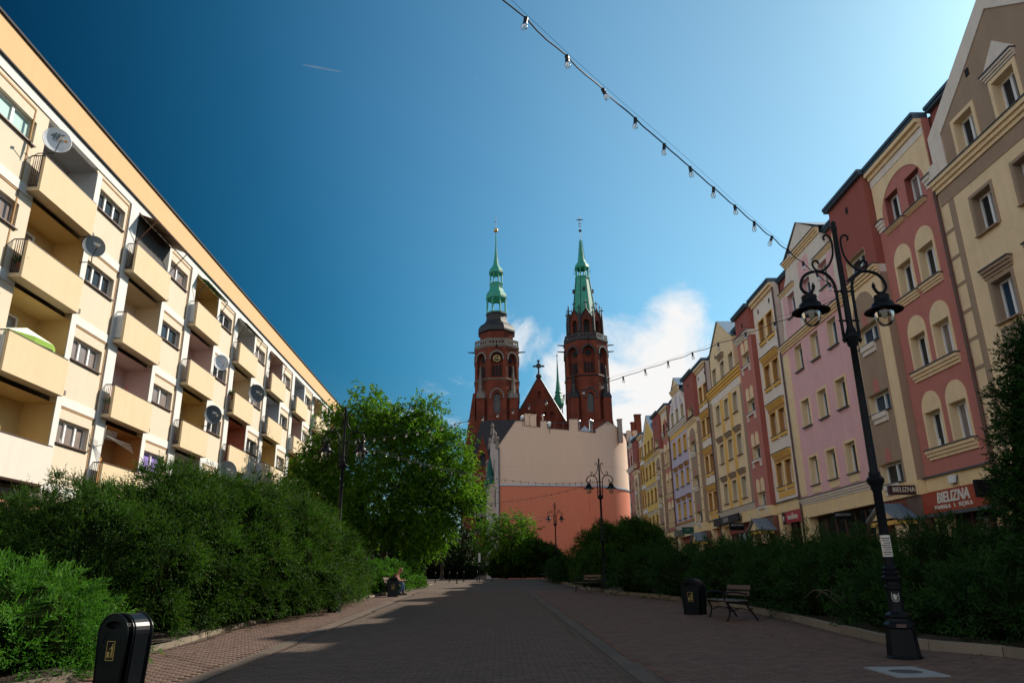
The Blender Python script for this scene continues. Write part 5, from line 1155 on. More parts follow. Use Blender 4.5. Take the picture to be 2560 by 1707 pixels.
# ornate street front of that building, running back to the left
PS = lambda u, v, w: Vector((-0.02 - 0.165 * u - w * 0.98, YW + 0.05 + u, v))
hol = [rect(3.0, 4.3, 11.1, 13.5), rect(7.2, 8.5, 11.1, 13.5), rect(3.0, 4.3, 6.4, 8.8), rect(3.2, 4.2, 16.0, 17.8)]
MB().plate([(0, 0.8), (12, 0.8), (12, 17.0), (10.6, 17.4), (9.2, 18.4), (8.2, 18.7), (7.6, 20.6), (6.4, 20.9), (5.8, 22.2), (5.0, 22.2), (4.4, 20.9), (3.2, 20.5), (2.6, 18.9), (1.2, 18.6), (0, 19.2)], hol, PS, 0.0, 0.4).build('street_front', plaster('front_offwhite', (0.56, 0.44, 0.38)), eb)
for a in hol: window(eb, PS, a[0][0], a[1][0], a[0][1], a[2][1], -0.2, m_sill, m_pane, nv=2)
for u, z in ((0.6, 19.4), (2.9, 20.6), (5.4, 22.3), (8.0, 20.6), (10.5, 17.6)):
    MB().lathe([(0.34, -0.5), (0.3, 0.2), (0.16, 0.5), (0.26, 0.8), (0.2, 1.05), (0.03, 1.3)], 8, tuple(PS(u, z, 0.05))).build('finial', m_cstone, eb)
MB().lathe([(0.95, 0), (0.7, 0.6), (0.03, 4.3)], 8, tuple(PS(4.6, 14.4, 0.55)), math.pi / 8).build('oriel_spire', M('oriel_green', (0.012, 0.10, 0.085), var=0.3), eb)
mb = MB(); mb.fbox(PS, 3.6, 5.6, 10.2, 14.4, 0.02, 0.9); mb.build('oriel', plaster('oriel_offwhite', (0.55, 0.42, 0.37)), eb)
MB().add([PS(0.3, 19.4, -0.3), PS(6, 19.0, -0.3), PS(6, 22.2, -3.0), PS(0.5, 22.2, -2.3)], [(0, 1, 2, 3)]).build('tile_roof', M('roof_tiles', (0.42, 0.10, 0.04), var=0.3), eb)
mb = MB(); mb.tube([(-0.05, 101.85, 1), (-0.02, 101.85, 19)], 0.09, 6); mb.build('downpipe', m_gsill, eb)
# distant roofs and flats
rf = thing('far_roofscape', 'dark slate roof with brick chimney behind the tan wall', 'building', (24, 122, gz(122)))
MB().add([(14, 118, 19), (40, 118, 19), (40, 130, 19), (14, 130, 19), (14, 124, 25.0), (40, 124, 25.0)], [(0, 1, 5, 4), (2, 3, 4, 5), (1, 2, 5), (3, 0, 4)]).build('roof', m_tar, rf); MB().box(14.2, 39.8, 118.3, 129.8, 0.5, 19.1).build('wall', m_tan, rf)
sp = thing('distant_spire', 'thin dark church spire far behind the roofs', 'spire', (29.5, 190, gz(100)))
MB().lathe([(1.3, 10), (1.3, 37), (0.6, 41.5), (0.12, 49), (0.05, 54)], 8, (29.5, 190, 0)).build('spire_body', m_cblack, sp)
fl = thing('distant_flats', 'white distant block of flats glimpsed below the ash tree', 'building', (-17, 112, gz(112)))
MB().box(-26, -15.6, 112, 124, 0, 8.2).build('wall', plaster('flats_white', (0.70, 0.70, 0.72)), fl)
PFl = lambda u, v, w: Vector((u, 112 - w, v))
for i in range(8):
    for z in (3.0, 5.6):
        window(fl, PFl, -25.6 + i * 1.28, -24.9 + i * 1.28, z, z + 1.3, 0.03, m_pvc, m_pane, nv=2)
MB().fbox(PFl, -26.2, -15.4, 7.3, 7.5, 0.0, 0.2).build('cornice', m_gsill, fl)

# ------------------------------------------------------------------ street lamps
m_glass = glassmat('clear_glass', (0.92, 0.90, 0.86))
m_iron = M('lamp_iron', (0.006, 0.007, 0.009), rough=0.42, var=0.2, spec=0.12)
def bez(pts, n=16):
    out = []; P = [Vector(p) for p in pts]; Q = [P[0] * 2 - P[1]] + P + [P[-1] * 2 - P[-2]]
    for i in range(1, len(Q) - 2):
        for k in range(n):
            t = k / n; a, b, c, d = Q[i - 1], Q[i], Q[i + 1], Q[i + 2]
            out.append(0.5 * ((2 * b) + (c - a) * t + (2 * a - 5 * b + 4 * c - d) * t * t + (3 * b - a - 3 * c + d) * t ** 3))
    out.append(P[-1]); return out
def make_lamp():
    r = thing('street_lamp', 'lamp', 'street lamp')
    MB().lathe([(0.245, -0.06), (0.245, 0.02), (0.225, 0.04), (0.195, 0.40), (0.215, 0.42), (0.215, 0.46), (0.17, 0.50), (0.155, 0.54), (0.175, 0.56), (0.175, 0.59), (0.12, 0.63)], 8, (0, 0, 0), math.pi / 8).build('base', m_iron, r, local=True)
    MB().lathe([(0.11, 0.62), (0.103, 0.68), (0.10, 0.93), (0.118, 0.95), (0.118, 0.985), (0.10, 1.0), (0.10, 1.05), (0.135, 1.08), (0.138, 1.115), (0.105, 1.14), (0.115, 1.16), (0.115, 1.18), (0.09, 1.20), (0.10, 1.22), (0.10, 1.24), (0.072, 1.27)], 16).build('lower_shaft', m_iron, r, smooth=40.0, local=True)
    MB().lathe([(0.070, 1.26), (0.064, 2.36), (0.085, 2.40), (0.085, 2.44), (0.125, 2.50), (0.128, 2.55), (0.085, 2.60), (0.09, 2.63), (0.062, 2.68), (0.058, 3.9)], 14).build('pole', m_iron, r, smooth=40.0, local=True)
    MB().lathe([(0.0585, 3.7), (0.052, 4.68), (0.085, 4.72), (0.085, 4.76), (0.13, 4.83), (0.132, 4.88), (0.085, 4.94), (0.072, 4.98), (0.052, 5.04), (0.038, 6.75), (0.048, 6.78), (0.048, 6.85), (0.036, 6.88), (0.046, 6.92), (0.02, 6.96)], 14).build('upper_pole', m_iron, r, smooth=40.0, local=True)
    mb = MB()
    for z in (5.14, 5.66): mb.tube([(-0.17, 0, z), (0.17, 0, z)], 0.018, 6)
    mb.build('crossbars', m_iron, r, local=True)
    for s in (-1, 1):
        mb = MB()
        path = bez([(s * 0.13, 0, 4.86), (s * 0.135, 0, 5.40), (s * 0.15, 0, 5.78), (s * 0.27, 0, 5.98), (s * 0.46, 0, 6.02), (s * 0.64, 0, 5.94), (s * 0.72, 0, 5.76), (s * 0.67, 0, 5.65), (s * 0.57, 0, 5.63), (s * 0.51, 0, 5.72)], 5)
        mb.tube(path, 0.026, 8); mb.lathe([(0.005, -0.09), (0.03, -0.05), (0.036, -0.02), (0.02, 0.0), (0.03, 0.03)], 8, (s * 0.13, 0, 4.84)); mb.lathe([(0.02, 0.0), (0.034, 0.04), (0.02, 0.08), (0.004, 0.11)], 8, (s * 0.51, 0, 5.71))
        mb.build('arm', m_iron, r, smooth=True, local=True)
        mb = MB(); mb.tube(bez([(s * 0.20, 0, 6.60), (s * 0.21, 0, 6.66), (s * 0.15, 0, 6.70), (s * 0.085, 0, 6.62), (s * 0.08, 0, 6.45), (s * 0.11, 0, 6.28), (s * 0.22, 0, 6.10), (s * 0.36, 0, 6.03), (s * 0.45, 0, 6.09), (s * 0.46, 0, 6.19), (s * 0.39, 0, 6.22), (s * 0.36, 0, 6.16)], 5), 0.019, 6); mb.build('scroll', m_iron, r, smooth=True, local=True)
        hd = MB().lathe([(0.02, 5.64), (0.035, 5.62), (0.035, 5.585), (0.115, 5.58), (0.125, 5.55), (0.115, 5.52), (0.125, 5.50), (0.115, 5.475), (0.17, 5.435), (0.185, 5.37), (0.30, 5.315), (0.305, 5.30), (0.19, 5.33), (0.165, 5.34)], 24, (s * 0.61, 0, 0), 0, False).build('lamp_head', m_iron, r, smooth=50.0, local=True)
        MB().lathe([(0.162, 5.33), (0.162, 5.28), (0.15, 5.20), (0.125, 5.12), (0.08, 5.06), (0.02, 5.04)], 20, (s * 0.61, 0, 0), 0, False).build('globe', m_glass, hd, smooth=True, local=True)
        MB().lathe([(0.05, 5.36), (0.05, 5.26), (0.035, 5.20), (0.01, 5.17)], 10, (s * 0.61, 0, 0)).build('lamp_bulb', M('bulb_white', (0.7, 0.66, 0.58), rough=0.3), hd, smooth=True, local=True)
    return r
lamp0 = make_lamp()
LAMPS = [(5.80, 11.31, 1.0, 0.0, 'nearest black double street lamp with a paper notice, at the right kerb'), (-5.08, 23.93, 0.925, 0.05, 'black double street lamp on the left, rising from the yew hedge before the ash tree'),
         (5.17, 38.0, 0.935, -0.04, 'black double street lamp beside the dark clipped yew dome'), (4.90, 66.2, 0.935, 0.0, 'smallest black double street lamp, in front of the salmon wall'),
         (-4.95, 50.5, 0.93, 0.0, 'black double street lamp half hidden in the ash tree'), (-12.6, 84.0, 0.93, 0.3, 'distant black street lamp under the ash tree beside the white flats')]
for i, (x, y, s, rz, lb) in enumerate(LAMPS):
    o = lamp0 if i == 0 else copy_tree(lamp0)
    o.location = (x, y, gz(y)); o.scale = (s, s, s); o.rotation_euler = (0, 0, rz); o['label'] = lb; o['group'] = 'black double street lamps'
# papers stuck on the nearest lamp
def polemap(r, a0): return lambda u, v, w: Vector(((r + w) * math.sin(u / r + a0), -(r + w) * math.cos(u / r + a0), v))
def wrap(name, r, u0, u1, v0, v1, mat, par, w=0.004, n=6):
    P = polemap(r, -0.35); mb = MB()
    for k in range(n): a, b = u0 + (u1 - u0) * k / n, u0 + (u1 - u0) * (k + 1) / n; mb.quad(P(a, v0, w), P(b, v0, w), P(b, v1, w), P(a, v1, w))
    return mb.build(name, mat, par, local=True)
m_paper = M('paper', (0.62, 0.57, 0.50), rough=0.8); m_ink = M('ink', (0.05, 0.05, 0.05))
nt_ = wrap('paper_notice', 0.069, -0.085, 0.085, 1.40, 1.71, m_paper, lamp0)
for k in range(8):
    v = 1.67 - k * 0.033; wrap('printed_line', 0.069, -0.062 + 0.012 * (k % 3), 0.060 - 0.018 * (k % 2), v - 0.014, v, m_ink, nt_, 0.006)
st_ = wrap('emblem_sticker', 0.101, -0.052, 0.052, 0.765, 0.895, M('sticker_black', (0.02, 0.02, 0.02)), lamp0)
m_stw = M('sticker_white', (0.5, 0.48, 0.42)); PE = polemap(0.101, -0.35)
mb = MB(); mb.plate([(-0.049, 0.892), (0.049, 0.892), (0.049, 0.81), (0.03, 0.778), (0, 0.768), (-0.03, 0.778), (-0.049, 0.81)], [[(-0.043, 0.886), (-0.043, 0.813), (-0.027, 0.784), (0, 0.775), (0.027, 0.784), (0.043, 0.813), (0.043, 0.886)]], PE, 0.006, 0.001)
mb.plate([(-0.03, 0.865), (-0.012, 0.878), (0.004, 0.868), (0.0, 0.85), (0.03, 0.868), (0.024, 0.845), (0.006, 0.832), (0.03, 0.815), (0.016, 0.812), (0.0, 0.82), (0.008, 0.792), (-0.006, 0.79), (-0.016, 0.818), (-0.032, 0.80), (-0.024, 0.828), (-0.016, 0.846), (-0.034, 0.848)], [], PE, 0.007, 0.001)
mb.build('emblem_mark', m_stw, st_, local=True)
wrap('metal_plate', 0.20, -0.06, 0.06, 0.425, 0.47, M('plate_brown', (0.09, 0.06, 0.05)), lamp0, 0.02)

# ------------------------------------------------------------------ string lights zigzagging between the lamps
m_cable = M('cable_black', (0.008, 0.008, 0.009), rough=0.5)
m_bulb = glassmat('bulb_glass', (0.97, 0.95, 0.92))
me_s = MB().lathe([(0.012, 0.03), (0.026, 0.025), (0.03, 0.0), (0.024, -0.03), (0.030, -0.05), (0.028, -0.075)], 8); me_b = MB().lathe([(0.022, -0.07), (0.036, -0.10), (0.043, -0.13), (0.036, -0.165), (0.012, -0.185)], 10, cap=False); me_f = MB().lathe([(0.006, -0.08), (0.011, -0.11), (0.006, -0.14)], 5)
proto_s = me_s.build('socket', m_cable); proto_b = me_b.build('bulb', m_bulb, smooth=True); proto_f = me_f.build('filament', M('filament', (0.65, 0.42, 0.25), rough=0.3))
ms_, mb_, mf_ = proto_s.data, proto_b.data, proto_f.data
for o in (proto_s, proto_b, proto_f): bpy.data.objects.remove(o)
def string(label, A, B, sag, big):
    A, B = Vector(A), Vector(B); Ls = (B - A).length
    s = thing('string_lights', label, 'string lights', tuple(A), 0, 'bulb strings zigzagging between the lamps')
    def at(t): p = A.lerp(B, t); p.z -= 4 * sag * t * (1 - t); return p
    n = int(Ls / 0.58); mb = MB()
    pts = []
    for k in range(n * 4 + 1):
        t = k / (n * 4); p = at(t); p.z += -0.018 * math.sin(math.pi * (k % 4) / 4) + 0.008 * math.sin(k * 1.7); pts.append(p)
    mb.tube(pts, 0.007, 6); mb.build('cable', m_cable, s)
    mb = MB(); mb.tube([at(k / 24) + Vector((0.01, 0.0, 0.05 + 0.02 * math.sin(k))) for k in range(25)], 0.0018, 4); mb.build('steel_wire', m_black, s)
    for k in range(1, n):
        p = pts[k * 4] - A
        o = bpy.data.objects.new('socket', ms_); COL.objects.link(o); o.parent = s; o.scale = (0.7, 0.7, 0.7); o.location = p + Vector((0, 0, -0.012)); o.rotation_euler = (random.gauss(0, 0.12), random.gauss(0, 0.12), 0)
        q = bpy.data.objects.new('bulb', mb_); COL.objects.link(q); q.parent = o
        if big:
            f_ = bpy.data.objects.new('filament', mf_); COL.objects.link(f_); f_.parent = o
string('string of clear bulbs from the nearest lamp up across the sky', (5.72, 11.25, 5.85), (-5.2, -1.0, 6.75), 0.33, True)
string('string of clear bulbs from the nearest lamp down to the left lamp', (5.70, 11.36, 5.80), (-5.0, 23.93, 5.78), 0.42, True)
string('string of bulbs from the left lamp to the lamp at the yew dome', (-4.95, 24.0, 5.75), (5.1, 38.0, 6.15), 0.55, False)
string('string of bulbs from the lamp at the yew dome back to the ash tree', (5.1, 38.1, 6.1), (-4.9, 50.5, 6.4), 0.5, False)
string('string of bulbs from the ash tree to the smallest lamp', (-4.9, 50.6, 6.35), (4.85, 66.2, 6.7), 0.5, False)
string('farthest string of bulbs, from the smallest lamp towards the church', (4.85, 66.3, 6.65), (-6.0, 80.0, 6.4), 0.6, False)

# ------------------------------------------------------------------ litter bins
m_bin = M('bin_black', (0.006, 0.008, 0.010), rough=0.30, var=0.15, spec=0.18); m_binin = M('bin_inside', (0.003, 0.003, 0.004)); m_gilt = M('label_gilt', (0.30, 0.22, 0.06), rough=0.5)
def make_bin():
    r = thing('litter_bin', 'bin', 'litter bin')
    W0, W1, H1, D = 0.215, 0.265, 0.66, 0.21
    def prof(e=0.0, top=0.0):
        pts = [(-W0 - e, 0.0), (-W1 - e, H1)]
        pts += [(-(W1 + e) * math.cos(math.pi * k / 16), H1 + (0.255 + top) * math.sin(math.pi * k / 16)) for k in range(1, 16)]
        return pts + [(W1 + e, H1), (W0 + e, 0.0)]
    PB = lambda u, v, w: Vector((u, -w, v))
    op = [(0.155 * math.cos(k * math.pi / 8), 0.775 + 0.052 * math.sin(k * math.pi / 8) + 0.0) for k in range(16)]
    MB().plate(prof(), [op], PB, D, 0.10).build('front_panel', m_bin, r, local=True)
    mb = MB(); p = prof(0.0)
    for a, b in zip(p, p[1:]): mb.quad(PB(a[0], a[1], D), PB(b[0], b[1], D), PB(b[0], b[1], -D), PB(a[0], a[1], -D))
    mb.plate(prof(), [], PB, -D, 0.0, sides=False); mb.build('shell', m_bin, r, smooth=35.0, local=True)
    MB().plate([(0.2 * math.cos(k * math.pi / 8), 0.775 + 0.09 * math.sin(k * math.pi / 8)) for k in range(16)], [], PB, D - 0.09, 0.01).build('opening', m_binin, r, local=True)
    for w, rr in ((D, 0.012), (D - 0.09, 0.009), (D - 0.13, 0.009), (-D + 0.03, 0.016)):
        mb = MB(); mb.tube([PB(a, b, w) for a, b in prof(0.004, 0.004)], rr, 6); mb.build('rib', m_bin, r, smooth=True, local=True)
    mb = MB(); mb.tube([PB(0.16 * math.cos(k * math.pi / 12), 0.55 + 0.16 * math.sin(k * math.pi / 12), D + 0.002) for k in range(13)], 0.006, 5); mb.build('embossed_arch', m_bin, r, smooth=True, local=True)
    lb = MB().plate(rect(-0.075, 0.075, 0.34, 0.58), [rect(-0.066, 0.066, 0.349, 0.571)], PB, D + 0.006, 0.005).build('label_frame', m_gilt, r, local=True)
    mb = MB(); mb.plate([(0.035 + 0.014 * math.cos(k), 0.535 + 0.014 * math.sin(k)) for k in range(6)], [], PB, D + 0.005, 0.004); mb.plate([(0.01, 0.515), (0.05, 0.515), (0.045, 0.45), (0.055, 0.375), (0.04, 0.375), (0.03, 0.44), (0.02, 0.375), (0.005, 0.375), (0.02, 0.46)], [], PB, D + 0.005, 0.004); mb.plate([(0.012, 0.51), (-0.03, 0.475), (-0.025, 0.468), (0.015, 0.495)], [], PB, D + 0.005, 0.004); mb.plate(rect(-0.055, -0.012, 0.375, 0.45), [], PB, D + 0.005, 0.004)
    mb.build('pictogram', m_gilt, lb, local=True)
    MB().box(-0.235, 0.235, -0.22, 0.22, -0.03, 0.03).build('foot', m_bin, r, local=True)
    return r
bin0 = make_bin()
for i, (x, y, rz, s, lb) in enumerate([(-4.66, 9.87, -0.42, 0.92, 'black litter bin with gilt label in the left foreground, cut by the picture edge'), (5.22, 20.77, -0.75, 0.98, 'black litter bin beside the empty right-hand bench'), (-4.78, 34.5, 0.2, 0.92, 'black litter bin in front of the seated person')]):
    o = bin0 if i == 0 else copy_tree(bin0)
    o.location = (x, y, gz(y)); o.rotation_euler = (0, 0, rz); o.scale = (s, s, s); o['label'] = lb; o['group'] = 'black litter bins'

# ------------------------------------------------------------------ benches
m_slat = M('bench_wood', (0.10, 0.062, 0.045), rough=0.55, var=0.3, scale=12)
m_wet = M('bench_wood_seat', (0.085, 0.075, 0.07), rough=0.35, var=0.3, scale=12)
def make_bench():
    r = thing('park_bench', 'bench', 'bench')      # length along local Y, sitter faces local -X
    for y in (-0.78, 0.78):
        mb = MB()
        mb.tube(bez([(-0.33, y, 0.0), (-0.26, y, 0.12), (-0.25, y, 0.28), (-0.31, y, 0.42)], 5), 0.022, 6)
        mb.tube(bez([(0.40, y, 0.0), (0.30, y, 0.16), (0.20, y, 0.30), (0.16, y, 0.44), (0.24, y, 0.62), (0.30, y, 0.83)], 5), 0.022, 6)
        mb.tube(bez([(-0.31, y, 0.42), (-0.1, y, 0.40), (0.16, y, 0.43)], 4), 0.02, 6)
        mb.tube(bez([(-0.31, y, 0.42), (-0.36, y, 0.54), (-0.30, y, 0.62), (-0.1, y, 0.64), (0.22, y, 0.58)], 5), 0.02, 6)
        mb.tube(bez([(-0.25, y, 0.2), (0.0, y, 0.27), (0.28, y, 0.2)], 4), 0.014, 5)
        mb.build('iron_frame', m_iron, r, smooth=True, local=True)
    mb = MB(); mb.tube([(0.0, -0.78, 0.27), (0.0, 0.78, 0.27)], 0.014, 5); mb.build('tie_rod', m_iron, r, local=True)
    for k in range(5):
        x = -0.29 + k * 0.105; MB().box(x - 0.045, x + 0.045, -0.88, 0.88, 0.435 - 0.01 * (k == 2), 0.462 - 0.01 * (k == 2)).build('seat_slat', m_wet, r, local=True)
    for k, (x, z) in enumerate(((0.215, 0.60), (0.255, 0.74))):
        MB().hexa([(x - 0.03, -0.88, z - 0.05), (x - 0.005, -0.88, z - 0.055), (x - 0.005, 0.88, z - 0.055), (x - 0.03, 0.88, z - 0.05), (x - 0.005, -0.88, z + 0.05), (x + 0.02, -0.88, z + 0.045), (x + 0.02, 0.88, z + 0.045), (x - 0.005, 0.88, z + 0.05)]).build('back_slat', m_slat, r, local=True)
    return r
bench0 = make_bench()
for i, (x, y, rz, lb) in enumerate([(5.62, 18.95, 0.0, 'empty wooden bench with iron legs, beside the right-hand litter bin'), (4.15, 36.3, 0.35, 'dark bench near the lamp at the yew dome'), (3.65, 62.0, 0.2, 'tiny distant bench on the right before the shrubs'), (-5.15, 36.55, math.pi, 'bench on the left carrying the seated person'), (-4.95, 45.8, math.pi, 'dark bench at the end of the sunlit juniper')]):
    o = bench0 if i == 0 else copy_tree(bench0)
    o.location = (x, y, gz(y)); o.rotation_euler = (0, 0, rz); o['label'] = lb; o['group'] = 'iron and wood park benches'

# ------------------------------------------------------------------ seated person
def skin_mesh(name, verts, edges, radii, mat, parent, sub=2):
    me = bpy.data.meshes.new(name); me.from_pydata(verts, edges, [])
    o = bpy.data.objects.new(name, me); COL.objects.link(o)
    sk = o.modifiers.new('skin', 'SKIN'); sk.use_smooth_shade = True
    for v, r in zip(me.skin_vertices[0].data, radii): v.radius = (r, r) if not isinstance(r, tuple) else r
    me.skin_vertices[0].data[0].use_root = True
    ss = o.modifiers.new('sub', 'SUBSURF'); ss.levels = sub; ss.render_levels = sub
    bpy.context.view_layer.update()
    m2 = bpy.data.meshes.new_from_object(o.evaluated_get(bpy.context.evaluated_depsgraph_get()))
    bpy.data.objects.remove(o)
    m2.name = name; m2.materials.clear(); m2.materials.append(mat)
    m2.polygons.foreach_set('use_smooth', [True] * len(m2.polygons))
    n = bpy.data.objects.new(name, m2); COL.objects.link(n); n.parent = parent
    return n
m_skin = M('skin', (0.46, 0.22, 0.14), rough=0.6, var=0.08); m_shirt = M('maroon_vest', (0.16, 0.025, 0.035), rough=0.85); m_jean = M('blue_jeans', (0.045, 0.085, 0.16), rough=0.9); m_shoe = M('dark_shoes', (0.012, 0.012, 0.013), rough=0.6); m_hairc = M('cropped_hair', (0.16, 0.07, 0.04), rough=0.8)
pr = thing('person', 'person in maroon vest and blue jeans sitting bent over a phone on a bench', 'person', (-4.98, 36.1, gz(36.1)))
# local frame: facing +X; origin on the ground under the seat
V = [(0.0, 0, 0.52), (0.04, 0, 0.64), (0.11, 0, 0.78), (0.18, 0, 0.89), (0.235, 0, 0.96), (0.265, 0, 1.01),
     (0.17, 0.16, 0.87), (0.27, 0.22, 0.66), (0.46, 0.11, 0.66), (0.17, -0.16, 0.87), (0.25, -0.22, 0.65), (0.46, -0.11, 0.64)]
E_ = [(0, 1), (1, 2), (2, 3), (3, 4), (4, 5), (3, 6), (6, 7), (7, 8), (3, 9), (9, 10), (10, 11)]
skin_mesh('body', V, E_, [0.11, 0.105, 0.11, 0.085, 0.048, 0.045, 0.052, 0.042, 0.030, 0.052, 0.042, 0.030], m_skin, pr)
MB().lathe([(0.02, -0.125), (0.06, -0.11), (0.078, -0.05), (0.088, 0.02), (0.08, 0.085), (0.045, 0.12), (0.005, 0.13)], 14).build('head', m_skin, pr, smooth=True, local=True)
hd = pr.children[-1]; hd.location = (0.305, 0, 1.085); hd.rotation_euler = (0, R_(30), 0); hd.scale = (1.1, 0.92, 1.0)
for y in (-1, 1): MB().lathe([(0.01, -0.03), (0.016, 0.0), (0.01, 0.03)], 6, (0.0, y * 0.083, -0.01)).build('ear', m_skin, hd, smooth=True, local=True)
MB().add([(0.085, -0.014, -0.035), (0.085, 0.014, -0.035), (0.112, 0, -0.03), (0.083, 0, 0.015)], [(0, 1, 2), (0, 2, 3), (1, 3, 2)]).build('nose', m_skin, hd, local=True)
for y in (-0.03, 0.03): MB().lathe([(0.004, -0.007), (0.009, 0.0), (0.004, 0.007)], 6, (0.078, y, 0.012)).build('eye', m_black, hd, local=True)
MB().lathe([(0.092, 0.03), (0.086, 0.085), (0.05, 0.122), (0.005, 0.134)], 14, (-0.006, 0, 0)).build('hair', m_hairc, hd, smooth=True, local=True)
skin_mesh('vest', [(0.0, 0, 0.50), (0.04, 0, 0.64), (0.11, 0, 0.78), (0.18, 0, 0.885), (0.165, 0.13, 0.875), (0.165, -0.13, 0.875)], [(0, 1), (1, 2), (2, 3), (3, 4), (3, 5)], [0.19, 0.18, 0.185, 0.15, 0.085, 0.085], m_shirt, pr)
for s in (-1, 1):
    skin_mesh('trouser_leg', [(0.0, s * 0.09, 0.53), (0.24, s * 0.10, 0.56), (0.44, s * 0.11, 0.54), (0.42 + 0.03 * s, s * 0.11, 0.30), (0.36 + 0.08 * s, s * 0.11, 0.09)], [(0, 1), (1, 2), (2, 3), (3, 4)], [0.10, 0.088, 0.07, 0.062, 0.055], m_jean, pr)
    mb = MB(); x = 0.36 + 0.08 * s; mb.add([(x - 0.07, s * 0.11 - 0.045, 0.0), (x + 0.20, s * 0.11 - 0.045, 0.0), (x + 0.20, s * 0.11 + 0.045, 0.0), (x - 0.07, s * 0.11 + 0.045, 0.0), (x - 0.06, s * 0.11 - 0.04, 0.11), (x + 0.06, s * 0.11 - 0.04, 0.11), (x + 0.06, s * 0.11 + 0.04, 0.11), (x - 0.06, s * 0.11 + 0.04, 0.11), (x + 0.19, s * 0.11 - 0.04, 0.05), (x + 0.19, s * 0.11 + 0.04, 0.05)], [(0, 3, 2, 1), (4, 5, 6, 7), (5, 8, 9, 6), (0, 1, 8, 5, 4), (3, 7, 6, 9, 2), (0, 4, 7, 3), (1, 2, 9, 8)])
    mb.build('shoe', m_shoe, pr, local=True)
    hx, hy, hz_ = 0.48, s * 0.09, 0.66 if s > 0 else 0.64
    mb = MB(); mb.tube([(hx - 0.03, hy, hz_), (hx + 0.04, hy - s * 0.02, hz_ + 0.005)], [0.03, 0.034], 8)
    for q in range(4): mb.tube([(hx + 0.04, hy - s * 0.02 + (q - 1.5) * 0.017, hz_ + 0.01), (hx + 0.075, hy - s * 0.035 + (q - 1.5) * 0.016, hz_ + 0.02), (hx + 0.08, hy - s * 0.05 + (q - 1.5) * 0.014, hz_ + 0.04)], [0.009, 0.0085, 0.007], 6)
    mb.tube([(hx, hy - s * 0.03, hz_ + 0.01), (hx + 0.03, hy - s * 0.055, hz_ + 0.035), (hx + 0.045, hy - s * 0.065, hz_ + 0.05)], [0.011, 0.009, 0.007], 6)
    mb.build('hand', m_skin, pr, smooth=True, local=True)
ph = thing('phone', 'dark phone held by the seated person', 'phone', (-4.98 + 0.555, 36.1, gz(36.1) + 0.66))
MB().box(-0.012, 0.0, -0.04, 0.04, -0.01, 0.11).build('handset', m_black, ph, local=True); MB().box(-0.0145, -0.0125, -0.036, 0.036, 0.0, 0.10).build('screen', m_pane, ph, local=True)
ph.rotation_euler = (0, R_(25), 0)

# ------------------------------------------------------------------ bollards, far sign post, manhole, leaves
bo = thing('bollard', 'bollard', 'bollard')
MB().lathe([(0.06, 0), (0.06, 0.05), (0.04, 0.07), (0.038, 0.72), (0.055, 0.74), (0.055, 0.78), (0.03, 0.82), (0.045, 0.86), (0.01, 0.92)], 10).build('post', m_iron, bo, smooth=40.0, local=True); MB().lathe([(0.09, 0), (0.09, 0.03), (0.06, 0.04)], 10).build('foot_plate', m_iron, bo, local=True)
BP = [(-5.0, 59.5, 'first black bollard from the left before the church'), (-3.96, 60.2, 'second black bollard from the left before the church'), (-3.1, 55.4, 'nearest black bollard, standing in the sunlit patch'), (-2.87, 60.8, 'fourth black bollard from the left before the church'), (-1.82, 61.5, 'fifth black bollard from the left before the church'), (-0.63, 60.8, 'rightmost black bollard before the church')]
for i, (x, y, lb) in enumerate(BP):
    o = bo if i == 0 else copy_tree(bo); o.location = (x, y, gz(y)); o['label'] = lb; o['group'] = 'bollards before the church'; o.scale = (1, 1, 0.85)
sp_ = thing('sign_post', 'thin post with a small white sign before the church door', 'sign', (-1.53, 57.6, gz(57.6)))
MB().lathe([(0.09, 0), (0.09, 0.02), (0.03, 0.04), (0.03, 2.1)], 8).build('post', m_iron, sp_, local=True); MB().box(-0.09, 0.07, -0.04, -0.035, 1.45, 2.1).build('sign_plate', m_pvc, sp_, local=True)
mh = thing('manhole_cover', 'pale concrete manhole slab with a round iron lid beside the nearest lamp', 'manhole', (5.10, 9.98, gz(10) + 0.004))
PM = lambda u, v, w: Vector((u, v, w + SL * v))
MB().plate([(-0.33, -0.42), (0.33, -0.42), (0.33, 0.42), (-0.33, 0.42)], [[(0.2 * math.cos(k * math.pi / 12), 0.2 * math.sin(k * math.pi / 12)) for k in range(24)]], PM, 0.012, 0.03).build('slab', M('slab_pale', (0.25, 0.25, 0.245), rough=0.9, var=0.2, bump=0.3), mh, local=True)
MB().plate([(0.195 * math.cos(k * math.pi / 12), 0.195 * math.sin(k * math.pi / 12)) for k in range(24)], [], PM, 0.008, 0.03).build('lid', M('lid_iron', (0.06, 0.05, 0.045), rough=0.7, var=0.4), mh, local=True)
dr = thing('drain_grate', 'rusty drain grate in the paving beside the left foreground bin', 'grate', (-5.05, 10.55, gz(10.55) + 0.006))
m_rg = M('rusty_grate', (0.13, 0.06, 0.04), var=0.4)
mb = MB(); mb.box(-0.3, 0.3, -0.22, -0.18, 0, 0.012); mb.box(-0.3, 0.3, 0.18, 0.22, 0, 0.012); mb.box(-0.3, -0.26, -0.18, 0.18, 0, 0.012); mb.box(0.26, 0.3, -0.18, 0.18, 0, 0.012); mb.build('frame', m_rg, dr, local=True)
for k in range(9): MB().box(-0.24 + k * 0.06, -0.215 + k * 0.06, -0.18, 0.18, 0, 0.01).build('bar', m_rg, dr, local=True)
lv = MB()
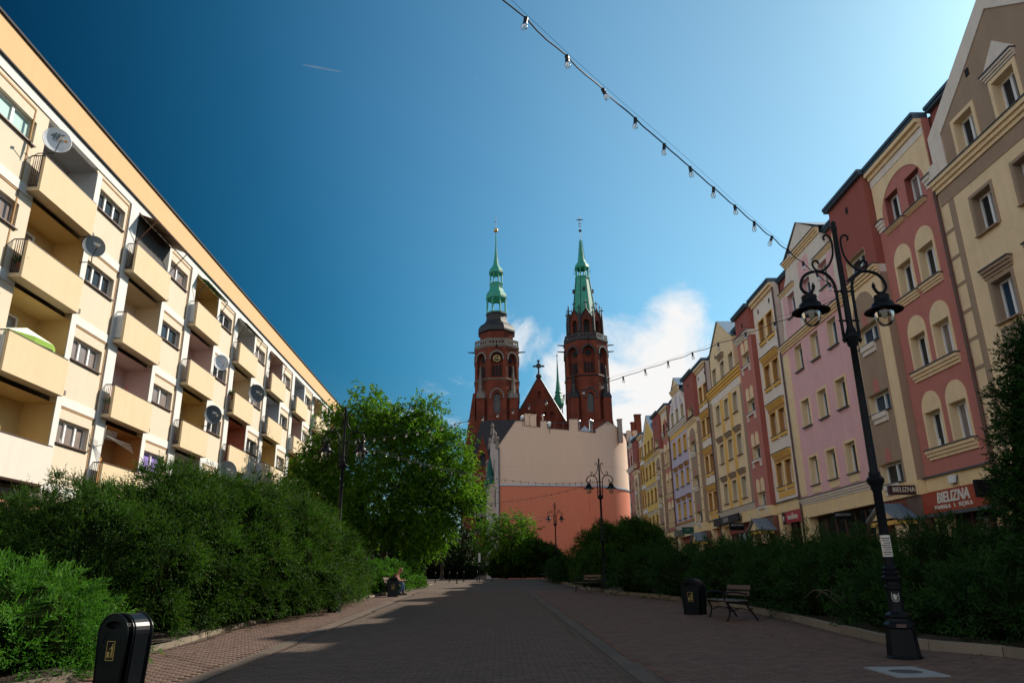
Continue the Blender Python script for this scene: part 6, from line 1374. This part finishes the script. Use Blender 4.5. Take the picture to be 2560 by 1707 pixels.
for k in range(150):
    if random.random() < 0.62: y = random.uniform(9.6, 30); x = kx(KERB_L, y) + 0.15 + abs(random.gauss(0, 0.7))
    else: y = random.uniform(9.6, 26); x = kx(KERB_R, y) - 0.15 - abs(random.gauss(0, 0.9))
    a = random.uniform(0, 6.28); s = random.uniform(0.02, 0.045); c, d = math.cos(a) * s, math.sin(a) * s; z = gz(y) + 0.012
    lv.add([(x - c, y - d, z), (x - d * 0.45, y + c * 0.45, z + 0.012), (x + c, y + d, z + 0.004), (x + d * 0.45, y - c * 0.45, z + 0.016)], [(0, 1, 2, 3)])
tag(lv.build('fallen_leaves', M('dry_leaf', (0.22, 0.10, 0.035), isl=0.5, var=0.2)), 'dry brown leaves scattered along the kerbs', 'leaves', kind='stuff')
# contrail of a high aeroplane
ct = MB(); A, B = Vector(((-0.2639, 0.8385, 0.6722))).normalized(), Vector(((-0.2104, 0.8407, 0.6621))).normalized()
ct.tube([(A * 6000).lerp(B * 6000, t) for t in (0, 0.3, 0.7, 0.97, 1.0)], [3, 9, 6, 4, 2], 6)
tm = bpy.data.materials.new('contrail_vapour'); tm.use_nodes = True; t_ = tm.node_tree; tp_ = t_.nodes.new('ShaderNodeBsdfTransparent'); mx_ = t_.nodes.new('ShaderNodeMixShader'); mx_.inputs[0].default_value = 0.16; df_ = t_.nodes['Principled BSDF']; df_.inputs['Base Color'].default_value = (0.9, 0.9, 0.9, 1); df_.inputs['Roughness'].default_value = 1.0
t_.links.new(tp_.outputs[0], mx_.inputs[1]); t_.links.new(df_.outputs[0], mx_.inputs[2]); t_.links.new(mx_.outputs[0], t_.nodes['Material Output'].inputs[0])
tag(ct.build('contrail', tm), 'short faint aeroplane trail high in the dark blue sky', 'contrail')

# ------------------------------------------------------------------ vegetation
def unit(a): return a / np.maximum(np.linalg.norm(a, axis=-1, keepdims=True), 1e-9)
def leaf_quads(p, d, L, w, rng):
    """rhombic leaves: base p, direction d, length L, half width w"""
    n = len(p); r = rng.normal(size=(n, 3)); s = unit(np.cross(d, r)); u = np.cross(s, d)
    L = L[:, None]; w = w[:, None]
    V = np.empty((n, 4, 3)); V[:, 0] = p; V[:, 1] = p + d * L * 0.45 + s * w + u * w * 0.25; V[:, 2] = p + d * L; V[:, 3] = p + d * L * 0.45 - s * w + u * w * 0.25
    return V.reshape(-1, 3)
def quads(n): return np.arange(n * 4, dtype=np.int32).reshape(n, 4)
def sprays(base, d, Ls, k, rng, leafL, leafW, droop=0.15, spread=0.55):
    """feathery branchlets: k leaves along each curved spray"""
    n = len(base)
    t = np.tile((np.arange(k) + 0.5) / k, (n, 1)) + rng.uniform(-0.4, 0.4, (n, k)) / k
    dr = np.zeros((n, 3)); dr[:, 2] = -droop
    P = base[:, None, :] + d[:, None, :] * (Ls[:, None] * t)[:, :, None] + dr[:, None, :] * ((Ls[:, None] * t) ** 2 / np.maximum(Ls[:, None], 0.01))[:, :, None]
    tang = unit(d[:, None, :] + dr[:, None, :] * 2 * t[:, :, None])
    ld = unit(tang + rng.normal(size=(n, k, 3)) * spread * (1.1 - 0.6 * t)[:, :, None])
    sc = (1.15 - 0.55 * t)
    return leaf_quads(P.reshape(-1, 3), ld.reshape(-1, 3), (leafL * sc * rng.uniform(0.7, 1.3, (n, k))).ravel(), (leafW * sc * rng.uniform(0.7, 1.3, (n, k))).ravel(), rng)
def blob_pts(n, ells, rng, low=0.05):
    """points on the outside of a union of ellipsoids (cx,cy,cz,rx,ry,rz); returns points and outward normals"""
    E = np.array(ells, float); area = E[:, 3] * E[:, 4] + E[:, 4] * E[:, 5] + E[:, 3] * E[:, 5]
    P, N = [], []
    need = n
    while need > 0:
        i = rng.choice(len(E), size=need * 2, p=area / area.sum()); v = unit(rng.normal(size=(need * 2, 3)))
        lump = 1 + 0.10 * np.sin(v[:, 0] * 5 + i) * np.sin(v[:, 1] * 6 + 2 * i) + 0.07 * np.sin(v[:, 2] * 9 + v[:, 0] * 7 + i)
        p = E[i, :3] + v * E[i, 3:] * lump[:, None]
        ok = np.ones(len(p), bool)
        for j in range(len(E)):
            q = ((p - E[j, :3]) / (E[j, 3:] * 0.93)); ok &= ~((np.sum(q * q, 1) < 1) & (i != j))
        ok &= p[:, 2] > SL * p[:, 1] + low
        p, nn = p[ok], unit(v[ok] / E[i[ok], 3:])
        P.append(p[:need]); N.append(nn[:need]); need -= len(p[:need])
    return np.concatenate(P), np.concatenate(N)
YEW = [(0.12, (0.010, 0.030, 0.005)), (0.45, (0.024, 0.062, 0.008)), (0.85, (0.048, 0.105, 0.013)), (0.93, (0.085, 0.15, 0.022)), (0.97, (0.30, 0.13, 0.03))]
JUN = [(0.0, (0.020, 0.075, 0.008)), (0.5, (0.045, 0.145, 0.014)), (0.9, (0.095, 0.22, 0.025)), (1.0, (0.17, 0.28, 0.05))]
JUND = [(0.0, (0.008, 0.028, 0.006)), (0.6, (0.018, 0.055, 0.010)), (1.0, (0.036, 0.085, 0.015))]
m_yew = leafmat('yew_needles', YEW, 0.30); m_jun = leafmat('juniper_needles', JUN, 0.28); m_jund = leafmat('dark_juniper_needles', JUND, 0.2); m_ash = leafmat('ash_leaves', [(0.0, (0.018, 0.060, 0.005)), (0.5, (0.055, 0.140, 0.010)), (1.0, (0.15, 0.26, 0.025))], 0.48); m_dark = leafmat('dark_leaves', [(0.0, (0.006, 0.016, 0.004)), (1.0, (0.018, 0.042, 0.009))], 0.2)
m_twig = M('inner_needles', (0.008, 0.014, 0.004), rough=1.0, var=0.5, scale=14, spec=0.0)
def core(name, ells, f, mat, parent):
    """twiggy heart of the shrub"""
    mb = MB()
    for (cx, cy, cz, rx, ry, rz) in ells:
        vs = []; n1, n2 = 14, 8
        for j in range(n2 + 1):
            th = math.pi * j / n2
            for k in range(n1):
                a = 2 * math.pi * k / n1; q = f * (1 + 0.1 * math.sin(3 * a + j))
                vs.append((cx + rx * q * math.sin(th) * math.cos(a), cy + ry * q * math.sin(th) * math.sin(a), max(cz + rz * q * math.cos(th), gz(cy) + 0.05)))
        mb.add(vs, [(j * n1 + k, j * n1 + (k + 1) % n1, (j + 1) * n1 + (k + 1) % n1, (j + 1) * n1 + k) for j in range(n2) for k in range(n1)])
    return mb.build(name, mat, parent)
def stems(parent, pts, n, h, rng):
    mb = MB()
    for k in range(n):
        x, y = pts[k % len(pts)]; a = rng.uniform(0, 6.28); b = Vector((x + rng.normal() * 0.25, y + rng.normal() * 0.3, gz(y) - 0.05)); d = Vector((math.cos(a), math.sin(a), 0))
        mb.tube([b, b + d * 0.2 * h + Vector((0, 0, 0.3 * h)), b + d * 0.5 * h + Vector((0, 0, 0.6 * h)), b + d * 0.7 * h + Vector((0, 0, 0.9 * h))], [0.045, 0.04, 0.03, 0.012], 6)
    return mb.build('stem', m_bark, parent)
def finish(name, label, cat, ells, V, mat, group, coref, rng, tone):
    cx, cy = np.mean([e[0] for e in ells]), np.mean([e[1] for e in ells])
    t = thing(name, label, cat, (cx, cy, gz(cy)), 0, group)
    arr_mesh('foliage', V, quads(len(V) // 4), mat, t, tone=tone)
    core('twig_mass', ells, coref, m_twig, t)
    stems(t, [(e[0], e[1]) for e in ells], max(3, len(ells) * 2), 0.8, rng)
    return t
def shrub(name, label, cat, ells, n, m, k, mat, seed, tuft=0.34, leaf=(0.06, 0.012), up=0.35, spread=0.55, group=None, coref=0.76, side=None, low=0.1):
    """tufted shrub: n tufts over the surface, each a fan of m leafy shoots"""
    rng = np.random.default_rng(seed)
    p, nn = blob_pts(n, ells, rng, low)
    if side is not None:          # leave out tufts on the face nobody can see
        keep = (nn @ np.array(side)) > -0.35; p, nn = p[keep], nn[keep]
    n = len(p); sz = tuft * rng.uniform(0.55, 1.5, n)
    ax = unit(nn + np.array([0, 0, up]) + rng.normal(size=p.shape) * 0.35)
    root = p - nn * (sz * rng.uniform(0.5, 1.3, n))[:, None]
    d = unit(ax[:, None, :] + rng.normal(size=(n, m, 3)) * 0.62)
    L_ = sz[:, None] * rng.uniform(0.55, 1.25, (n, m))
    base = root[:, None, :] + d * (L_ * 0.15)[:, :, None]
    V = sprays(base.reshape(-1, 3), d.reshape(-1, 3), L_.ravel(), k, rng, leaf[0], leaf[1], 0.08, spread)
    tn = (rng.uniform(0, 1, (n, 1, 1)) * 0.55 + rng.uniform(0, 0.2, (n, m, 1)) + 0.35 * ((np.arange(k) + 0.5) / k)[None, None, :]).ravel()  # shoot tips lightened: lit edges put into the colour, with paler new growth
    return finish(name, label, cat, ells, V, mat, group, coref, rng, np.clip(tn, 0, 1))
def juniper(label, ells, n, mat, seed, plume=(0.5, 0.95), m=14, k=8, leaf=(0.042, 0.0075), up=0.5, group='spreading junipers', coref=0.66, side=None, name='juniper_bush', cat='bush', droop=0.30, shoot=0.24):
    """arching plumes with feathery side shoots"""
    rng = np.random.default_rng(seed)
    p, nn = blob_pts(n, ells, rng, 0.1)
    if side is not None:
        keep = (nn @ np.array(side)) > -0.35; p, nn = p[keep], nn[keep]
    n = len(p); L_ = rng.uniform(plume[0], plume[1], n)
    d = unit(nn * 0.9 + np.array([0, 0, up]) + rng.normal(size=p.shape) * 0.33)
    b0 = p - d * (L_ * rng.uniform(0.55, 0.85, n))[:, None]
    t = (np.arange(m) + 0.5) / m; T = t[None, :, None]
    dr = np.array([0, 0, -droop])
    P = b0[:, None, :] + d[:, None, :] * (L_[:, None, None] * T) + dr * (L_[:, None, None] * T ** 2)
    tang = unit(d[:, None, :] + 2 * dr * T)
    sd = unit(tang * 0.75 + unit(np.cross(tang, rng.normal(size=tang.shape))) * 0.62)
    SLn = (L_[:, None] * shoot * (1.1 - 0.55 * t)[None, :]) * rng.uniform(0.7, 1.3, (n, m))
    V = sprays(P.reshape(-1, 3), sd.reshape(-1, 3), SLn.ravel(), k, rng, leaf[0], leaf[1], -0.05, 0.33)
    tn = (rng.uniform(0, 1, (n, 1, 1)) * 0.35 + 0.55 * (t ** 1.5)[None, :, None] + 0.2 * ((np.arange(k) + 0.5) / k)[None, None, :]).ravel()  # plume tips lightened: lit edges put into the colour, with yellower new growth
    return finish(name, label, cat, ells, V, mat, group, coref, rng, np.clip(tn, 0, 1))
# left: long yew hedge, sunlit from above
hedge = [(-8.3, 15.4, 1.5, 2.35, 1.8, 1.95), (-7.5, 17.3, 1.85, 1.95, 1.9, 2.25), (-7.05, 19.2, 1.95, 2.05, 1.9, 2.25), (-6.6, 21.2, 1.95, 2.05, 1.9, 2.15), (-6.35, 23.1, 1.9, 1.95, 1.8, 1.95), (-6.3, 25.6, 1.75, 1.8, 2.0, 1.75), (-6.4, 28.0, 1.6, 1.65, 2.0, 1.5), (-6.6, 30.6, 1.45, 1.5, 1.9, 1.2), (-9.8, 16.5, 1.6, 2.2, 2.2, 1.70), (-9.2, 20.5, 1.7, 1.9, 2.5, 2.0), (-8.9, 25, 1.6, 1.8, 2.6, 1.7)]
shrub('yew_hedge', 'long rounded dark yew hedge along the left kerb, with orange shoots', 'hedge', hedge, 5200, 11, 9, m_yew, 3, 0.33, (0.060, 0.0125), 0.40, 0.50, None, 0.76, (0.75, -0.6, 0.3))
# left foreground juniper in full sun
jun0 = [(-6.75, 10.9, 0.75, 1.35, 1.3, 0.95), (-7.7, 11.3, 0.95, 1.4, 1.5, 1.0), (-6.2, 11.6, 0.55, 0.75, 1.1, 0.65), (-7.4, 9.6, 0.6, 1.1, 1.2, 0.85)]
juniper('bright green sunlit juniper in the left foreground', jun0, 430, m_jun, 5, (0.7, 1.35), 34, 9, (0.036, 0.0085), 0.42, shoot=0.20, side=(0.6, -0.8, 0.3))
# low juniper hedge behind the seated person
jun1 = [(-6.3, 38.5, 1.3, 1.2, 2.5, 1.05), (-6.1, 42.0, 1.45, 1.3, 2.6, 1.15), (-5.7, 45.5, 1.45, 1.25, 2.2, 1.15), (-7.5, 41, 1.4, 1.4, 4.0, 1.2)]
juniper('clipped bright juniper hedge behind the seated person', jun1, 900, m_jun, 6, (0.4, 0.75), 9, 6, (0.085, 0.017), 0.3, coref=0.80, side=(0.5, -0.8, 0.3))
# right bed: spreading junipers in the shade
RJ = [('dark juniper against the right picture edge, behind the nearest lamp', [(8.6, 12.6, 0.8, 1.35, 1.6, 1.05), (9.9, 13.5, 1.1, 1.4, 1.8, 1.3), (9.6, 11.2, 0.9, 1.5, 1.4, 1.15)], 5600),
      ('dark juniper between the nearest lamp and the hollow with bare stems', [(8.0, 15.3, 0.85, 1.15, 1.3, 0.95), (9.4, 15.9, 1.2, 1.4, 1.6, 1.35), (7.7, 14.1, 0.55, 0.75, 0.8, 0.6)], 5000),
      ('dark juniper behind the empty right-hand bench', [(7.75, 18.6, 1.0, 1.1, 1.4, 1.0), (9.2, 19.0, 1.3, 1.4, 1.8, 1.30)], 4200),
      ('dark juniper beside the right-hand litter bin', [(7.9, 21.8, 1.15, 1.15, 1.6, 1.10), (9.3, 22.5, 1.4, 1.4, 2.0, 1.35)], 4200),
      ('dark juniper before the first black bielizna sign', [(7.6, 25.4, 1.25, 1.2, 2.0, 1.2), (9.1, 26, 1.5, 1.4, 2.2, 1.35)], 4000),
      ('dark juniper left of the right-hand bin, lowest of the row', [(6.9, 29.3, 1.35, 1.3, 2.1, 1.2), (8.6, 30, 1.6, 1.5, 2.4, 1.35)], 3600),
      ('dark juniper at the foot of the lamp by the yew dome', [(6.0, 33.2, 1.45, 1.3, 2.0, 1.2), (7.6, 34.5, 1.7, 1.6, 2.5, 1.35)], 3400)]
for i, (lb, el, n) in enumerate(RJ):
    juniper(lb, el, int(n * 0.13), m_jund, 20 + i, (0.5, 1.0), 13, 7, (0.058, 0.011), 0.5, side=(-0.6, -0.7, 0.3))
hw_ = thing('bare_shrub', 'bare arching juniper stems over a dark hollow behind the kerb', 'shrub', (7.6, 16.9, gz(17)))
mb = MB()
for a in range(6):
    q = [Vector((7.6 + 0.12 * a, 16.6 + 0.16 * a, gz(17))), Vector((7.35 + 0.1 * a, 16.8 - 0.08 * a, gz(17) + 0.45)), Vector((7.1 + 0.12 * a, 17.2 - 0.22 * a, gz(17) + 0.72)), Vector((6.95 + 0.1 * a, 17.6 - 0.4 * a, gz(17) + 0.55))]; mb.tube(bez(q, 4), [0.028 - 0.0015 * k for k in range(13)], 6)
mb.build('stem', m_bark, hw_)
# right edge conifer, tall and dark
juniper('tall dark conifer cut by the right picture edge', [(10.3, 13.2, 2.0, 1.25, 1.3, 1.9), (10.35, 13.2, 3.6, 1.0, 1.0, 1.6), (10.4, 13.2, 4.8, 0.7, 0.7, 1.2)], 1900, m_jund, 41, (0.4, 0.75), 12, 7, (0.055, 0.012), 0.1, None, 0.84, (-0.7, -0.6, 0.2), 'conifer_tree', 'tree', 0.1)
# dark clipped yews at mid distance on the right
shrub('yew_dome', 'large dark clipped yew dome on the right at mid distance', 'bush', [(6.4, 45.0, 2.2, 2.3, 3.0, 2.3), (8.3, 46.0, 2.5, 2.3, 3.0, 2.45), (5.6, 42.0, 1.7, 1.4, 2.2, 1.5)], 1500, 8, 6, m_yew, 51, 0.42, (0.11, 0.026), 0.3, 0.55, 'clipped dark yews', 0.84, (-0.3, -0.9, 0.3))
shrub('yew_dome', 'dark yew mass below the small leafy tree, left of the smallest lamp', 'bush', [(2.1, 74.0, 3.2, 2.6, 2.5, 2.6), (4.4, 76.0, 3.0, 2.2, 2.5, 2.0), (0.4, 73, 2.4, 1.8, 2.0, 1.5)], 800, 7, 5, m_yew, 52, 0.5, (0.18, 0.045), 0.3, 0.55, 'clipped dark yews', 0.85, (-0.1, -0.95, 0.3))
juniper('green low juniper left of the yew dome', [(4.6, 52.0, 1.9, 1.0, 2.2, 1.0), (4.4, 57.0, 2.0, 1.0, 2.4, 0.95)], 420, m_jund, 53, (0.45, 0.8), 8, 5, (0.12, 0.026), 0.4, coref=0.78, side=(-0.4, -0.9, 0.3))
juniper('dark tall shrub behind the yew dome, near the row of houses', [(9.8, 54.0, 2.4, 2.2, 3.5, 2.0), (9.5, 62, 2.6, 2.4, 4.0, 2.0), (7.5, 60, 2.2, 1.8, 3, 1.6)], 520, m_jund, 54, (0.5, 1.0), 8, 5, (0.16, 0.036), 0.4, coref=0.82, side=(-0.4, -0.9, 0.3))

# broadleaf trees: trunk, limbs, twigs, leaf clusters
def broadleaf(name, label, x, y, H, crown, ncl, leaf, seed, mat, trunk_r=0.22, per=34, clr=(0.35, 0.75), first=0.30, group=None):
    rng = np.random.default_rng(seed); z0 = gz(y)
    t = thing(name, label, 'tree', (x, y, z0), 0, group)
    p, nn = blob_pts(ncl, crown, rng, 1.5)
    depth = rng.beta(1.0, 3.2, len(p))
    c = np.array([x, y, z0 + H * 0.5]); p = p + (c - p) * (depth * 0.55)[:, None] + rng.normal(size=p.shape) * 0.18
    hole = np.sin(p[:, 0] * 1.9 + seed) * np.sin(p[:, 1] * 2.1) * np.sin(p[:, 2] * 2.3 + 1.0); p = p[hole < 0.25]
    # trunk and limbs
    mb = MB(); top = Vector((x + 0.1, y, z0 + H * first)); mb.tube([(x, y, z0 - 0.1), (x + 0.05, y, z0 + 0.4), tuple(top)], [trunk_r * 1.35, trunk_r, trunk_r * 0.85], 10); mb.build('trunk', m_bark, t, smooth=True)
    mb = MB(); hubs = []
    for k in range(9):
        a = 2 * math.pi * k / 9 + rng.uniform(-0.3, 0.3); e = crown[int(rng.integers(len(crown)))]
        q = Vector((e[0] + 0.35 * e[3] * math.cos(a), e[1] + 0.35 * e[4] * math.sin(a), e[2] + rng.uniform(-0.3, 0.5) * e[5]))
        m_ = top.lerp(q, 0.5) + Vector((0, 0, -0.12 * (q - top).length * 0.5)); mb.tube(bez([top - Vector((0, 0, 0.25)), m_, q], 4), [trunk_r * 0.6 - trunk_r * 0.5 * i / 8 for i in range(9)], 7); hubs += [m_, q]
    mb.build('limbs', m_bark, t, smooth=True)
    hb = np.array([tuple(h) for h in hubs])
    mb = MB()
    for i in rng.choice(len(p), size=min(len(p), 260), replace=False):
        h = hb[np.argmin(np.sum((hb - p[i]) ** 2, 1))]; A, B = Vector(h), Vector(p[i]); mb.tube([A, A.lerp(B, 0.5) + Vector((rng.normal() * 0.12, rng.normal() * 0.12, 0.1)), B], [0.035, 0.02, 0.008], 4, cap=False)
    mb.build('twigs', m_bark, t)
    # pinnate leaves fanning from each shoot
    n = len(p); cr = rng.uniform(clr[0], clr[1], n); nl = max(4, per // 9)
    ax = unit(p - c + np.array([0, 0, 0.8]) + rng.normal(size=p.shape) * 0.8)
    d = unit(ax[:, None, :] * 0.6 + rng.normal(size=(n, nl, 3)) * 0.75 + np.array([0, 0, -0.1]))
    base = p[:, None, :] + rng.normal(size=(n, nl, 3)) * (cr * 0.45)[:, None, None]
    V = sprays(base.reshape(-1, 3), d.reshape(-1, 3), (cr[:, None] * rng.uniform(0.5, 0.95, (n, nl))).ravel(), 9, rng, leaf[0], leaf[1], 0.35, 0.7)
    tn = np.repeat(np.clip(rng.beta(2, 2, n), 0, 1), nl * 9)
    arr_mesh('crown', V, quads(len(V) // 4), mat, t, tone=tn)
    return t
ash = [(-8.4, 48.5, 9.3, 2.7, 2.8, 3.0), (-5.3, 48.0, 9.4, 2.0, 2.4, 2.7), (-11.4, 48.5, 7.6, 2.5, 2.6, 2.3), (-3.4, 47.5, 7.4, 2.0, 2.2, 2.0), (-7.4, 47.5, 6.4, 3.2, 2.9, 2.6), (-4.8, 47, 4.9, 1.9, 2.0, 2.0), (-8.9, 49, 12.2, 1.3, 1.4, 1.9), (-11.2, 49, 10.6, 1.3, 1.4, 2.3), (-4.7, 48, 11.9, 0.9, 1.0, 1.4), (-6.9, 48, 11.6, 1.0, 1.2, 1.2), (-2.2, 47.5, 6.3, 1.5, 1.4, 0.9), (-13.2, 48, 6.6, 1.3, 1.5, 1.1), (-2.9, 47.5, 9.6, 0.9, 1.0, 1.3), (-9.8, 48, 4.8, 1.6, 1.6, 1.3)]
broadleaf('ash_tree', 'large leafy ash tree on the left before the apartment block', -7.4, 48.2, 12.5, ash, 3600, (0.19, 0.046), 61, m_ash, 0.24, 54, (0.35, 0.75))
broadleaf('small_tree', 'small leafy tree in front of the church porch and party wall', 0.6, 72.0, 6.0, [(-0.4, 72, 5.6, 1.9, 1.7, 1.6), (1.6, 72, 6.0, 1.9, 1.7, 1.5), (0.6, 71.5, 4.4, 2.4, 1.8, 1.5)], 560, (0.17, 0.042), 62, m_ash, 0.12, 45, (0.35, 0.65), 0.4)
DT = [('low dark tree closing the gap between the ash tree and the church', -9.5, 96.0, 6.5, [(-11.5, 96, 3.6, 3.4, 2.5, 2.2), (-7.0, 96, 3.4, 3.2, 2.5, 2.2)], 65), ('dark broad tree behind the ash tree, left of the church porch', -6.4, 84.0, 8.5, [(-7.0, 84, 5.6, 2.6, 2.6, 3.4), (-4.4, 85, 4.2, 2.1, 2.4, 3.2), (-6.0, 83, 3.0, 2.6, 2.0, 1.8), (-9, 86, 5.5, 2.4, 2.6, 3.2)], 63), ('dark tree beyond the white flats, under the ash tree', -16.0, 96.0, 9.0, [(-18.0, 97, 6.0, 3.0, 3.0, 3.4), (-13.6, 97, 4.2, 2.2, 2.4, 2.6)], 64)]
for lb, x, y, H, cr, sd in DT: broadleaf('dark_tree', lb, x, y, H, cr, 420, (0.32, 0.09), sd, m_dark, 0.2, 36, (0.5, 0.9), 0.3, 'dark background trees')
sp1 = thing('spruce_tree', 'small dark spruce beside the white flats', 'tree', (-12.2, 80, gz(80)))
rng = np.random.default_rng(77); mbt = MB(); mbt.tube([(-12.2, 80, gz(80)), (-12.2, 80, gz(80) + 4.6)], [0.1, 0.02], 6); mbt.build('trunk', m_bark, sp1)
n = 420; hh_ = rng.uniform(0.03, 1, n) ** 0.8; a_ = rng.uniform(0, 6.28, n); b_ = np.stack([np.full(n, -12.2), np.full(n, 80.0), gz(80) + 0.4 + 4.2 * hh_], 1); d_ = unit(np.stack([np.cos(a_), np.sin(a_), np.full(n, -0.12)], 1)); V = sprays(b_, d_, 1.6 * (1.05 - hh_), 22, rng, 0.16, 0.03, 0.1, 0.5)
arr_mesh('crown', V, quads(len(V) // 4), m_dark, sp1, tone=np.full(len(V) // 4, 0.4))

shrub('background_hedge', 'dark low hedge far behind the bollards, left of the church', 'hedge', [(-10.5, 99, 2.6, 4.2, 1.6, 1.9), (-5.2, 100, 2.4, 3.0, 1.6, 1.6), (-14.5, 98, 2.6, 3.0, 1.6, 1.8)], 700, 7, 5, m_dark, 91, 0.6, (0.28, 0.07), 0.3, 0.55, None, 0.88, (0, -1, 0.2))
